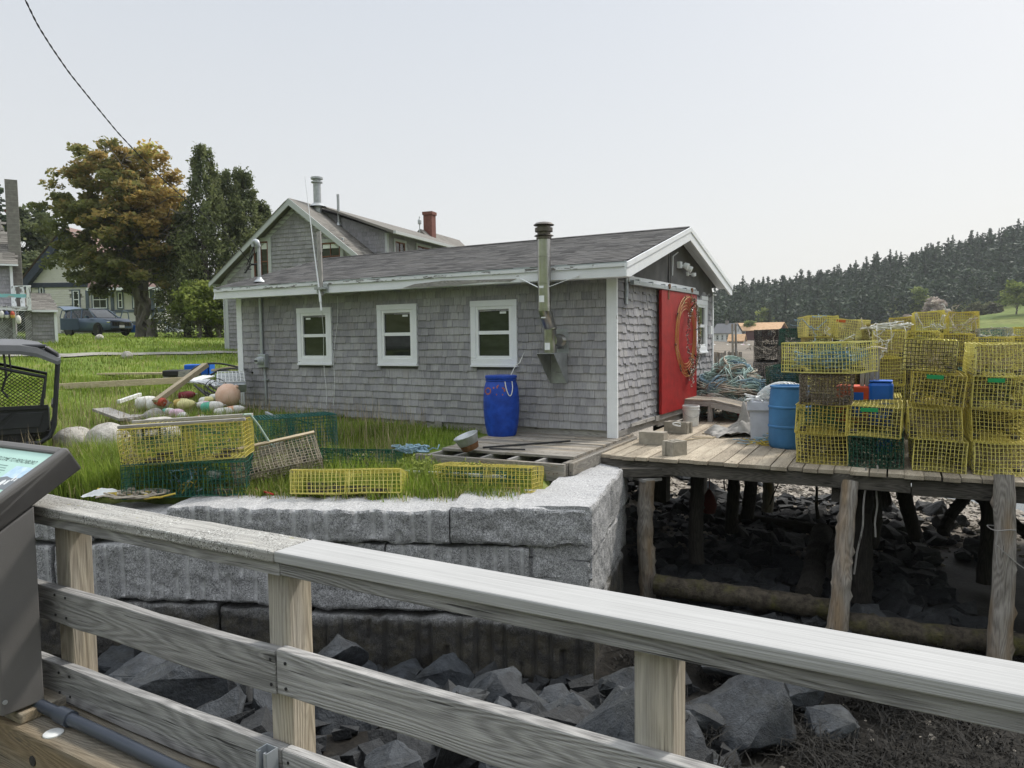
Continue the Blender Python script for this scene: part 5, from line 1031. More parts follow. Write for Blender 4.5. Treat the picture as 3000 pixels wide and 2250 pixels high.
swag('pale rope across the dark traps below the sagging yellow trap', [wq(1798, 730, 4.55), wq(1822, 745, 4.55), wq(1846, 738, 3.05), wq(1872, 752, 3.0)], mt='rope_w')
swag('cord dangling down the front of the white coil stack', [wq(1888, 716, 2.85), wq(1915, 745, 2.8), wq(1900, 775, 2.8), wq(1932, 718, 2.8)], mt='rope_w', sag=.04)
swag('rope across the pale blue grey wire trap', [wq(2118, 722, 4.2), wq(2150, 735, 4.2), wq(2180, 722, 4.2)], mt='rope_w', sag=.04)
swag('cord drooping across the dark stack behind the rope heap', [wq(1628, 745, 6.8), wq(1655, 752, 6.8), wq(1680, 742, 6.6)], mt='rope_t', sag=.06)
swag('rope hanging over the brownish trap under the top right yellow trap', [wq(2052, 718, 4.6), wq(2082, 738, 4.6), wq(2110, 722, 4.6)], mt='rope_t', sag=.05)
o = thing('rope_coil', 'coil of white rope lying on the yellow trap in front of the back row', 'rope coil', wq(1915, 712, 3.25)); m = MB(); g_ = np.random.default_rng(8)
for k in range(13):
    a = np.linspace(.3, 6.6, 26); rx, ry, hh_ = g_.uniform(.2, .36), g_.uniform(.12, .2), g_.uniform(.03, .16); m.tube(np.c_[rx * np.cos(a) + g_.normal(0, .05), ry * np.sin(a) - .05, .02 + hh_ * (.5 + .5 * np.cos(a * .5 + g_.random() * 3)) + g_.normal(0, .006, 26)], .008, 5)
for k in range(3): m.tube([(-.25 + .2 * k, -.2, .08), (-.3 + .22 * k, -.3, -.02), (-.28 + .2 * k, -.31, -.2 - .1 * k)], .008, 5)
m.obj('rope', M['rope_w'], o)
# blue tub, red fish crate and slatted boards between the stacks
bt = thing('blue_tub', 'bright blue plastic tub standing among the yellow traps', 'tub', wp(wx(1902, 900, 1.45)[0], 1.42, 0), WA); m = MB(); m.lo((-.15, -.15, .0), (.15, .15, .98)); m.obj('body', M['tote'], bt, bevel=.05); MB().lo((-.14, -.14, .98), (.14, .14, 1.0)).obj('lid', M['tote'], bt, bevel=.01)
rc = thing('orange_crate', 'orange red plastic crate with a blue panel beside the bright blue tub', 'crate', wp(wx(1850, 900, 1.5)[0], 1.5, .42), WA); m = MB(); m.lo((-.25, -.2, 0), (.2, .2, .5)); m.obj('body', plain('orange_red_plastic', (.55, .07, .025), .5), rc, bevel=.02); MB().lo((-.05, -.206, .08), (.09, -.199, .42)).obj('panel', M['tote'], rc); MB().lo((-.28, -.25, -.42), (.25, .25, -.01)).obj('stand', M['wk'], rc)
bd = thing('slatted_boards', 'bundle of upright weathered slats tied between the orange crate and blue tub', 'boards', wp(wx(1878, 850, 1.35)[0], 1.38, 0), WA); m = MB()
for i in range(4): m.lo((-.115 + i * .06, -.02 + .004 * i, .0), (-.065 + i * .06, .0 + .004 * i, 1.42 + .02 * (i % 2)))
m.obj('slats', M['greyboard'], bd); MB().tube(np.c_[np.linspace(-.3, .2, 12), np.full(12, -.04), 1.43 + .015 * np.sin(np.arange(12))], .015, 5).obj('tie_rope', M['rope_t'], bd)
# ---------------------------------------------------------------- old traps on the grass behind the quay
D2 = (.55, 1.3, .40)
def gt(px, py, Y, yaw, lab, c, net, dims=D2, R=None, z=None, **k):
    p = P(px, py, Y); 
    if z is not None: p[2] = z
    return trap(p, (Rz(yaw) if R is None else R), c=c, net=net, dims=dims, lab=lab, grp='old traps dumped behind the quay wall', **k)
QZ = math.pi / 2
g1 = gt(413, 1076, 8.75, 0, 'old green trap under the yellow one at the left end of the quay wall', 'wg', 'netg', R=Rz(.16 - QZ) @ Rx(.0), z=-.19, dims=(.55, 1.36, .39), v=1)
g2 = gt(412, 1010, 8.78, 0, 'old yellow trap with wooden slats and a black escape vent, stacked on the green one', 'wy', 'netg', R=Rz(.17 - QZ) @ Rx(.035), z=.215, dims=(.55, 1.36, .42), v=2, grow=1, vent=False)
MB().lo((-.31, -.70, .425), (-.24, .70, .465)).obj('slat', M['greyboard'], g2, bevel=.006); MB().lo((.18, -.70, .425), (.25, .70, .46)).obj('slat', M['greyboard'], g2, bevel=.006); MB().lo((-.31, -.72, -.055), (-.25, .45, -.02)).obj('runner', M['greyboard'], g1)
m = MB()
for y0, y1, z0, z1 in ((-.60, -.57, .22, .38), (-.42, -.39, .22, .38), (-.6, -.39, .22, .27), (-.6, -.39, .34, .38)): m.lo((-.286, y0, z0), (-.27, y1, z1))
m.obj('escape_vent', M['black'], g2)
m = MB(); m.tube([(-.1, .62, .47), (-.2, .68, .46), (-.3, .76, .3), (-.36, .86, .08), (-.36, .92, .0)], .014, 6); m.obj('bridle_rope', M['rope_g'], g2)
m = MB(); m.lathe([(0, -.17), (.055, -.15), (.06, .1), (.03, .16), (0, .17)], 12, (-.1, .18, .16), frame((.3, .9, .25)) @ Ry(rad(90))); m.obj('float', M['whitepl'], g1, smooth=40)
m = MB()
for i in range(14): p = np.cumsum(rng.normal(0, .07, (16, 3)), 0); p -= p.mean(0); p = np.clip(p, [-.22, -.5, -.13], [.22, .5, .13]) + [0, 0, .16]; m.tube(p, .008, 4, mat=i % 3)
m.obj('rope', [M['rope_y'], M['rope_b'], M['netg']], g1)
gt(628, 930, 11.0, 0, 'dark green trap with a wooden slat standing in the grass by the shed wall', 'wg', 'netg', R=Rz(.55 - QZ) @ Ry(.0), z=-.02, dims=(.55, 1.25, .5), v=3, run=False)
o_ = g3 = gt(600, 1010, 9.3, 0, 'grey old trap tipped up against the stacked traps', 'wc', 'nett', R=Rz(.45 - QZ) @ Rx(.16) @ Ry(.55), z=-.12, dims=(.5, 1.05, .36), v=0, grow=1)
MB().lo((-.27, -.55, .365), (-.23, .55, .39)).obj('slat', M['lumber'], g3)
m = MB(); m.lo((-.257, -.15, .16), (-.253, .15, .33)); m.obj('white_panel', M['whitepl'], g3)
g4 = gt(745, 1003, 9.8, 0, 'flattened teal green trap lying behind the long yellow trap', 'wg', 'netg', R=Rz(-.12 - QZ) @ Ry(-.25), z=-.10, dims=(.5, 1.45, .22), v=1, grow=1)
MB().lo((-.28, -.75, -.02), (-.23, .75, .015)).obj('slat', M['greyboard'], g4)
g5 = gt(755, 1062, 8.55, 0, 'long yellow trap with a grey wooden slat lying on the quay grass', 'wy', None, R=Rz(-.04 - QZ) @ Ry(-.28), z=-.2, dims=(.42, 1.27, .27), v=2)
MB().lo((-.235, -.64, .03), (-.215, .60, .085)).obj('slat', M['greyboard'], g5); m = MB(); m.box((0, .0, .06), (.2, .5, .06)); m.box((-.05, -.35, .08), (.2, .35, .1), Rz(.4)); m.obj('ballast', M['dark_timber'], g5)
gt(1055, 1045, 8.75, 0, 'yellow trap lying behind the big corner block, half hidden', 'wy', 'netg', R=Rz(-.28 - QZ) @ Ry(-.12), z=-.2, dims=(.5, 1.2, .28), v=3)
# ---------------------------------------------------------------- pier railing in the foreground
RA = -.53; RO = np.array([-.69, 2.08, 0])
def rw(x, y, z=0.0): return RO + Rz(RA) @ np.array([x, y, z])
rl = thing('pier_railing', 'weathered wooden pier railing with a pale new cap board on its right part', 'railing', RO, RA)
def lichen():
    s = NT('lichen_cap'); v = s.tc(); g = s.noise(s.mul(v, (2, 45, 45)), 1.6, 5, .6); p = s.pos(); n = s.noise(p, 9, 4, .6); sp = s.noise(p, 190, 3, .75); sp2 = s.noise(p, 110, 3, .7)
    c = s.ramp(g, (.3, (.24, .235, .22)), (.7, (.47, .46, .43))); msk = s.ramp(n, (.40, 0), (.52, 1))
    c = s.mix(s.math('MULTIPLY', msk, s.ramp(sp, (.55, 0), (.59, 1))), c, (.035, .035, .033)); c = s.mix(s.math('MULTIPLY', msk, s.ramp(sp2, (.58, 0), (.62, .9))), c, (.66, .67, .64)); c = s.mix(s.ramp(s.noise(p, 16, 3), (.66, 0), (.72, .6)), c, (.30, .29, .13))
    s.bump(s.math('ADD', g, s.math('MULTIPLY', sp, 1.0)), .7, .006); return s.done(c, .9, 0, .2)
M['lichen'] = lichen()
def seg_beam(mb, x0, x1, y0, y1, z0, z1, n=14, wob=.0025, seed=0):     # board with slightly wavy edges
    r = np.random.default_rng(seed); xs_ = np.linspace(x0, x1, n); o = rng.random(3) * 20; V = []; T = []
    for x in xs_:
        for y, z in ((y0, z0), (y1, z0), (y1, z1), (y0, z1)): V.append((x, y + r.normal(0, wob * .5), z + r.normal(0, wob * .5))); T.append((x, z, y))
    F = []
    for i in range(n - 1):
        for k in range(4): a = i * 4 + k; b = i * 4 + (k + 1) % 4; F.append((a, b, b + 4, a + 4))
    F += [(3, 2, 1, 0), tuple((n - 1) * 4 + k for k in (0, 1, 2, 3))]; mb.add(V, F, np.array(T) + o)
def rb(name, mt, x0, x1, y0, y1, z0, z1, bv=.004, seed=0, wob=.0015, **k):
    m = MB(); seg_beam(m, x0, x1, y0, y1, z0, z1, seed=seed, wob=wob); o = m.obj(name, M[mt], rl, bevel=bv, **k)
    return o
rb('cap_board', 'lichen', -1.9, .0, -.002, .148, .962, 1.0, .008, 1, .003, label='old cap board crusted with grey lichen'); rb('cap_board', 'composite', .004, 3.2, 0, .15, .968, 1.0, .004, 2, .0003, label='new pale grey composite cap board')
rb('sub_rail', 'rail', -1.9, .012, .012, .13, .925, .961, .003, 3, .002); rb('sub_rail', 'rail', .014, 3.2, .012, .13, .928, .967, .003, 4, .001)
rb('mid_rail', 'rail', -1.9, -.012, .006, .044, .568, .70, .004, 5, .004); rb('mid_rail', 'rail', -.008, 3.2, .006, .044, .575, .708, .004, 6, .002)
rb('bottom_rail', 'rail', -1.9, .0, .006, .044, .27, .41, .004, 7, .004); rb('bottom_rail', 'rail', .004, 3.2, .006, .044, .275, .412, .004, 8, .002)
for x, sd in ((-1.138, 9), (.01, 10), (1.161, 11)):
    a = x - .088
    m = MB(); m.lo((a, .0455, -.1), (x, .135, .924)); m.obj('post', M['post'], rl, bevel=.004)
    if sd == 10: m = MB(); m.lo((a - .001, .044, .0), (a + .042, .05, .9)); 
for x in (-.03, .03, -1.1, -1.17, 1.1, 1.13):
    for z in (.60, .675, .305, .38): m = MB(); m.tube([(x, .0065, z), (x, .0035, z)], .005, 7); m.obj('screw_head', M['black'], rl)
# deck edge timbers
ct = thing('curb_timber', 'heavy old timber along the pier edge with dark bolt holes', 'timber', RO, RA)
m = MB(); m.lo((-2.2, -.17, -.02), (2.6, .20, .262)); m.obj('upper_timber', M['curb'], ct, bevel=.008); m = MB(); m.lo((-2.2, -.16, -.34), (2.6, .22, -.03)); m.obj('lower_timber', M['curb'], ct, bevel=.008)
m = MB()
for x, z in ((-1.02, .175), (-1.02, .07)): m.tube([(x, -.168, z), (x, -.174, z)], .018, 12)
m.obj('bolt_hole', M['black'], ct)
MB().lo((-2.0, -.15, .263), (-1.13, .04, .30)).obj('shim_board', M['curb'], ct, bevel=.004)
m = MB(); m.lo((-3, -.9, -.06), (3, -.19, -.02)); m.obj('pier_deck', M['curb'], ct)
m = MB()
for x in (-1.5, .2, 1.9): m.lo((x, -.1, -2.5), (x + .3, .18, -.35))
m.obj('pier_pile', M['dark_timber'], ct)
pp = thing('conduit_pipe', 'dark blue grey plastic pipe lying on the pier timber below the rails', 'pipe', rw(0, 0, 0), RA)
m = MB(); m.tube([(-1.25, -.075, .298), (-.7, -.075, .293), (0, -.09, .29), (1, -.11, .29)], .021, 16); M['pipe'] = plain('grey_blue_pvc', (.055, .065, .085), .35, var=.1); m.obj('pipe', M['pipe'], pp, smooth=40)
m = MB(); m.tube([(-1.02, -.075, .296), (-.95, -.075, .296)], .028, 16); m.tube([(-1.03, -.075, .296), (-1.0, -.075, .296)], .025, 16); m.obj('coupling', M['pipe'], pp, smooth=40)
o = thing('white_reflector', 'flat white plastic disc on the pier timber next to the pipe', 'disc', rw(-.97, -.125, .262), RA); MB().lathe([(.032, 0), (.032, .004), (.028, .007), (0, .008)], 24).obj('disc', M['whitepl'], o, smooth=40)
us = thing('steel_channel', 'short upright slotted steel channel fixed before the bottom rail joint', 'channel', rw(-.02, -.028, 0), RA)
m = MB(); h0, h1 = .06, .425
for a, b in (((-.02, .018, h0), (.02, .021, h1)), ((-.0225, -.02, h0), (-.02, .021, h1)), ((.02, -.02, h0), (.0225, .021, h1)), ((-.02, -.0215, h0), (-.010, -.019, h1)), ((.010, -.0215, h0), (.02, -.019, h1)), ((-.012, -.019, h0), (-.010, -.012, h1)), ((.010, -.019, h0), (.012, -.012, h1))): m.lo(a, b)
m.obj('channel', M['alu'], us)
# ---------------------------------------------------------------- wayside sign
S0 = RO + Rz(RA) @ np.array([-1.14, .067, 1.212]); sd_ = Rz(RA) @ np.array([0, -.861, -.508]); sx_ = Rz(RA) @ np.array([1.0, 0, 0]); sn_ = -np.cross(sd_, sx_) if np.cross(sd_, sx_)[2] < 0 else np.cross(sd_, sx_)
SRot = np.stack([sx_, -sd_, sn_], 1)                    # local x along the text, y up the slope, z out of the face
sg = thing('wayside_sign', 'slanted interpretive sign on a dark metal pedestal at the pier railing', 'sign', S0, SRot)
SWd, SH = .95, .62
m = MB()
m.lo((-SWd, -SH, -.094), (0, 0, -.006)); m.lo((-.04, -SH, -.094), (0, 0, .006)); m.lo((-SWd, -SH, -.094), (-SWd + .04, 0, .006)); m.lo((-SWd + .04, -.036, -.05), (-.04, 0, .006)); m.lo((-SWd + .04, -SH, -.05), (-.04, -SH + .036, .006))
m.obj('frame', M['sign_frame'], sg, bevel=.009)
M['signface'] = plain('pale_green_sign_face', (.40, .60, .53), .35, var=.03); MB().lo((-SWd + .04, -SH + .036, -.005), (-.04, -.036, -.0035)).obj('face', M['signface'], sg)
M['ink'] = plain('dark_green_ink', (.05, .09, .075), .5)
tcu = bpy.data.curves.new('title', 'FONT'); tcu.body = 'WELCOME TO FRENCHBORO'; tcu.size = .028; tcu.shear = .28; tcu.space_character = .98; tcu.materials.append(M['ink']); tcu.resolution_u = 3
for i, ch in enumerate(tcu.body):
    pass
_t = bpy.data.objects.new('t', tcu); COL.objects.link(_t); bpy.context.view_layer.update(); _me = bpy.data.meshes.new_from_object(_t); bpy.data.objects.remove(_t); to = link('title', _me, sg); to.location = (-.378, -.099, -.003); to.scale = (.80, 1.0, 1)
m = MB(); inkr = np.random.default_rng(5)
for i in range(9):
    y = -.120 - i * .0125; m.lo((-.36, y - .0042, -.0033), (-.20 - inkr.random() * .03, y, -.0029))
    m.lo((-.62, y - .0042, -.0033), (-.40 - inkr.random() * .03, y, -.0029))
m.obj('text_lines', plain('grey_text', (.2, .32, .29), .5), sg)
def flat(pts, mt, z): 
    m = MB(); m.add([(x, y, z) for x, y in pts], [tuple(range(len(pts)))]); return m
flat([(-.17, -.235), (-.02, -.235), (-.02, -.116), (-.17, -.116)], 0, -.0031).obj('picture_sky', plain('printed_sky', (.36, .58, .78), .35, sc=25, c2=(.6, .72, .8)), sg)
flat([(-.17, -.235), (-.02, -.235), (-.02, -.165), (-.06, -.172), (-.1, -.178), (-.14, -.172), (-.17, -.182)], 0, -.0028).obj('picture_hill', plain('printed_hill', (.16, .18, .2), .35), sg)
m = MB()
for x, y, w_, h_ in ((-.165, -.228, .03, .02), (-.13, -.222, .022, .026), (-.102, -.212, .014, .02), (-.088, -.19, .01, .02), (-.07, -.19, .01, .014)):
    m.add([(x, y, -.0025), (x + w_, y, -.0025), (x + w_, y + h_, -.0025), (x + w_ / 2, y + h_ * 1.35, -.0025), (x, y + h_, -.0025)], [(0, 1, 2, 3, 4)])
m.add([(-.092, -.17, -.0025), (-.086, -.17, -.0025), (-.0885, -.13, -.0025)], [(0, 1, 2)]); m.obj('picture_village', plain('printed_white', (.7, .72, .72), .35), sg)
pd = thing('sign_pedestal', 'boxy dark grey metal pedestal carrying the slanted sign', 'pedestal', rw(-1.145, 0, 0), RA)
m = MB(); y0, y1 = -.2, -.06; f_ = lambda y: 1.212 - .094 * 1.16 - .0 + (y - .067) * .59 - .004; m.prism([(y0, .31), (y1, .31), (y1, f_(y1)), (y0, f_(y0))], .5, (0, 0, 0), (0, 1, 0)); m.obj('box', M['sign_frame'], pd, bevel=.006)
m = MB(); m.tube([(.0, -.19, .36), (.004, -.19, .36)], .008, 10); m.obj('bolt', M['galv'], pd)
# ---------------------------------------------------------------- side by side utility vehicle, cut by the frame
UV = np.array([-7.58, 10.94, float(ground_h(-7.58, 10.94))]); uv = thing('utility_vehicle', 'black side by side utility vehicle with grey roof and mesh side nets', 'utility vehicle', UV, .55)
M['uvblack'] = plain('utv_black_plastic', (.028, .029, .033), .42, var=.25, sc=5); M['uvgrey'] = plain('utv_grey_roof', (.13, .134, .14), .4, var=.12)
m = MB()
A = []
for x, z, t in ((-2.4, 1.72, .1), (-2.0, 1.78, .1), (-.4, 1.79, .1), (.3, 1.77, .1), (.5, 1.73, .1), (.74, 1.56, .07), (.78, 1.52, .03)):
    A.append([(x, -.80, z - t * 1.7), (x, -.78, z - t * .9), (x, -.62, z), (x, .62, z), (x, .78, z - t * .9), (x, .80, z - t * 1.7)])
A = np.array(A); m.grid(A.transpose(1, 0, 2)[::-1]); B = A.copy(); B[:, :, 2] -= .05; B[:, 1:5, 2] = A[:, :1, 2] - .02; m.grid(B.transpose(1, 0, 2))
for s_ in (0, 5): m.grid(np.array([A[:, s_], B[:, s_]]) if s_ else np.array([B[:, s_], A[:, s_]]))
m.grid(np.array([A[-1], B[-1]])); m.obj('roof', M['uvgrey'], uv, smooth=35)
m = MB()
for y in (-.74, .74):
    m.tube([(.60, y, 1.64), (.73, y, 1.54), (.74, y, 1.4), (.66, y, .52), (.60, y, .36), (.48, y, .28), (.2, y, .27), (-.3, y, .3)], .034, 10); m.tube([(-.55, y, 1.68), (-.62, y, .78)], .034, 10); m.tube([(-.62, y, 1.55), (.58, y, 1.22), (.52, y, .82)], .026, 8); m.tube([(-2.1, y, 1.7), (-2.5, y, .9)], .03, 8); m.tube([(-2.1, y, 1.72), (.6, y, 1.66)], .03, 8)
m.tube([(.66, -.74, .8), (.66, .74, .8)], .03, 8); m.tube([(.73, -.74, 1.5), (.73, .74, 1.5)], .03, 8); m.obj('roll_cage', M['uvblack'], uv, smooth=40)
m = MB()
for x0, x1, zt0, zt1 in ((-.6, .55, 1.52, 1.2), (-2.2, -.68, 1.6, 1.55)):
    L_ = []; 
    for k in np.arange(-2, 2, .05):
        for sg_ in (1, -1):
            pts = []
            for t in np.linspace(0, 1, 60):
                x = x0 + (x1 - x0) * t; z = .82 + (k + sg_ * (x - x0) * .8) + .3; zt = zt0 + (zt1 - zt0) * t
                if .82 < z < zt: pts.append((x, -.735, z))
            if len(pts) > 1: L_.append([pts[0], pts[-1]])
    wires(m, np.array(L_), .006)
m.obj('side_net', M['black'], uv)
m = MB()      # doors with recessed panels
for x0, x1 in ((-.15, .6), (-1.05, -.2)):
    m.prism([(x0, .42), (x1 - .06, .42), (x1, .5), (x1, .78), (x0, .78)], .05, (0, -.70, 0), (1, 0, 0))
    for q in ([(x0 + .06, .5), (x0 + .3, .72), (x0 + .06, .72)], [(x0 + .36, .72), (x0 + .15, .5), (x1 - .12, .5), (x1 - .06, .72)]): m.prism([(a, b) for a, b in q], .012, (0, -.713, 0), (1, 0, 0))
    m.lo((x0, -.73, .765), (x1, -.69, .82))
m.prism([(-.6, .30), (.5, .38), (.6, .44), (-.6, .44)], .1, (0, -.66, 0), (1, 0, 0)); m.obj('door', M['uvblack'], uv, bevel=.01)
m = MB()
for z in (.48, .68): m.lo((-.2, -.745, z), (-.12, -.70, z + .07))
m.obj('door_hinge', M['black'], uv)
m = MB(); m.lo((-2.4, -.6, .32), (.6, .6, .44)); m.lo((-1.6, -.5, .44), (-.9, .5, .95)); m.lo((-1.05, -.45, .95), (-.9, .45, 1.35)); m.lo((-.2, -.6, .44), (.6, .6, .7)); m.obj('chassis', M['black'], uv)
m = MB(); m.tube([(-.1, -.55, 1.75), (-.1, -.5, 1.68), (.3, -.5, 1.66)], .05, 8); m.tube([(.1, -.72, 1.65), (.12, -.75, 1.25), (.06, -.74, 1.05), (.13, -.74, .95)], .016, 5); m.tube([(.16, -.72, 1.63), (.18, -.75, 1.3), (.1, -.74, 1.2)], .012, 5); m.obj('straps', M['black'], uv)
for x in (.1, -2.1):
    for y in (-.58, .58):
        w_ = link('wheel', None, uv, loc=(x, y, .31)); m = MB(); m.lathe([(.16, -.1), (.27, -.11), (.3, -.07), (.305, 0), (.3, .07), (.27, .11), (.16, .1)], 30, (0, 0, 0), Rx(rad(90)))
        for k in range(20):
            a = k * math.pi / 10; m.box((.305 * math.cos(a), (-.045 if k % 2 else .045), .305 * math.sin(a)), (.035, .12, .05), Ry(-a) @ Rx(.4 if k % 2 else -.4))
        m.obj('tyre', M['tyre'], w_, smooth=35); m = MB(); m.lathe([(0, -.07), (.1, -.06), (.16, -.09), (.16, .09), (0, .07)], 20, (0, 0, 0), Rx(rad(90))); m.obj('rim', M['uvgrey'], w_, smooth=35)
# ---------------------------------------------------------------- gear pile at the shed's left end
def on(px, py, Y, dz=0): p = P(px, py, Y); p[2] = float(ground_h(p[0], p[1])) + dz; return p
def plank(name, a, b, w_, h_, mt, lab, cat='plank', grp=None, bv=.004):
    a = np.asarray(a, float); b = np.asarray(b, float); c = (a + b) / 2; o = thing(name, lab, cat, c, 0, grp); MB().beam(a - c, b - c, w_, h_).obj('board', M[mt], o, bevel=bv); return o
plank('timber_plank', P(124, 835, 18.2), P(400, 821, 17.0), .15, .14, 'lumber', 'long pale beam lying in the grass behind the buoys')
plank('timber_plank', P(215, 808, 20.5), P(380, 806, 19.5), .2, .05, 'lumber', 'thin long plank lying furthest back in the grass')
plank('timber_plank', P(362, 812, 19.5), P(420, 805, 18.8), .25, .16, 'greyboard', 'short thick tan timber behind the slanting plank')
plank('timber_plank', P(462, 800, 19.6), P(530, 789, 18.5), .16, .06, 'lumber', 'plank running behind the black hoses to the shed')
plank('timber_plank', P(335, 868, 14.6), P(445, 788, 15.6), .16, .09, 'lumber', 'bright two by eight plank propped up slanting over the buoys')
plank('timber_plank', P(218, 884, 13.9), P(276, 905, 13.0), .3, .05, 'greyboard', 'grey board lying in the grass by the boulders')
plank('timber_plank', P(268, 908, 13.0), P(300, 898, 13.4), .25, .05, 'greyboard', 'short grey board meeting the longer grey board at an angle')
plank('white_pipe', P(256, 868, 15.0), P(303, 852, 15.8), .07, .07, 'whitepl', 'white plastic pipe in the grass left of the buoys', 'pipe')
plank('white_sheet', P(406, 826, 16.4), P(452, 812, 16.8), .5, .03, 'whitepl', 'white sheet of panel behind the slanting plank', 'panel')
plank('shingle_panel', P(430, 822, 15.9), P(487, 833, 15.6), .55, .03, 'white_peel', 'ragged pale shingled panel under the slanting plank', 'panel')
plank('blue_pole', P(600, 905, 12.2), P(575, 892, 12.6), .05, .05, 'alu', 'grey pipe leaning in the grass beside the shed wall', 'pipe')
plank('white_pole', P(868, 1018, 9.3), P(1092, 1030, 8.7), .035, .035, 'whitepl', 'long white plastic pole lying along the platform front', 'pole')
bt2 = thing('blue_tote', 'bright blue plastic tote lying on its side beyond the hoses', 'tote', P(431, 806, 20.0) + [0, 0, -.06], .12); m = MB(); m.lo((-.34, -.2, .0), (.24, .22, .3)); m.obj('body', M['tote'], bt2, bevel=.03); m = MB(); m.lo((.24, -.24, -.03), (.28, .25, .33)); m.lo((.31, -.24, -.03), (.34, .25, .33)); m.obj('rim', M['tote'], bt2, bevel=.012)
tr = thing('black_tray', 'flat black plastic tray behind the slanting plank', 'tray', P(398, 812, 19.3), .1); m = MB(); m.lo((-.45, -.3, 0), (.35, .3, .16)); m.obj('tray', M['black'], tr, bevel=.03)
ct2 = thing('pale_crate', 'grey ribbed crate lid with white lattice beside the shed corner', 'crate', P(500, 838, 14.9), .4); m = MB(); m.box((0, 0, .1), (.55, .45, .2), Rx(.5)); m.obj('box', M['alu'], ct2, bevel=.02); m = MB()
for k in range(8): m.box((-.25 + k * .07, -.06, .23), (.012, .42, .012), Rx(.5)); m.box((0, -.06 + (k - 3.5) * .05, .23 + (k - 3.5) * .027), (.52, .012, .012), Rx(.5))
m.obj('lattice', M['whitepl'], ct2)
hz = thing('black_hoses', 'loops of stiff black hose curling out of the gear pile to the shed', 'hose', P(470, 830, 15.6)); m = MB(); hc = np.array(hz.location)
for i, q in enumerate([[(409, 825, 16), (412, 802, 16.2), (440, 787, 16.4), (480, 786, 16.4), (530, 797, 16.2)], [(455, 810, 16), (480, 798, 16), (520, 797, 15.6), (545, 805, 15)], [(430, 838, 15.2), (450, 850, 15), (475, 858, 14.6), (495, 868, 14.3)], [(445, 835, 15.2), (460, 846, 15), (490, 858, 14.8)], [(452, 830, 15.3), (470, 842, 15), (505, 852, 14.8)], [(420, 832, 15.3), (435, 845, 15), (455, 860, 14.8), (480, 866, 14.5)], [(478, 800, 15.9), (510, 803, 15.7), (545, 800, 15.3)]]):
    p = np.array([P(*k) for k in q]) - hc; t = np.linspace(0, len(p) - 1, 24); idx = np.clip(t.astype(int), 0, len(p) - 2); f = (t - idx)[:, None]; pm = np.concatenate([[2 * p[0] - p[1]], p, [2 * p[-1] - p[-2]]])
    a, b, c_, d_ = pm[idx], pm[idx + 1], pm[idx + 2], pm[idx + 3]; cr = .5 * (2 * b + (c_ - a) * f + (2 * a - 5 * b + 4 * c_ - d_) * f ** 2 + (3 * b - a - 3 * c_ + d_) * f ** 3); m.tube(cr, .022, 7)
m.obj('hose', M['black'], hz, smooth=45)
hn = thing('net_hoop', 'black round hoop net leaning on the buoys by the shed corner', 'hoop net', P(467, 842, 14.6), .3); m = MB(); a = np.linspace(0, 6.28, 26); m.tube(np.c_[.22 * np.cos(a), .03 * np.sin(a * 2), .22 * np.sin(a)], .008, 5); m.tube(np.c_[.20 * np.cos(a) + .03, .12 + .03 * np.sin(a * 3), .20 * np.sin(a) - .03], .006, 5)
for t in np.linspace(0, 6.28, 16): m.tube([(.22 * math.cos(t), 0, .22 * math.sin(t)), (.12 * math.cos(t + .4) + .05, .22, .1 * math.sin(t + .4) - .14)], .004, 3)
m.obj('hoop', M['black'], hn)
M['grass_ground'] = M['ground']
def buoymat(n, c): M[n] = plain(n, c, .55, var=.22, sc=14, bump=.1)
for n_, c_ in (('b_white', (.62, .61, .57)), ('b_red', (.40, .06, .03)), ('b_maroon', (.22, .03, .04)), ('b_yellow', (.60, .56, .26)), ('b_green', (.08, .36, .25)), ('b_pink', (.62, .42, .52)), ('b_orange', (.62, .33, .2)), ('b_blue', (.02, .03, .14)), ('b_ochre', (.5, .36, .1)), ('b_navy', (.03, .04, .12))): buoymat(n_, c_)
def buoy(loc, R, cols, lab, s=1.0, L_=.36, r=.085, stick=True, grp='lobster buoys on the gear pile', parts=True):
    t = thing('lobster_buoy', lab, 'buoy', loc, R, grp); t.scale = (s,) * 3; a, b, c = cols
    m = MB(); m.lathe([(.02, -.0), (r * .75, .01), (r, .05), (r * 1.02, L_ * .45)], 16); m.obj('lower_body', M[a], t, smooth=35)
    m = MB(); m.lathe([(r * 1.02, L_ * .45), (r * .98, L_ * .62), (r * .8, L_ * .82), (r * .4, L_ * .97), (.015, L_)], 16); m.obj('upper_body', M[b], t, smooth=35)
    if stick: m = MB(); m.tube([(0, 0, -.16 if c else -.02), (0, 0, L_ + .04)], .012, 6); m.obj('spindle', M[c or 'greyboard'], t)
    return t
def lie(az, tilt=1.45): return Rz(az) @ Ry(tilt)
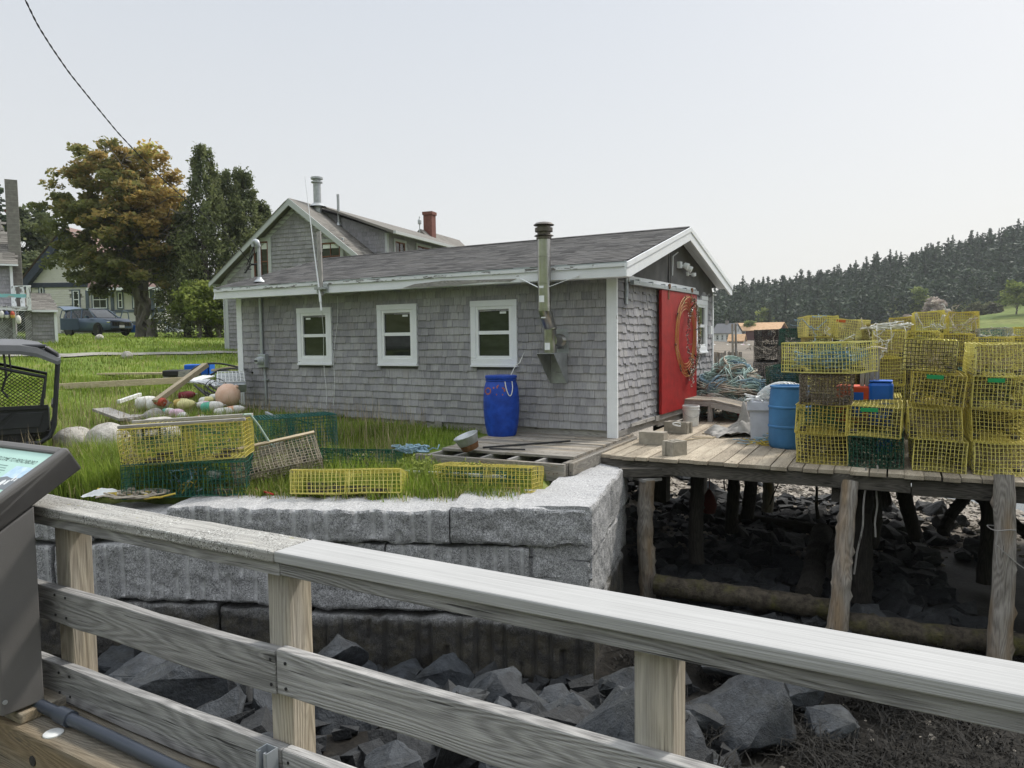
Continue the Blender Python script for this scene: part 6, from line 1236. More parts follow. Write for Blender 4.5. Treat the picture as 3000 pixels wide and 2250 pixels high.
for px, py, Y, az, cols, lab, s, r in ((355, 866, 14.6, 2.6, ('b_red', 'b_red', None), 'orange red buoy at the foot of the slanting plank', 1.15, .1), (385, 852, 15, .15, ('b_maroon', 'b_maroon', None), 'dark maroon buoy at the top of the pile', 1.2, .085), (375, 868, 14.5, .3, ('b_ochre', 'b_yellow', None), 'ochre buoy half behind the pale yellow one', 1.1, .09), (385, 872, 14.3, -.1, ('b_yellow', 'b_yellow', None), 'pale yellow buoy in the middle of the pile', 1.25, .095),
        (353, 887, 13.9, -.5, ('b_green', 'b_white', None), 'white buoy with a green end at the left of the pile', 1.1, .085), (372, 893, 13.6, -.6, ('b_pink', 'b_pink', None), 'fat pale pink buoy at the front of the pile', 1.25, .11), (390, 897, 13.4, -.9, ('b_white', 'b_white', 'b_orange'), 'long white buoy with an orange stick end in front', 1.35, .08), (418, 902, 13.4, .3, ('b_orange', 'b_white', None), 'small faded orange buoy low in the grass', .9, .09),
        (432, 863, 14.4, -.2, ('b_white', 'b_yellow', None), 'cream buoy with yellow end above the long white one', 1.15, .085), (435, 878, 14.0, .05, ('b_green', 'b_white', None), 'long white buoy with a green rope end', 1.5, .09), (425, 872, 14.2, .5, ('b_white', 'b_pink', None), 'white and faint pink buoy behind the green roped one', 1.0, .08), (455, 855, 14.5, -.7, ('b_white', 'b_white', 'whitepl'), 'slim white buoy with a white stick, pointing up', 1.15, .07),
        (478, 862, 14.2, 1.2, ('b_navy', 'b_navy', None), 'navy blue buoy under the hoop net', 1.1, .08), (462, 890, 13.7, .25, ('b_white', 'b_white', None), 'dirty white buoy in the grass before the orange float', 1.3, .09), (488, 884, 13.8, .2, ('b_orange', 'b_white', None), 'pale orange streaked buoy beside the shed corner', 1.2, .085), (292, 870, 15, .4, ('b_white', 'b_white', None), 'large grey white buoy at the far left of the pile', 1.6, .11), (318, 873, 14.8, .2, ('b_white', 'b_white', None), 'blunt white buoy beside the foot of the plank', 1.5, .11)):
    q = P(px, py + 4, Y); buoy(q, lie(az), cols, lab, s * .78, r=r)
o = thing('orange_float', 'big round pale orange float against the shed corner', 'float', P(492, 858, 14.3)); m = MB(); m.lathe([(0, -.24), (.1, -.22), (.2, -.12), (.235, 0), (.21, .12), (.12, .21), (.04, .235), (.035, .27), (0, .275)], 24, (0, 0, .03), Ry(.8)); m.obj('float', plain('faded_orange_float', (.66, .40, .27), .5, var=.12, sc=4, c2=(.7, .52, .42)), o, smooth=40)
# rope hanging over the quay at its left end
rpz = thing('quay_rope', 'frayed grey rope spilling over the left end of the quay wall', 'rope', G(255, 1078, -.19)); m = MB(); c0 = np.array(rpz.location); fy = lambda x: quay_y(x) - .15
for i, (px, y1) in enumerate(((210, 1265), (232, 1310), (246, 1290), (262, 1330), (268, 1240), (300, 1330), (288, 1300), (222, 1200))):
    a = G(235 + i * 8, 1070, -.17); b = P(px, 1130, fy(-4.2)); c_ = P(px - 6 + 9 * (i % 3), y1, fy(-4.2)); p = np.array([a, (a + b) / 2 + [0, 0, .06], b + [0, -.03, 0], (b + c_) / 2 + [.03 * (-1) ** i, -.02, 0], c_]) - c0; m.tube(np.concatenate([p[:1], p]), .016, 6, mat=2)
for i in range(20): p = np.cumsum(rng.normal(0, .06, (18, 3)), 0); p -= p.mean(0); p[:, 2] = np.abs(p[:, 2]) * .25 + .02; p[:, 0] *= 1.6; m.tube(p + [.15, .1, 0], .011, 4, mat=int(i % 4 == 0))
m.obj('rope', [M['rope_t'], M['rope_y'], M['rope_w']], rpz)
o = thing('white_rag', 'crumpled scrap of white plastic on the left end of the quay', 'plastic scrap', G(225, 1072, -.2)); n_ = 14; A = np.array([[(x * .22, y * .1, .02 + .07 * max(0, 1 - x * x - y * y) + .03 * mnoise.noise(Vector((x * 3, y * 3, 2)))) for x in np.linspace(-1, 1, n_)] for y in np.linspace(-1, 1, n_)]); MB().grid(A).obj('rag', M['whitepl'], o, smooth=0)
o = thing('red_rod', 'thin rusty red rod lying on the quay top beside the green trap', 'rod', G(560, 1060, -.19)); a, b = G(530, 1050, -.17) - np.array(o.location), G(590, 1068, -.17) - np.array(o.location); MB().tube([a, b], .012, 6).obj('rod', M['red'], o)
o = thing('blue_rope_scrap', 'tangle of blue grey rope under the shed sill left of the basin', 'rope', G(890, 975, -.02)); m = MB()
for i in range(10): p = np.cumsum(rng.normal(0, .05, (20, 3)), 0); p -= p.mean(0); p[:, 2] = np.abs(p[:, 2]) * .5; m.tube(p, .012, 4)
m.obj('rope', M['rope_b'], o)
# ---------------------------------------------------------------- foliage
def leafmat(name, stops, trans=.35, var=.3):
    s = NT(name); c = s.ramp(s.rnd(), *stops); n = s.noise(s.pos(), .6, 4, .6); c = s.mix(1, c, s.ramp(n, (.3, 1 - var), (.7, 1 + var)), 'MULTIPLY')
    s.done(c, .65, 0, .2); tl = s.n('BsdfTranslucent', {'Color': c}); mx = s.n('MixShader', {0: trans}); s.t.links.new(s.b.outputs[0], mx.inputs[1]); s.t.links.new(tl.outputs[0], mx.inputs[2]); s.t.links.new(mx.outputs[0], s.t.nodes['Material Output'].inputs['Surface']); return s.m
M['maple'] = leafmat('maple_leaves', [(0, (.15, .17, .06)), (.35, (.23, .23, .08)), (.55, (.33, .25, .09)), (.75, (.38, .26, .09)), (.92, (.49, .35, .10)), (1, (.40, .41, .13))], .55)
M['cedar'] = leafmat('cedar_foliage', [(0, (.075, .095, .045)), (.5, (.14, .165, .072)), (1, (.24, .26, .11))], .35)
M['apple'] = leafmat('young_leaves', [(0, (.12, .16, .04)), (.5, (.21, .26, .06)), (1, (.32, .36, .10))], .5)
M['spruce'] = leafmat('spruce_needles', [(0, (.026, .042, .026)), (.5, (.05, .075, .042)), (1, (.11, .14, .068))], .22)
M['fresh'] = leafmat('fresh_hill_leaves', [(0, (.10, .14, .04)), (.5, (.17, .215, .06)), (1, (.25, .29, .09))], .4)
M['blossom'] = leafmat('blossom', [(0, (.3, .25, .22)), (.6, (.5, .43, .38)), (1, (.62, .56, .5))], .3)
M['bush'] = leafmat('scrub_leaves', [(0, (.06, .055, .03)), (.5, (.095, .10, .045)), (1, (.15, .16, .07))], .25)
M['bark'] = plain('bark', (.085, .072, .06), .95, var=.35, sc=4, bump=.8, bsc=22); M['barkgrey'] = plain('grey_bark', (.16, .145, .125), .95, var=.3, sc=4, bump=.8, bsc=22)
def leafquads(C, size, g, flat=.5, aspect=.6):               # random leaf quads round centres C (n,3)
    n = len(C); a = g.normal(0, 1, (n, 3)); a[:, 2] *= flat; a /= np.linalg.norm(a, axis=1)[:, None]; b = g.normal(0, 1, (n, 3)); b[:, 2] *= flat; b -= a * (a * b).sum(1)[:, None]; b /= np.linalg.norm(b, axis=1)[:, None]; s = (size * g.uniform(.6, 1.3, n))[:, None]
    return np.stack([C - a * s, C + b * s * aspect, C + a * s, C - b * s * aspect], 1)
def limb(m, a, b, r0, r1, g, n=7, wob=.06): t = np.linspace(0, 1, n)[:, None]; p = np.asarray(a) * (1 - t) + np.asarray(b) * t; w_ = np.linalg.norm(np.asarray(b) - a) * wob; p[1:-1] += g.normal(0, w_, (n - 2, 3)); m.tube(p, np.linspace(r0, r1, n), 7); return p
def crown(cl, g, per=150, size=.16, fl=.35, rfun=None, rad_=.75, squash=.38):
    C = []; Rn = []
    for c in cl:
        k = int(per * g.uniform(.7, 1.3)); d = g.normal(0, 1, (k, 3)); d /= np.linalg.norm(d, axis=1)[:, None]; d *= (g.random(k) ** .5)[:, None] * rad_ * g.uniform(.7, 1.25); d[:, 2] *= squash; C.append(c + d); Rn.append(np.clip((rfun(c) if rfun else g.random()) + g.normal(0, .13, k), 0, 1))
    return leafquads(np.concatenate(C), size, g, fl), np.concatenate(Rn)
def tree_obj(name, lab, cat, loc, tm, q, rn, leaf, bark='bark', grp=None):
    t = thing(name, lab, cat, loc, 0, grp); tm.obj('trunk', M[bark], t, smooth=50); m = MB(); m.quads(q, rn); m.obj('crown', M[leaf], t); return t
def base(px, Y): p = P(px, 720, Y); p[2] = float(ground_h(p[0], p[1])) - .05; return p
# maple
g = np.random.default_rng(31); mb0 = base(312, 44.5); tm = MB(); cl = []
k_ = 44.5 / 1598.; mx = lambda px, py: ((px - 312) * k_, (736 - py) * k_ + .1)
stems = [[(298, 640), (275, 560), (240, 480)], [(304, 640), (300, 540), (285, 420)], [(312, 640), (322, 540), (335, 430)], [(325, 650), (345, 560), (362, 480)], [(318, 660), (325, 600), (318, 360)]]
for i, st in enumerate(stems):
    yy = g.normal(0, .35); p0 = np.array([(i - 2) * .17, yy * .3, 0]); pts = [p0]
    for j, (px, py) in enumerate(st): x, z = mx(px, py); pts.append(np.array([x, yy * (1 + j), z]))
    for j in range(3): limb(tm, pts[j], pts[j + 1], (.26, .16, .1)[j], (.16, .1, .03)[j], g)
    for j in range(26):
        t = g.uniform(.25, 1); o_ = pts[2] * (1 - t) + pts[3] * t if g.random() < .6 else pts[1] * (1 - t) + pts[2] * t; a_ = g.random() * 6.28; l_ = g.uniform(1.2, 3.6); e = o_ + np.array([math.cos(a_) * l_ * 1.0, math.sin(a_) * l_ * .9, g.uniform(.1, .9)]); limb(tm, o_, e, .045, .012, g, 6, .07); cl += [e, (o_ + e * 2) / 3 + g.normal(0, .2, 3)]
lobes = [(160, 505, 1.9, 1.35), (205, 430, 2.3, 1.5), (250, 385, 1.9, 1.35), (300, 365, 1.7, 1.2), (345, 400, 1.5, 1.6), (362, 470, 1.3, 1.7), (300, 460, 2.6, 2.0), (235, 530, 2.5, 1.6), (170, 570, 1.9, 1.2), (215, 610, 1.9, .9), (290, 560, 2.1, 1.5), (345, 560, 1.6, 1.6), (150, 460, 1.0, .8), (300, 340, .9, .6), (200, 385, 1.0, .8), (380, 505, .7, .8)]
for px, py, rx, rz in lobes:
    x, z = mx(px, py)
    for i in range(int(4.6 * rx * rz) + 4): d = g.normal(0, 1, 3); d /= np.linalg.norm(d); d *= g.random() ** .3; cl.append(np.array([x + d[0] * rx, d[1] * (rx + .8), z + d[2] * rz]))
cl = [c for c in cl if c[2] > 1.9 and -5.9 < c[0] < 2.35 and c[2] < 11.7 - .04 * (c[0] + .3) ** 2]
q, rn = crown(cl, g, 105, .14, .6, lambda c: .28 + .05 * (c[0] + .5) + .05 * (c[2] - 6.5) + g.normal(0, .12) + (.22 if c[0] > 1.2 and c[2] > 4.5 else 0), .66, .5)  # bronze leaves vary; sunlit gold of right side and top is painted in
tree_obj('maple_tree', 'big spreading maple with bronze young leaves, coloured sunlit gold at right and top, several trunks, beside the parked car', 'tree', mb0, tm, q, rn, 'maple', 'barkgrey')
# cedars behind the apple tree
def cedar(px, top, Y, wd, lab, seed, lean=0):
    g = np.random.default_rng(seed); b = base(px, Y); H = (737 - top) / 1598. * Y; tm = MB(); limb(tm, (0, 0, 0), (lean, 0, H * .97), .22, .02, g, 9, .008); C = []; Rn = []
    for i in range(235):
        h = H * (.05 + .93 * g.random() ** .85); r_ = wd * (1 - (h / H) ** 1.15) * g.uniform(.45, 1.2) + .06; a = g.random() * 6.28; c = np.array([r_ * math.cos(a) + lean * h / H, r_ * math.sin(a), h]); k = 56; d = g.normal(0, 1, (k, 3)) * np.array([.2, .2, .34]) * (1.15 - .8 * h / H); C.append(c + d + np.array([math.cos(a), math.sin(a), .4]) * g.random((k, 1)) * .35); Rn.append(np.clip(g.random() * .75 + g.normal(.08, .12, k), 0, 1))
        if i % 3 == 0: tm.tube([(lean * h / H, 0, h - .3), c], [.02, .008], 4)
    q = leafquads(np.concatenate(C), .105, g, 1.3, .45); tree_obj('cedar_tree', lab, 'tree', b, tm, q, np.concatenate(Rn), 'cedar', 'bark', 'tall cedars beside the shingled house')
cedar(452, 332, 43.5, 2.1, 'tallest dark cedar with a thin spire top, right of the maple', 41); cedar(535, 382, 45, 2.0, 'dark cedar nearest the shingled house gable', 42); cedar(405, 470, 44, 1.7, 'lower dark cedar next to the maple crown', 43); cedar(492, 385, 45.5, 1.9, 'dark cedar in the middle of the cedar clump', 44); cedar(572, 455, 46, 1.5, 'cedar half hidden behind the house roof edge', 45)
def broad(name, px, py_top, Y, wd, lab, leaf, seed, bark='bark', n=46, per=90, size=.11, grp=None, trunk_h=.3, b=None, squash=.45, H=None):
    g = np.random.default_rng(seed); b = base(px, Y) if b is None else b; H = (738 - py_top) / 1598. * Y if H is None else H; tm = MB(); cl = []; f0 = np.array([g.normal(0, .1), 0, H * trunk_h]); limb(tm, (0, 0, 0), f0, .06 * H ** .6, .045 * H ** .6, g)
    for i in range(n):
        a = g.random() * 6.28; e = np.array([math.cos(a) * wd * g.uniform(.3, 1), math.sin(a) * wd * g.uniform(.3, 1), H * g.uniform(trunk_h + .08, .97)]); e[:2] *= (1 - max(0, e[2] / H - .5) * 1.2); 
        if i % 2 == 0: limb(tm, f0 * g.uniform(.6, 1), e, .03, .008, g)
        cl.append(e)
    q, rn = crown(cl, g, per, size, .7, None, wd * .32, .7); return tree_obj(name, lab, 'tree', b, tm, q, rn, leaf, bark, grp)
broad('apple_tree', 432, 615, 41.5, 1.55, 'small pale green tree with a crooked grey trunk in front of the cedars', 'apple', 51, 'barkgrey', 60, 110, .10); broad('apple_tree', 474, 640, 42, 1.2, 'smaller bright green tree close to the corner of the shingled house', 'apple', 52, 'barkgrey', 46, 100, .10)
# spruces
def spruce_mesh(seed, H=12., wd=2.1, bare=.08, leaf='spruce', ragged=.3):
    g = np.random.default_rng(seed); Q = []; Rn = []; h = H * bare; m = MB()
    while h < H * .985:
        t = h / H; L_ = wd * (1 - t) ** .55 * g.uniform(.55, 1.2) * (.8 + .3 * math.sin(h * 1.9 + seed)) + .15; nb = max(int(5 + 5 * (1 - t)), 4); a0 = g.random() * 6
        for k in range(nb):
            if g.random() < ragged * .35: continue
            a = a0 + k * 6.283 / nb + g.normal(0, .25); l = L_ * g.uniform(.6, 1.15); d = np.array([math.cos(a), math.sin(a), 0]); sd = np.array([-d[1], d[0], 0]); dr = -.22 * l + g.normal(0, .06); w_ = .26 * l ** .6 + .1; z = np.array([0, 0, 1.0]); A = z * h
            ms = 3 if l > .9 else 2; r_ = np.clip(g.normal(.45, .2), 0, 1)
            for i in range(ms):
                u0, u1 = i / ms, (i + 1) / ms; f = lambda u: A + d * l * u + z * (dr * math.sin(u * 2.0) + .1 * l * u * u * 1.2); ww = w_ * (1 - .75 * u0), w_ * (1 - .75 * u1) * (.35 if i == ms - 1 else 1); hg = g.normal(0, .1)
                Q.append([f(u0) - sd * ww[0] * .5 - z * .12, f(u0) + sd * ww[0] * .5 + z * hg, f(u1) + sd * ww[1], f(u1) - sd * ww[1] - z * (.1 + .1 * g.random())]); Rn.append(np.clip(r_ + .25 * u1 - .1, 0, 1))
                if g.random() < .7: Q.append([f(u0), f(u1), f(u1) - z * (.22 + .2 * g.random()) + sd * g.normal(0, .15), f(u0) - z * .25]); Rn.append(np.clip(r_ - .2, 0, 1))
        h += H * .022 * g.uniform(.7, 1.3)
    m.quads(np.array(Q), np.array(Rn)); t_ = MB(); t_.tube([(0, 0, -1), (.03, 0, H * .5), (0, .02, H)], [.17, .1, .015], 5); return m.mesh('crown', M[leaf]), t_.mesh('trunk', M['barkgrey'])
SPR = [spruce_mesh(60 + i, (12, 11, 12, 13, 10, 11, 12, 12)[i], (2.9, 2.5, 3.3, 2.2, 3.0, 3.6, 2.6, 2.0)[i], (.05, .1, .04, .3, .12, .03, .22, .4)[i], 'spruce', (.35, .5, .45, .8, .6, .4, .7, .9)[i]) for i in range(8)]
def spruce(i, loc, sc, rz, lab, grp):
    t = thing('spruce_tree', lab, 'tree', loc, rz, grp); t.scale = (sc * random.uniform(.9, 1.15),) * 2 + (sc,); link('crown', SPR[i][0], t); link('trunk', SPR[i][1], t); return t
L_SPR = 'dark green spruce in the dense wood on the far hillside'
rs = random.Random(5); spots = []
tries = 0
while len(spots) < 292 and tries < 20000:
    tries += 1; y = 186 + 92 * (rs.random() if rs.random() < .45 else rs.uniform(.62, 1.0)); th = rs.uniform(.262, .74); x = th * y
    edge = np.interp(th, [.26, .4, .47, .55, .62, .74], [187, 190, 199, 204, 207, 203])
    if y < edge: continue
    dm = 3.4 if y < 240 else 2.7
    if any((x - a) ** 2 + (y - b) ** 2 < dm * dm for a, b in spots): continue
    spots.append((x, y))
spots.sort(key=lambda p: p[1])
for i, (x, y) in enumerate(spots): spruce(rs.choice(range(8)), (x, y, float(hill_h(x, y)) - .2), rs.choice((.72, .8, .84, .88, .92, .98)) * rs.uniform(.95, 1.05) * (.85 if y < 205 else 1), rs.random() * 6, L_SPR, 'spruces on the far hillside')
# mass of the wood between the individual trees
m = MB(); g = np.random.default_rng(77); C = []
for i in range(1500):
    y = g.uniform(202, 290); th = g.uniform(.26, .74); x = th * y; C.append([x, y, float(hill_h(x, y))])
C = np.array(C); Qm = []; Rm = []
for c in C:
    k = 34; hm_ = g.uniform(6.5, 10); p = np.c_[g.normal(0, 1.6, k), g.normal(0, 1.6, k), g.uniform(0, hm_, k)]; p[:, :2] *= (1 - .8 * p[:, 2:] / hm_); Qm.append(leafquads(c + p, .65, g, .6, .5)); Rm.append(np.clip(g.normal(.3, .2, k), 0, 1))
m.quads(np.concatenate(Qm), np.concatenate(Rm)); m.obj('spruce_wood', M['spruce'], label='dark undergrowth and hidden trees filling the wood on the far hill', cat='wood', kind='stuff')
def hb(px, Y): p = P(px, 700, Y); return np.array([p[0], p[1], float(hill_h(p[0], p[1])) - .1])
for px, Y, H, wd, leaf, lab, sd in ((1987, 200, 9.5, 3.4, 'fresh', 'bright green leafy tree among the dark spruces at the meadow edge', 81), (1652, 196, 9, 3.0, 'fresh', 'yellow green leafy tree in the wood above the orange roof', 82), (1620, 188, 6, 2.6, 'fresh', 'pale green rounded tree at the foot of the wood behind the white house', 83), (2020, 185, 6.2, 3.0, 'blossom', 'flowering wild apple tree with pinkish white crown on the meadow', 84), (1965, 183, 3.2, 2.0, 'blossom', 'low flowering shrub left of the white blossoming tree', 85),
        (1945, 176, 2.8, 3.2, 'bush', 'olive scrub bush behind the topmost traps', 86), (1915, 174, 2.6, 2.4, 'bush', 'olive scrub bush at the left end of the meadow', 87), (2105, 192, 3.4, 2.2, 'bush', 'brown green thicket in the middle of the meadow', 88), (2140, 190, 2.8, 3.0, 'bush', 'low dark thicket right of the brown one', 89), (2195, 172, 7.6, 3.6, 'apple', 'bright yellow green tree at the right end of the meadow', 90), (2235, 168, 8, 3.5, 'apple', 'bright green tree cut off at the right frame edge', 91), (1740, 186, 3.4, 3, 'bush', 'pale scrub in front of the wood above the leftmost trap stack', 92), (1800, 188, 4.5, 3, 'fresh', 'dull green leafy tree above the sagging trap', 93)):
    broad('leafy_tree', px, 0, Y, wd, lab, leaf, sd, 'barkgrey', 40, 46, .36, b=hb(px, Y), H=H, trunk_h=.25 if H > 5 else .08)
# woods at the left behind the houses
for i, (px, Y, sc, k) in enumerate(((8, 62, 1.05, 0), (-20, 66, 1.1, 2), (42, 70, .8, 5), (75, 66, .95, 4), (100, 70, 1.0, 2), (125, 74, .95, 0), (60, 60, .6, 1), (150, 78, .9, 5))):
    spruce(k, base(px, Y), sc, i * 1.3, ('dark spruce at the left frame edge behind the block chimney', 'dark spruce cut by the left frame edge', 'short spruce between chimney and cream house', 'dark spruce directly right of the block chimney', 'dark spruce left of the cream house gable', 'dark spruce behind the cream house roof', 'small spruce in front of the others beside the chimney', 'spruce hidden behind the maple crown')[i], 'spruces behind the houses')
broad('leafy_tree', 70, 470, 64, 3.2, 'leafy green tree behind the left shingled house', 'cedar', 95, n=50, per=90, size=.22); broad('leafy_tree', 105, 560, 60, 2.6, 'dark leafy tree left of the cream house', 'cedar', 96, n=46, per=90, size=.2)
# ---------------------------------------------------------------- overhead cable
cb = thing('overhead_cable', 'black twisted service cable sagging from the upper left to the shed mast', 'cable', P(55, 0, 7.0)); pts = [(20, -70), (55, 0), (80, 52), (110, 100), (150, 158), (200, 220), (255, 287), (305, 340), (355, 390), (405, 435), (450, 472), (500, 515), (541, 550)]
p = np.array(pts, float); s_ = np.r_[0, np.cumsum(np.linalg.norm(np.diff(p, axis=0), axis=1))]; s_ /= s_[-1]; Yc = 1 / ((1 - s_) / 6.6 + s_ / (sw(-7.82, -.1, 3.15)[1])); W3 = np.array([P(a, b, c) for (a, b), c in zip(pts, Yc)]); W3[-1] = sw(-7.82, -.1, 3.15)
t = np.linspace(0, 1, 160); Wc = np.stack([np.interp(t, s_, W3[:, k]) for k in range(3)], 1)
for _ in range(12): Wc[1:-1] = (Wc[:-2] + Wc[1:-1] * 2 + Wc[2:]) / 4
m = MB()
for ph in (0, math.pi): m.tube(Wc - np.array(cb.location) + .005 * np.c_[np.cos(t * 150 + ph), 0 * t, np.sin(t * 150 + ph)], .0045, 5)
m.obj('cable', M['cable'], cb)
# ---------------------------------------------------------------- two storey shingled house behind the shed
HC = np.array([-.182 * 26, 26.0, 0]); HA = -math.atan2(.347, .938); hh = thing('shingled_house', 'two storey weathered shingle house with steep gable, dormer and brick chimney, behind the shed', 'house', HC, HA)
HW, HL, HE, HP = 6.5, 14.0, 4.05, 6.55; hb_ = .4; PXm = -HW / 2; slp = (HP - HE) / (HW / 2)
hz_ = lambda x: HP - abs(x - PXm) * slp
m = MB(); m.prism([(-HW, hb_), (0, hb_), (0, HE), (PXm, HP - .03), (-HW, HE)], .1, (0, .02, 0), (1, 0, 0)); m.lo((-HW, .1, hb_), (-HW + .1, HL, HE)); m.lo((-.1, .1, hb_), (0, HL, HE)); m.prism([(-HW, hb_), (0, hb_), (0, HE), (PXm, HP - .03), (-HW, HE)], .1, (0, HL, 0), (1, 0, 0)); m.obj('wall', M['shingle_far'], hh)
m = MB().shingles((-HW, 0, hb_), (1, 0, 0), (0, 0, 1), HW, HP - hb_, .15, .1, .28, .028, top=lambda x: hz_(x - HW) - hb_ - .05, skip=lambda u, v: (abs(u - HW + 4.78) < .35 and 3.72 < v + hb_ < 5.3) or (abs(u - HW + 1.77) < .42 and 4.02 < v + hb_ < 5.1)); m.obj('gable_shingles', M['shingle_far'], hh)
m = MB().shingles((0, 0, hb_), (0, 1, 0), (0, 0, 1), HL, HE - hb_, .15, .1, .28, .018); m.obj('side_shingles', M['shingle_far'], hh)
cl_ = math.hypot(HW / 2 + .4, (HW / 2 + .4) * slp); c_, s_n = 1 / math.hypot(1, slp), slp / math.hypot(1, slp); ez = HE - .4 * slp
m = MB(); m.prism([(-HW - .4, ez), (-HW - .4, ez + .1), (PXm, HP + .14), (.4, ez + .1), (.4, ez), (PXm, HP + .02)], HL + .55, (0, -.33, 0), (1, 0, 0))
m.shingles((.42, -.35, ez + .1), (0, 1, 0), (-c_, 0, s_n), HL + .6, cl_, .14, .2, .4, .01, .002); m.shingles((-HW - .42, HL + .2, ez + .1), (0, -1, 0), (c_, 0, s_n), HL + .6, cl_, .14, .2, .4, .01, .002); rf2 = m.obj('roof', M['roof_brown'], hh)
m = MB(); m.prism([(-HW - .45, ez - .1), (-HW - .45, ez + .09), (PXm, HP + .13), (.45, ez + .09), (.45, ez - .1), (PXm, HP - .12)], .04, (0, -.37, 0), (1, 0, 0)); m.prism([(-HW - .2, ez + .02), (PXm, HP - .1), (.2, ez + .02), (.2, ez - .16), (PXm, HP - .30), (-HW - .2, ez - .16)], .05, (0, -.02, 0), (1, 0, 0)); m.obj('rake_trim', M['housetrim'], hh)
for x in (-HW - .02, -.12): MB().lo((x, -.04, hb_), (x + .14, -.018, HE - .1)).obj('corner_board', M['housetrim'], hh)
m = MB(); m.tube([(-HW - .42, -.3, ez + .03), (-HW - .42, HL, ez + .03)], .06, 6); m.tube([(-HW - .4, -.2, ez), (-HW - .3, -.1, ez - .2), (-HW - .06, -.03, ez - .5), (-HW - .06, -.03, hb_)], .04, 6); m.obj('gutter', M['housetrim'], hh)
M['redsash'] = plain('brown_window_sash', (.16, .06, .035), .5)
for x, z, w_, h_ in ((-4.78, 3.65, .93, 1.75), (-1.77, 3.95, 1.1, 1.25)): wv = window(hh, (x, -.02, z), (1, 0, 0), (0, -1, 0), w_, h_, .14, .05, .04, 'redsash', 'housetrim', 'glassfar', True, True)
MB().lo((-5.05, -.012, 4.98), (-4.52, -.008, 5.2)).obj('window_blind', M['white_vinyl'], hh); MB().lo((-2.1, -.012, 4.86), (-1.44, -.008, 5.02)).obj('window_blind', M['white_vinyl'], hh)
# shed dormer on the right slope
dx0, dxr, dy0, dy1 = PXm + .35, -.25, 1.3, 9.2; dz1 = HE + 1.52; dz0 = HP - .02; ds = (dz0 - dz1) / (dxr - dx0)
m = MB(); m.lo((dxr - .1, dy0, HE - .1), (dxr, dy1, dz1 - .05)); 
for y in (dy0, dy1 - .08): m.prism([(dx0, hz_(dx0)), (dxr, hz_(dxr)), (dxr, dz1 - .05), (dx0, dz0 - .1)], .08, (0, y, 0), (1, 0, 0))
dm = m.obj('dormer', M['shingle_far'], hh)
m = MB().shingles((dx0, dy0 - .003, HE), (1, 0, 0), (0, 0, 1), dxr - dx0, dz0 - HE, .15, .1, .26, .016, top=lambda x: dz0 - ds * x - HE - .12, skip=lambda u, v: v + HE < hz_(dx0 + u)); m.shingles((dxr + .002, dy0, HE), (0, 1, 0), (0, 0, 1), dy1 - dy0, dz1 - HE, .15, .1, .26, .016, skip=lambda u, v: any(abs(u + dy0 - c) < k and .3 < v < 1.28 for c, k in ((2.25, .38), (4.2, .56), (5.9, .76)))); m.obj('dormer_shingles', M['shingle_far'], dm)
m = MB(); an = math.atan(ds); m.prism([(dx0 - .2, dz0 + .03 + .2 * ds), (dx0 - .2, dz0 + .1 + .2 * ds), (dxr + .45, dz1 + .1 - .45 * ds), (dxr + .45, dz1 + .0 - .45 * ds)], dy1 - dy0 + .6, (0, dy0 - .3, 0), (1, 0, 0)); m.obj('dormer_roof', M['roof_brown'], dm)
m = MB(); m.lo((dxr + .45, dy0 - .3, dz1 - .45 * ds - .02), (dxr + .55, dy1 + .3, dz1 - .45 * ds + .09)); m.lo((dxr - .06, dy0 - .02, HE - .05), (dxr + .03, dy0 + .12, dz1 - .1)); m.obj('dormer_gutter', M['housetrim'], dm)
for y, w_, z, h_ in ((2.25, .95, HE + .25, 1.05), (4.2, 1.3, HE + .35, .98), (5.9, 1.7, HE + .35, .98)): window(dm, (dxr + .02, y, z), (0, 1, 0), (1, 0, 0), w_, h_, .1, .05, .04, 'redsash', 'housetrim', 'glassfar', False, True)
m = MB(); m.lo((PXm + .15, 9.9, HP - .8), (PXm + .6, 10.35, HP + 1.05)); m.lo((PXm + .11, 9.86, HP + 1.05), (PXm + .64, 10.39, HP + 1.2)); m.obj('brick_chimney', M['brick'], hh)
def stovepipe(x, y, z0, z1, r, par, name, cap=True):
    m = MB(); m.tube([(x, y, z0), (x, y, z1)], r, 12); 
    if cap: m.lathe([(r, 0), (r * 1.5, .02), (r * 1.5, .06), (r, .08), (r, .14), (r * 1.6, .15), (r * 1.6, .22), (0, .24)], 14, (x, y, z1 - .1))
    m.lathe([(r * 2.4, 0), (r * 1.2, .12)], 10, (x, y, z0 + .3)); return m.obj(name, M['galv'], par, smooth=40)
stovepipe(PXm + .35, .9, HP - .3, HP + .95, .14, hh, 'flue'); stovepipe(PXm + 1.05, 1.2, HP - 1.0, HP + .45, .05, hh, 'vent_pipe', False)
m = MB(); m.tube([(PXm + .2, 9.4, HP), (PXm + .2, 9.4, HP + .9)], .025, 5); m.lathe([(0, 0), (.09, .06), (.09, .22), (0, .34)], 8, (PXm + .2, 9.4, HP + .5)); m.obj('finial', M['housetrim'], hh)
m = MB(); m.prism([(PXm - 1.2, HP - 1.0), (PXm + .2, HP + .32), (PXm + 1.6, HP - 1.0)], 4.6, (0, 9.4, 0), (1, 0, 0)); m.obj('cross_roof', M['roof_brown'], hh)
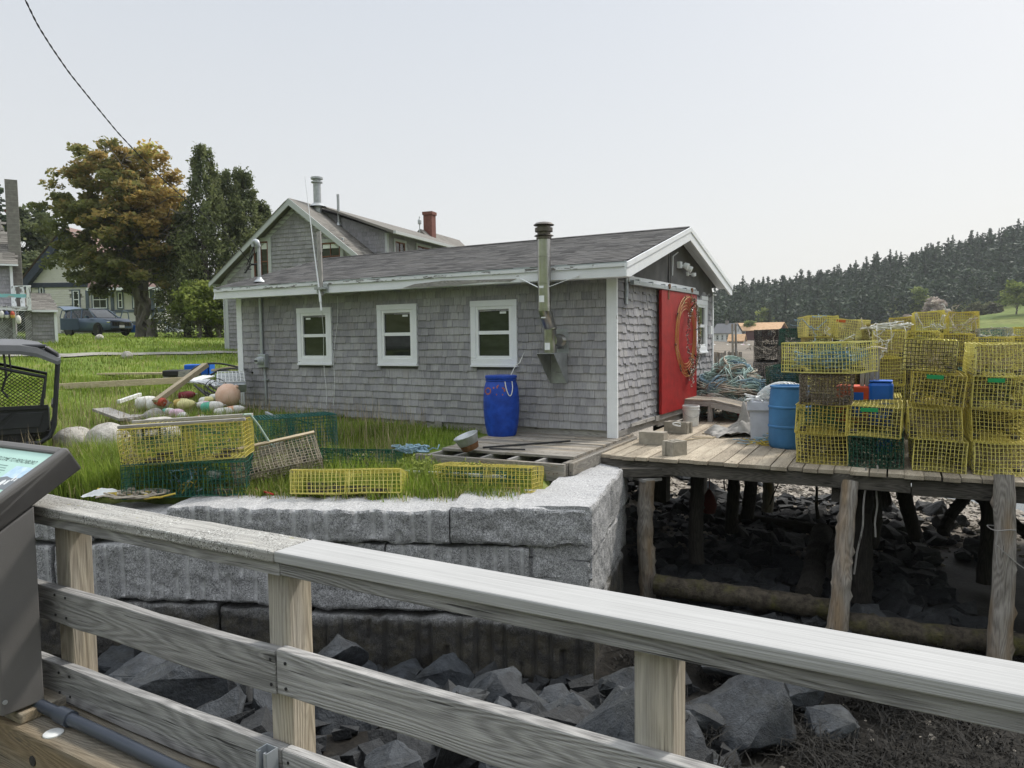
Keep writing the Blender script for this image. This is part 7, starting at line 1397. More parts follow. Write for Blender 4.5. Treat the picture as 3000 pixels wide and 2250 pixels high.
# ---------------------------------------------------------------- shingled house with deck at the left edge
LX = lambda cx: .0027 * (cx - 213)
DHO = np.array([-18.69, 28.0, 0]); DHA = .56
dhw = lambda x, y, z: DHO + Rz(DHA) @ np.array([x, y, z])
LZ = lambda cy: 7.126 - .00327 * cy
lh = thing('deck_house', 'grey shingled house with white and teal deck rail and block chimney at the left edge', 'house', DHO, DHA)
m = MB(); m.lo((LX(-700), 0.05, 1.4), (LX(195), 3.4, LZ(795))); m.obj('wall', M['shingle_far'], lh)
m = MB().shingles((LX(-300), 0, 1.6), (1, 0, 0), (0, 0, 1), LX(185) - LX(-300), LZ(800) - 1.6, .14, .1, .25, .03); m.obj('wall_shingles', M['shingle_far'], lh)
e1 = np.array([LX(40), 2.6, 6.8])
m = MB(); m.add([(LX(-800), -0.3, LZ(785)), (LX(282), -0.3, LZ(785)), (e1[0], e1[1], e1[2]), (LX(-800), e1[1], e1[2]), (LX(282), 4.5, LZ(785)), (LX(-800), 4.5, LZ(785))], [(0, 1, 2, 3), (1, 4, 2), (4, 5, 3, 2)])
Wv = unit([0, e1[1] - -0.3, e1[2] - LZ(785)]); hs = np.linalg.norm([e1[1] - -0.3, e1[2] - LZ(785)]); m.shingles((LX(-300), -0.32, LZ(785) + .01), (1, 0, 0), Wv, LX(282) - LX(-300), hs, .15, .2, .4, .012, .002, skip=lambda u, v: LX(-300) + u > LX(282) + (e1[0] - LX(282)) * v / hs); m.obj('roof', M['roof_brown'], lh)
MB().lo((LX(-300), -0.34, LZ(802)), (LX(284), -0.28, LZ(783))).obj('fascia', M['white_trim'], lh)
MB().lo((LX(180), -0.05, 1.6), (LX(213), -0.015, LZ(800))).obj('corner_board', M['white_trim'], lh)
ch = MB().lo((LX(200) - .08, .34, LZ(1300)), (LX(200) + .32, .76, LZ(1300) + 4.92)).obj('block_chimney', M['blockwall'], lh); MB().lo((LX(150), 0.45, LZ(160)), (LX(215), 0.65, LZ(135))).obj('flue_tile', M['brick'], ch)
# deck
m = MB(); m.lo((LX(-300), -1.6, LZ(1325)), (LX(415), -1.53, LZ(1282))); m.lo((LX(-300), -1.6, LZ(1290)), (LX(410), 0, LZ(1278))); dk_ = m.obj('deck', M['white_peel'], lh)
m = MB()
for cx in (385, 310, -80, 215): m.lo((LX(cx) - .05, -1.64 if cx == 385 else -1, LZ(1320)), (LX(cx) + .09, -1.52 if cx == 385 else -0.9, LZ(1050)))
m.beam((LX(412), -1.58, LZ(1050)), (LX(215), -0.8, LZ(1045)), .09, .04); m.obj('rail_post', M['white_peel'], lh)
m = MB(); m.lo((LX(-300), -1.62, LZ(1180)), (LX(372), -1.58, LZ(1142))); m.lo((LX(-300), -1.64, LZ(1062)), (LX(-60), -1.56, LZ(1048))); m.obj('teal_rail', M['teal_peel'], lh)
Lw = []
for k in np.arange(LX(-320), LX(420), .085):
    for sg_ in (1, -1):
        x0, z0, z1 = k, 1.5, LZ(1328); x1 = k + sg_ * (z1 - z0)
        t = np.linspace(0, 1, 50); xx = x0 + (x1 - x0) * t; ok = (xx > LX(-300)) & (xx < LX(415))
        if ok.sum() > 2: zz = z0 + (z1 - z0) * t; Lw.append([(xx[ok][0], -1.55, zz[ok][0]), (xx[ok][-1], -1.55, zz[ok][-1])])
m = MB()
for a, b in Lw: m.beam(a, b, .008, .03, up=(0, 1, 0))
m.obj('lattice', M['white_peel'], lh)
an_ = thing('lean_to_shed', 'low shingled lean-to with dark roof beside the deck house', 'shed', DHO, DHA)
m = MB(); m.lo((LX(330), -0.9, 1.3), (LX(690), 1.4, LZ(1330))); m.obj('wall', M['shingle_far'], an_); m = MB().shingles((LX(415), -0.92, 1.5), (1, 0, 0), (0, 0, 1), LX(690) - LX(415), LZ(1330) - 1.5, .14, .1, .24, .03); m.obj('wall_shingles', M['shingle_far'], an_)
a = np.array([LX(330), -1.1, LZ(1310)]); Wv = unit([0, 2.2, .75]); m = MB(); m.prism([(LX(325), 0), (LX(722), 0), (LX(640), 2.3), (LX(325), 2.3)], .05, (0, -1.1, LZ(1310)), (1, 0, 0), Wv); m.shingles(a, (1, 0, 0), Wv, LX(720) - LX(330), 2.3, .15, .2, .4, .012, .002, skip=lambda u, v: u > LX(720) - LX(330) - .12 * v); m.obj('roof', M['roof_brown'], an_)
m = MB(); m.lo((LX(415), -1.14, LZ(1332)), (LX(720), -1.1, LZ(1308))); m.lo((LX(672), -0.96, 1.4), (LX(708), -0.925, LZ(1332))); m.obj('white_trim', M['white_trim'], an_)
for cx, cy, cols, lab in ((25, 1365, ('b_white', 'b_white', 'whitepl'), 'leftmost white buoy hanging below the deck, pale blue lower rim'), (88, 1365, ('b_white', 'b_white', 'whitepl'), 'second white buoy hanging below the deck'), (141, 1368, ('b_white', 'b_navy', None), 'white buoy with dark band hanging left of the red and yellow one'), (204, 1368, ('b_ochre', 'b_red', None), 'red over yellow buoy hanging below the deck'), (265, 1420, ('b_white', 'b_white', None), 'largest white buoy hanging lowest below the deck')):
    s_ = 1.0 if cx != 265 else 1.2; b = buoy(dhw(LX(cx), -1.7, LZ(cy) - .13 * s_), 0, cols, lab, .85 * s_, .3, .085, True, 'buoys hung under the deck rail'); m = MB(); m.tube([(0, 0, .3), (0, .02, .55)], .008, 4); m.obj('cord', M['rope_w'], b)
# ---------------------------------------------------------------- cream house behind the maple
M['cream'] = plain('cream_clapboard', (.56, .55, .51), .7, var=.08); M['navytrim'] = plain('dark_blue_trim', (.035, .045, .07), .6); M['shade_blue'] = plain('blue_grey_trim', (.10, .125, .16), .6)
CY = 57.0; cX = lambda px: (px - 1106) / 1598 * CY
cZ = lambda py: 1.6 + (742 - py) / 1598 * CY
chs = thing('cream_house', 'cream clapboard house with dark blue gable trim and windowed porch behind the maple', 'house', (0, 0, 0)); zb_ = cZ(722)
m = MB(); x0, x1 = cX(78), cX(216); xp = cX(162); m.prism([(x0, zb_), (x1 + 1, zb_), (x1 + 1, cZ(612)), (xp, cZ(500)), (x0, cZ(612))], 9, (0, CY + .1, 0), (1, 0, 0)); m.lo((x1, CY - .5, cZ(700)), (cX(369), CY + 6, cZ(628))); m.obj('wall', M['cream'], chs)
m = MB().shingles((x0, CY, zb_), (1, 0, 0), (0, 0, 1), x1 - x0, cZ(505) - zb_, .17, .35, .7, .03, .002, 0, top=lambda u: (cZ(612) - zb_ + (cZ(500) - cZ(612)) * min(u / (xp - x0), max(0, (x1 + (x1 - xp) * .2 - x0 - u)) / (x1 - xp) if u > xp - x0 else 9)), skip=lambda u, v: any(cX(a) < u + x0 < cX(b) and cZ(yb) < v + zb_ < cZ(ya) for a, b, ya, yb in ((164, 182, 627, 670), (93, 106, 619, 652))))
m.shingles((x1, CY - .52, cZ(700)), (1, 0, 0), (0, 0, 1), cX(369) - x1, cZ(672) - cZ(700), .15, 1.5, 3, .03, .002, 0); m.shingles((x1, CY - .52, cZ(672)), (1, 0, 0), (0, 0, 1), cX(258) - x1, cZ(630) - cZ(672), .15, .3, .6, .03, .002, 0, skip=lambda u, v: cX(213) < u + x1 < cX(250)); m.obj('clapboards', M['cream'], chs)
m = MB(); d0 = np.array([cX(58), 0, cZ(618)]); pk = np.array([xp, 0, cZ(497)]); d1 = np.array([cX(262), 0, cZ(612)])
for a, b in ((d0, pk), (pk, d1)):
    u = unit(b - a); nrm = np.array([-u[2], 0, u[0]]); m.prism([(a[0], a[2]), (b[0], b[2]), (b[0] - nrm[0] * .5, b[2] - nrm[2] * .5), (a[0] - nrm[0] * .5, a[2] - nrm[2] * .5)][::-1], .6, (0, CY - .5, 0), (1, 0, 0))
m.lo((x0 - .1, CY - .1, cZ(622)), (x1, CY - .04, cZ(612))); m.obj('gable_trim', M['navytrim'], chs)
m = MB(); m.add([(xp, CY - .6, cZ(494)), (xp, CY + 9.5, cZ(494)), (cX(266), CY + 9.5, cZ(610)), (cX(266), CY - .6, cZ(610))], [(0, 1, 2, 3)[::-1]]); m.add([(xp, CY - .6, cZ(494)), (xp, CY + 9.5, cZ(494)), (cX(54), CY + 9.5, cZ(618)), (cX(54), CY - .6, cZ(618))], [(0, 1, 2, 3)]); m.add([(cX(150), CY + 5, cZ(500) + .4), (cX(292), CY + 5, cZ(500) + .4), (cX(376), CY - 1.2, cZ(628)), (cX(216), CY - 1.2, cZ(628))], [(0, 3, 2, 1)]); m.obj('roof', plain('faded_red_roof', (.22, .15, .13), .9, var=.2, sc=3), chs)
MB().lo((cX(215), CY - 1.25, cZ(632)), (cX(377), CY - 1.1, cZ(626))).obj('gutter', M['white_trim'], chs)
for a, b, ya, yb, mul in ((164, 182, 627, 670, 0), (214, 249, 629, 671, 1), (268, 282, 633, 671, 0), (300, 314, 630, 671, 0), (324, 341, 630, 671, 0), (346, 367, 629, 671, 0), (93, 106, 619, 652, 0)):
    off = .55 if a > 210 else .03; window(chs, (cX((a + b) / 2), CY - off, cZ(yb)), (1, 0, 0), (0, -1, 0), cX(b) - cX(a), cZ(ya) - cZ(yb), .09, .06, .06, 'white_trim', 'shade_blue', 'glassfar', False, bool(mul))
m = MB()
for px in (205, 258, 318, 343): m.lo((cX(px) - .12, CY - .58, cZ(698)), (cX(px) + .12, CY - .5, cZ(630)))
m.lo((cX(214), CY - .58, cZ(678)), (cX(370), CY - .52, cZ(672))); m.lo((x1, CY - .6, cZ(703)), (cX(370), CY - .5, cZ(697))); m.obj('porch_trim', M['shade_blue'], chs)
m = MB()
for k in np.arange(cX(250), cX(372), .17):
    for sg_ in (1, -1): m.beam((k, CY - .5 - .01 * sg_, zb_ - .2), (k + sg_ * .75, CY - .5 - .01 * sg_, cZ(703)), .02, .05, up=(0, 1, 0))
m.obj('lattice', M['grey_trim'], chs); MB().lo((x0, CY + .05, zb_ - .4), (x1, CY + .08, zb_ + .1)).obj('foundation', M['navytrim'], chs)
m = MB()
for i in range(5): m.lo((cX(376), CY - 1.8 + i * .3, zb_ - .4), (cX(405), CY - 1.5 + i * .3, zb_ + .0 + i * .19))
for i in range(9): m.lo((cX(410) + i * .25, CY + .4, zb_), (cX(410) + i * .25 + .05, CY + .45, cZ(697)))
m.lo((cX(405), CY + .38, cZ(699)), (cX(480), CY + .48, cZ(696))); m.obj('steps', M['grey_trim'], chs)
o = thing('leaning_pole', 'dark pole sloping down to the lawn beside the cream house steps', 'pole', P(366, 702, 50)); a, b = P(366, 702, 50), P(406, 741, 44); MB().tube([a - np.array(o.location), b - np.array(o.location)], .035, 6).obj('pole', M['cable'], o)
o = thing('tree_stump', 'short pale stump at the right foot of the maple', 'stump', base(328, 43.6)); MB().tube([(0, 0, 0), (.02, 0, .6), (.0, .02, 1.15)], [.34, .27, .26], 12).obj('stump', M['barkgrey'], o, smooth=60)
o = thing('blue_bin', 'small bright blue box on the lawn between car bonnet and maple trunk', 'box', P(291, 706, 46) + [0, 0, -.25], .2); MB().lo((-.25, -.2, -.1), (.25, .2, .35)).obj('box', M['tote'], o, bevel=.03)
# ---------------------------------------------------------------- the parked car
M['carpaint'] = plain('blue_grey_car_paint', (.12, .165, .23), .28, .3, .05); M['carglass'] = glass('car_glass', (.02, .026, .028)); M['chrome'] = plain('chrome', (.6, .6, .6), .2, 1)
cp = P(211, 733, 46); cp[2] = float(ground_h(cp[0], cp[1])); car = thing('parked_car', 'blue grey suv parked on the lawn with tailgate and doors open', 'car', cp, math.atan2(-.44, .90)); car.location.z = float(ground_h(cp[0], cp[1])) + .12
def loft(st, prof, m, mat=0):     # st: (x, halfwidth, z0, z1) ; prof: list of (v, w) v 0..1 height, w width factor
    A = []
    for x, w_, z0, z1 in st: A.append([(x, -w_ * b, z0 + (z1 - z0) * a) for a, b in prof] + [(x, w_ * b, z0 + (z1 - z0) * a) for a, b in prof[::-1]])
    A = np.array(A); m.grid(A[:, :, :].transpose(0, 1, 2)[::-1], mat=mat); n = A.shape[1]; i0 = tuple(range(n)); m.add(A[0], [i0], mat=mat); m.add(A[-1], [i0[::-1]], mat=mat)
body = [(0, .82), (.12, .95), (.35, 1.0), (.62, 1.0), (.85, .97), (1, .86)]
m = MB(); loft([(-2.28, .80, .42, .95), (-2.2, .88, .30, 1.02), (-1.7, .93, .24, 1.06), (-.6, .94, .22, 1.05), (.5, .94, .22, 1.04), (.95, .94, .22, 1.06), (1.5, .93, .23, 1.02), (1.95, .90, .25, .94), (2.22, .82, .30, .84), (2.3, .72, .36, .72)], body, m); m.obj('body', M['carpaint'], car, smooth=40)
m = MB(); loft([(-2.1, .78, 1.0, 1.45), (-1.85, .78, 1.0, 1.58), (-1.2, .8, 1.0, 1.64), (-.2, .8, 1.0, 1.655), (.25, .79, 1.0, 1.58), (.95, .78, 1.0, 1.08)], [(0, 1), (.5, .93), (1, .78)], m); m.obj('cabin_glass', M['carglass'], car, smooth=40)
m = MB(); A = np.array([[(x, y * w_, z + .015 - .03 * abs(y)) for y in (-1, -.6, 0, .6, 1)] for x, w_, z in ((-2.12, .62, 1.5), (-1.85, .63, 1.6), (-1.2, .64, 1.66), (-.2, .64, 1.675), (.2, .63, 1.61))]); m.grid(A[::-1]); B = A.copy(); B[..., 2] -= .04; m.grid(B)
for s_ in (-1, 1):
    for a, b in (((.22, s_ * .64, 1.59), (1.0, s_ * .8, 1.06)), ((-.35, s_ * .66, 1.63), (-.25, s_ * .82, 1.02)), ((-1.4, s_ * .65, 1.62), (-1.25, s_ * .82, 1.02)), ((-2.0, s_ * .63, 1.52), (-1.75, s_ * .82, 1.0)), ((.2, s_ * .645, 1.62), (-2.0, s_ * .64, 1.56))): m.beam(a, b, .06, .06)
m.obj('roof', M['carpaint'], car)
m = MB(); 
for s_ in (-1, 1): m.tube([(.6, s_ * .92, 1.02), (.62, s_ * 1.02, 1.06)], .03, 6); m.box((.62, s_ * 1.07, 1.1), (.12, .2, .15))
m.obj('mirror', M['carpaint'], car, bevel=.02)
for x in (-1.38, 1.38):
    for s_ in (-1, 1):
        w_ = link('wheel', None, car, loc=(x, s_ * .84, .345), R=(Rz(-.3) if x > 0 else None)); m = MB(); m.lathe([(.21, -.11), (.31, -.12), (.345, -.08), (.345, .08), (.31, .12), (.21, .11)], 26, (0, 0, 0), Rx(rad(90))); m.obj('tyre', M['tyre'], w_, smooth=35)
        m = MB(); m.lathe([(0, s_ * -.08), (.08, s_ * -.1), (.2, s_ * -.09), (.215, s_ * -.11)], 18, (0, 0, 0), Rx(rad(90)))
        for k in range(5): m.box((.1 * math.cos(k * 1.256), s_ * .1, .1 * math.sin(k * 1.256)), (.2, .02, .05), Ry(-k * 1.256))
        m.obj('rim', M['chrome'], w_, smooth=35)
m = MB()
for x in (-1.38, 1.38):
    for s_ in (-1, 1): m.lathe([(0, -.04), (.40, -.04), (.42, 0), (.40, .04), (0, .04)], 24, (x, s_ * .915, .36), Rx(rad(90)))
m.lo((-2.1, -.94, .2), (2.1, .94, .28)); m.obj('wheel_arch', M['black'], car, smooth=40)
m = MB(); m.box((2.29, 0, .66), (.06, 1.25, .24)); m.box((2.26, 0, .38), (.08, 1.4, .1)); m.obj('grille', M['black'], car, bevel=.03)
m = MB()
for y in (-.5, -.3, .3, .5): m.box((2.325, y, .66), (.01, .03, .2))
m.box((2.33, 0, .40), (.02, 1.2, .025)); m.box((2.3, 0, .79), (.03, 1.5, .02)); m.lathe([(0, -.01), (.11, -.01), (.11, .01), (0, .01)], 20, (2.33, 0, .70), np.stack([[0, 1.7, 0], [0, 0, .6], [1, 0, 0]], 1)); m.obj('chrome_trim', M['chrome'], car)
MB().box((2.335, -.02, .52), (.015, .34, .15)).obj('number_plate', M['white_vinyl'], car)
for s_ in (-1, 1): MB().box((2.14, s_ * .68, .76), (.2, .32, .1), Rz(s_ * -.5)).obj('headlight', M['chrome'], car, bevel=.02)
m = MB(); A = np.array([[(-1.98 - .95 * t + .1 * t * t, y * (.72 - .05 * t), 1.62 + .62 * t - .35 * t * t - .05 * y * y) for y in np.linspace(-1, 1, 7)] for t in np.linspace(0, 1, 8)]); m.grid(A[::-1]); B = A.copy(); B[..., 2] -= .07; m.grid(B); m.grid(np.array([A[-1], B[-1]])); m.grid(np.array([A[:, 0], B[:, 0]])); m.grid(np.array([B[:, -1], A[:, -1]])); tg = m.obj('tailgate', M['carpaint'], car, smooth=30)
m = MB(); m.grid(B[1:6, 1:6] - [0, 0, .012]); m.obj('tailgate_glass', M['carglass'], tg)
def cardoor(hx, hy, ang, L_, s_, nm):
    d = link(nm, None, car, loc=(hx, hy, 0), R=ang); m = MB(); m.prism([(-L_, .34), (-.02, .34), (-.02, 1.03), (-L_, 1.05)], .07, (0, 0, 0), (1, 0, 0)); m.obj('panel', M['carpaint'], d, bevel=.02); m = MB()
    for a, b in (((-L_, .03, 1.05), (-L_ + .12, .03, 1.5)), ((-L_ + .12, .03, 1.5), (-.35, .03, 1.55)), ((-.35, .03, 1.55), (-.03, .03, 1.04))): m.beam(a, b, .05, .05)
    m.obj('window_frame', M['carpaint'], d)
cardoor(-.3, -.94, 1.15, 1.0, -1, 'rear_door'); cardoor(.85, .94, -1.1, 1.1, 1, 'front_door'); cardoor(-.3, .94, -1.1, 1.0, 1, 'rear_door')
# ---------------------------------------------------------------- the far side of the cove
def fb(px, py, Y): return P(px, py, Y)
M['farwhite'] = plain('far_white_clapboard', (.62, .64, .66), .7, var=.06); M['orange_roof'] = plain('new_plywood_roof', (.50, .30, .16), .8, var=.2, sc=2, c2=(.58, .38, .22)); M['slate'] = plain('grey_slate_roof', (.17, .17, .18), .85); M['barnred'] = plain('dark_red_barn', (.10, .04, .035), .85)
def gablehouse(name, lab, loc, rz, W_, L_, E, H, wall, roof, wins=(), ov=.3, cat='house'):
    t = thing(name, lab, cat, loc, rz); m = MB(); m.prism([(-W_ / 2, -1.5), (W_ / 2, -1.5), (W_ / 2, E), (0, H - .05), (-W_ / 2, E)], L_, (0, 0, 0), (1, 0, 0)); m.obj('wall', M[wall], t); sl = (H - E) / (W_ / 2); e = E - ov * sl
    m = MB(); m.prism([(-W_ / 2 - ov, e), (0, H), (W_ / 2 + ov, e), (W_ / 2 + ov, e + .16), (0, H + .16), (-W_ / 2 - ov, e + .16)], L_ + 2 * ov, (0, -ov, 0), (1, 0, 0)); m.obj('roof', M[roof], t)
    for (u, z, w_, h_, side) in wins:
        O = (u, -.02, z) if side == 'g' else ((-W_ / 2 - .02, u, z) if side == 'l' else (W_ / 2 + .02, u, z)); U, N = ((1, 0, 0), (0, -1, 0)) if side == 'g' else (((0, -1, 0), (-1, 0, 0)) if side == 'l' else ((0, 1, 0), (1, 0, 0))); window(t, O, U, N, w_, h_, .1, .04, .05, 'white_trim', 'grey_trim', 'glassfar', False)
    return t
wh = gablehouse('white_house', 'small white gabled house with grey roof on the far shore', fb(1592, 738, 178) + [0, 0, -.1], .75, 4.6, 5.2, 2.3, 4.35, 'farwhite', 'slate', ((-.8, .8, .7, 1.1, 'g'), (.5, 2.4, .6, .9, 'g'), (1.3, .5, .6, 1.3, 'l'), (2.6, .5, .6, 1.3, 'l'), (3.9, .5, .7, 1.3, 'l')))
MB().lo((-.3, 2.4, 3.9), (.3, 3.0, 5.2)).obj('chimney', M['block'], wh)
gablehouse('orange_roofed_barn', 'dark red boathouse with a new orange plywood roof on the far shore', fb(1690, 725, 184) + [0, 0, -.2], .95, 7.0, 11.5, 1.7, 3.4, 'barnred', 'orange_roof', ((2, .3, .9, 1.2, 'l'), (4.5, .3, .9, 1.2, 'l'), (8.5, .3, .9, 1.2, 'l')), .5, 'boathouse')
gablehouse('orange_roofed_shed', 'little pale shed with orange roof between the white house and the dark red boathouse', fb(1608, 744, 168) + [0, 0, -.1], 1.1, 3.2, 3.2, 1.0, 2.3, 'greyboard', 'orange_roof', ((1.5, .2, .5, .6, 'l'),), .3, 'shed')
fp = thing('far_pier', 'old timber pier on dark piles below the white house', 'pier', fb(1535, 747, 160)); a = fb(1525, 748, 160) - np.array(fp.location); b = fb(1640, 748, 158) - np.array(fp.location); m = MB(); m.beam(a - [4, 0, .2], b - [0, 0, .2], 6, .35); m.obj('pier_deck', M['greyboard'], fp)
m = MB(); t = np.linspace(0, 1, 24)
for k in t: p = a * (1 - k) + b * k; m.tube([p + [0, -2.5, -.3], p + [rng.normal(0, .1), -2.5, -2.6]], .14, 6)
m.obj('piles', M['dark_timber'], fp, kind='stuff')
for k in range(12): p = a + (b - a) * rng.random(); link('float', MB().lathe([(0, 0), (.3, .1), (.3, .4), (0, .55)], 8).mesh('float', M['b_white' if k % 3 else 'b_pink']), fp, loc=p + [0, -2.4, -.02])
for i in range(19):
    px = 1546 + i * 3.1; p = fb(px, 760 + rng.normal(0, 1.2), 74 + rng.normal(0, .5)); o = thing('mooring_pile', 'weathered post in the row of old pier piles across the cove', 'post', (p[0], p[1], -2.6), 0, 'old pier piles across the cove'); MB().tube([(0, 0, 0), (rng.normal(0, .06), 0, p[2] + 2.6)], [.1, .09], 7).obj('post', M['piling'], o)
for px, top, lab in ((1584, 700, 'left of two tall dark poles standing in the cove before the white house'), (1591, 699, 'right of two tall dark poles standing in the cove before the white house')): a, b = fb(px, 790, 72), fb(px - 2, top, 72); o = thing('tall_pole', lab, 'pole', (a[0], a[1], -2.6)); MB().tube([(0, 0, 0), (b[0] - a[0], 0, b[2] + 2.6)], [.13, .1], 7).obj('pole', M['piling'], o)
bk = np.array([[(x, y, z) for x in np.linspace(26, 95, 40)] for y, z in ((100, -2.9), (112, -1.9), (126, -.9), (150, -.6), (205, 1.2))]); 
for r_ in bk:
    for q in r_: q[1] += .25 * (q[0] - 26); q[2] += .35 * mnoise.noise(Vector((q[0] * .15, q[1] * .15, 2)))
M['bankmud'] = plain('shore_bank', (.17, .145, .115), .95, var=.4, sc=.15, bump=.5, bsc=.8); MB().grid(bk).obj('far_shore', M['bankmud'], smooth=0, kind='structure')
# ---------------------------------------------------------------- grass
M['grass'] = leafmat('grass_blades', [(0, (.10, .155, .022)), (.35, (.18, .255, .036)), (.7, (.28, .345, .06)), (.9, (.36, .38, .10)), (1, (.40, .34, .17))], .4, .42)
def blades(pts, hgt, wd, g, lean=.35, dry=.06):
    n = len(pts); a = g.random(n) * 6.28; d = np.c_[np.cos(a), np.sin(a), 0 * a]; s = np.c_[-np.sin(a), np.cos(a), 0 * a]; h = hgt * g.uniform(.5, 1.25, n); w_ = wd * g.uniform(.7, 1.3, n); l = (lean * g.uniform(.1, 1.3, n) * h)[:, None]; z = np.array([0, 0, 1.0])
    A = pts; B = pts + d * l * .3 + z * (h * .6)[:, None]; C = pts + d * l + z * h[:, None]; W1 = s * w_[:, None]
    q1 = np.stack([A - W1 * .5, A + W1 * .5, B + W1 * .42, B - W1 * .42], 1); q2 = np.stack([B - W1 * .42, B + W1 * .42, C + W1 * .05, C - W1 * .05], 1); r = np.clip(g.beta(2.2, 2.6, n) * .85, 0, 1); r[g.random(n) < dry] = 1.0
    return np.concatenate([q1, q2]), np.concatenate([r, r])
def scatter(n, x0, x1, y0, y1, g): return np.c_[g.uniform(x0, x1, n), g.uniform(y0, y1, n)]
def shed_xy(p): d = p - SHED_C; c, s = math.cos(-SHED_A), math.sin(-SHED_A); return np.c_[d[:, 0] * c - d[:, 1] * s, d[:, 0] * s + d[:, 1] * c]
def okland(p, edge=.62):
    q = shed_xy(p); w2 = (np.c_[p, np.zeros(len(p))] - WO) @ WR; k = (p[:, 1] > quay_y(p[:, 0]) + edge) & (p[:, 0] < shore_x(p[:, 1]) - .9) & ~((q[:, 0] > -8.35) & (q[:, 1] > 0.02) & (q[:, 1] < 5.7)) & ~((w2[:, 0] > -3.0) & (w2[:, 1] > -1.15) & (w2[:, 1] < 4)) & (ground_h(p[:, 0], p[:, 1]) > -.35)
    pp = np.array([(-21, 23.2), (-14.5, 24.0), (-9, 27.5), (-6.5, 29.5), (-2, 31)])
    for a, b in zip(pp[:-1], pp[1:]):
        t = np.clip(((p - a) @ (b - a)) / ((b - a) @ (b - a)), 0, 1); k &= np.linalg.norm(p - (a + t[:, None] * (b - a)), axis=1) > .55
    return k
g = np.random.default_rng(91); m = MB()
def sow(n, box, hgt, wd, patch=None, lean=.35, dry=.06):
    p = scatter(n, *box, g); k = okland(p) & (p[:, 0] > -.78 * p[:, 1] - 1); 
    if patch is not None: k &= patch(p)
    p = p[k]; hm = .65 + .5 * (fnoise(p[:, 0] * 1.4, p[:, 1] * 1.4) + .5); P3 = np.c_[p, ground_h(p[:, 0], p[:, 1]) - .01]; q, r = blades(P3, hgt * np.clip(hm, .4, 1.5), wd, g, lean, dry); m.quads(q, r)
sow(42000, (-9.5, .6, 7.9, 13), .16, .009); sow(26000, (-13, -1.5, 12, 20), .17, .012); sow(26000, (-22, -3, 18, 30), .14, .018); sow(26000, (-40, -5, 28, 56), .1, .03, dry=.03)
pilebox = lambda p: ~((p[:, 0] > -8.5) & (p[:, 0] < -4.9) & (p[:, 1] > 13.2) & (p[:, 1] < 16.5))
sow(16000, (-6.2, -3.6, 8.6, 13.0), .34, .010, None, .45); sow(9000, (-7, -1.2, 9.4, 12.5), .25, .010, pilebox, .45)
# grass along the shed wall and clumps right behind the quay
sow(5000, (-5.6, -3.7, 8.7, 9.9), .42, .011, None, .5, .03); sow(6000, (-3.2, .3, 8.2, 9.6), .22, .009)
p = scatter(5200, -6.5, .5, 7.7, 9.2, g); e_ = p[:, 1] - quay_y(p[:, 0]); p = p[(e_ > .3 + .35 * np.abs(np.sin(p[:, 0] * 2.3) * np.sin(p[:, 0] * 5.1 + 1))) & (e_ < .95) & okland(p, .3)]; q, r = blades(np.c_[p, np.full(len(p), -.215)], .13, .008, g, .8, .35); m.quads(q, r)      # ragged edge spilling on the quay stones
m.obj('grass', M['grass'], label='rough green meadow grass on the lawn behind the quay', cat='grass', kind='stuff')
m = MB(); p = scatter(2600, -9, -1.5, 9.4, 16, g); p = p[okland(p)]; P3 = np.c_[p, ground_h(p[:, 0], p[:, 1])]; q, r = blades(P3, .5, .006, g, .35, 1.0); m.quads(q, r); m.obj('dry_stalks', leafmat('dry_grass_stalks', [(0, (.16, .12, .07)), (1, (.32, .26, .16))], .2), label='thin dry grass stalks standing above the green grass', cat='grass', kind='stuff')
for i, (px, py, Y, H) in enumerate(((905, 1055, 8.9, .34), (930, 1048, 8.9, .42), (890, 1040, 9.1, .3), (955, 1040, 9.0, .3), (1000, 1030, 9.0, .32), (920, 1030, 9.2, .3))):
    o = thing('weed_plant', 'leafy green weed growing between the yellow traps and the platform', 'weed', np.array([P(px, py, Y)[0], Y, -.22]), 0, 'weeds before the platform'); C = []
    t_ = MB()
    for s_ in range(5): a = g.normal(0, .09, 2); t_.tube([(a[0], a[1], 0), (a[0] * 1.4, a[1] * 1.4, H)], .004, 3); k = g.random(26)[:, None]; C.append(np.c_[a[0] * (1 + .4 * k) + g.normal(0, .035, (26, 1)), a[1] * (1 + .4 * k) + g.normal(0, .035, (26, 1)), k * H])
    t_.obj('stem', M['grass'], o); q = leafquads(np.concatenate(C), .03, g, .6, .5); MB().quads(q, g.random(len(q))).obj('leaves', M['apple'], o)
# rockweed mats on the mud and low stones
M['weed'] = leafmat('rockweed', [(0, (.002, .0018, .0015)), (.6, (.007, .006, .004)), (1, (.022, .018, .011))], .03)
m = MB(); Q = []; Rw = []
for i in range(300):
    x, y = g.uniform(1.2, 6.5), g.uniform(4.2, 8.8)
    if fnoise(np.array(x * 1.5), np.array(y * 1.5)) < -.05: continue
    n = 90; z = float(ground_h(x, y)); c = np.c_[g.normal(0, .16, n) + x, g.normal(0, .16, n) + y, z + np.abs(g.normal(.03, .04, n))]; q, r = blades(c, .05, .012, g, 4.0, 0); Q.append(q); Rw.append(r * .9)
for o in [o for o in COL.objects if o.name.startswith('boulder') and o.location.x > .7 and 4 < o.location.y < 8.6]:
    n = 260; r_ = o.scale[0] * .42; a = g.random(n) * 6.28; c = np.c_[o.location.x + r_ * np.cos(a) * g.random(n) ** .3, o.location.y + r_ * np.sin(a) * g.random(n) ** .3, np.full(n, o.location.z - .05) - g.random(n) * .12]; q, r = blades(c, .07, .011, g, 2.6, 0); Q.append(q); Rw.append(r)
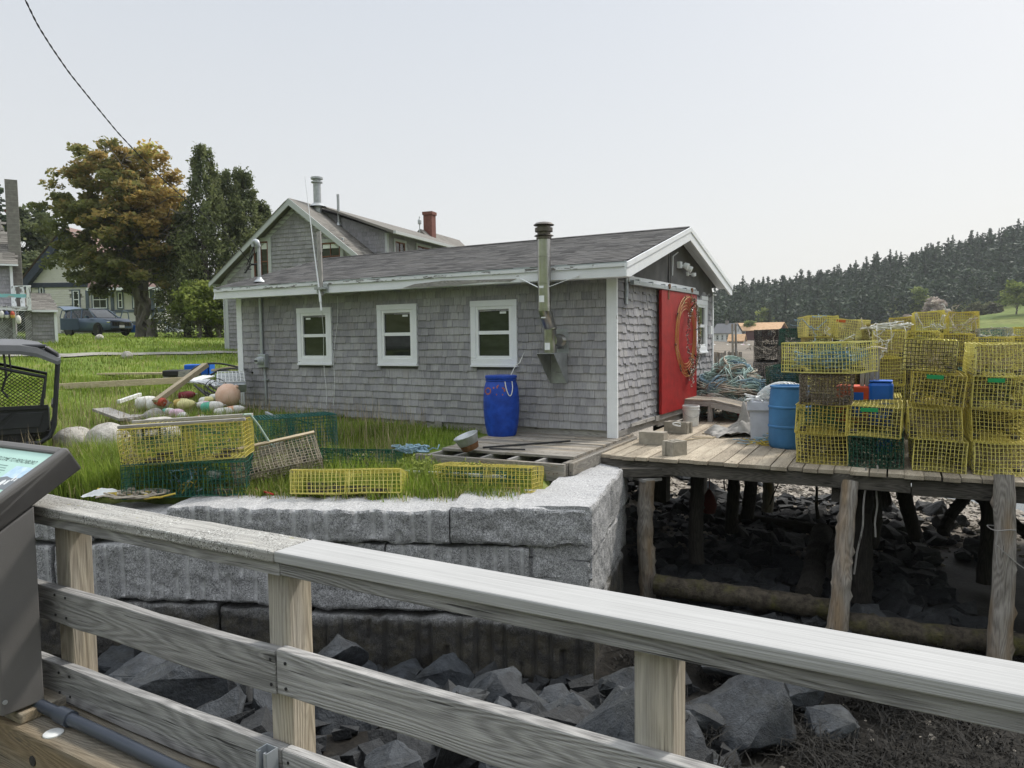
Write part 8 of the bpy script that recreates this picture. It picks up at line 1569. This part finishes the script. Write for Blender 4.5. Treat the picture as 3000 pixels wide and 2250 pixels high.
m.quads(np.concatenate(Q), np.concatenate(Rw)); m.obj('rockweed', M['weed'], label='dark brown rockweed draped over the mud and low boulders', cat='seaweed', kind='stuff')
m = MB(); n = 2600; p = scatter(n, 1.9, 10, 8.4, 17, g); p = p[(p[:, 0] < shore_x(p[:, 1]) + 4.5)]; P3 = np.c_[p, ground_h(p[:, 0], p[:, 1])]; s = .04 + .13 * g.random(len(p)) ** 2
for (x, y, z), k in zip(P3, s): m.box((x, y, z + k * .2), (k * 2, k * 1.3, k * .9), Rz(g.random() * 6) @ Rx(g.normal(0, .4)), jit=k * .2)
m.obj('small_stones', M['rock_dark'], label='small dark stones covering the ground under the wharf', cat='stones', kind='stuff', bevel=.012)
m = MB(); n = 1500; p = scatter(n, -4.6, 1.9, 3.2, 7.6, g); p = p[p[:, 1] < quay_y(p[:, 0]) - .1]; P3 = np.c_[p, ground_h(p[:, 0], p[:, 1])]; s = .04 + .11 * g.random(len(p)) ** 2
for (x, y, z), k in zip(P3, s): m.box((x, y, z + k * .3), (k * 2, k * 1.4, k), Rz(g.random() * 6) @ Rx(g.normal(0, .5)), jit=k * .22)
m.obj('rubble', M['rock_dark'], label='small dark rubble packed between the riprap boulders', cat='rubble', kind='stuff', bevel=.01)
# pebbles on the bank and litter in the mud
m = MB(); n = 5200; p = scatter(n, 2.5, 11, 10, 20, g); d = p[:, 1] + .6 * fnoise(p[:, 0] * 2, p[:, 1] * 2) > 11 + 3 * g.random(n); p = p[d]; n = len(p); P3 = np.c_[p, ground_h(p[:, 0], p[:, 1]) + .01]; s = .02 + .05 * g.random(n) ** 3
for (x, y, z), k in zip(P3, s): m.box((x, y, z), (k * 2, k * 1.4, k * .9), Rz(g.random() * 6) @ Rx(g.normal(0, .3)), jit=k * .12)
M['pebble'] = plain('pebbles', (.25, .225, .19), .9, rv=.7, var=.3); m.obj('pebbles', M['pebble'], label='grey brown pebbles and shale on the bank behind the wharf', cat='pebbles', kind='stuff')
m = MB(); n = 600; p = scatter(n, 1.6, 7, 3.6, 9, g); P3 = np.c_[p, ground_h(p[:, 0], p[:, 1])]; s = .008 + .03 * g.random(n) ** 4
for (x, y, z), k in zip(P3, s): m.box((x, y, z), (k * 2, k * 1.5, k), Rz(g.random() * 6) @ Rx(g.normal(0, .4)), jit=k * .15)
m.obj('mud_litter', M['pebble'], label='small stones and shells scattered in the dark mud', cat='pebbles', kind='stuff')
# ---------------------------------------------------------------- thin sea haze
hzm = bpy.data.materials.new('haze_air'); hzm.use_nodes = True; t_ = hzm.node_tree
for n_ in list(t_.nodes):
    if n_.type != 'OUTPUT_MATERIAL': t_.nodes.remove(n_)
pv = t_.nodes.new('ShaderNodeVolumePrincipled'); pv.inputs['Color'].default_value = (.86, .9, .95, 1); pv.inputs['Density'].default_value = .0003; pv.inputs['Anisotropy'].default_value = .2
t_.links.new(pv.outputs[0], t_.nodes['Material Output'].inputs['Volume'])
MB().lo((-620, -220, -34), (620, 920, 75)).obj('haze', hzm, label='thin pale haze in the air over the cove', cat='haze', kind='stuff')
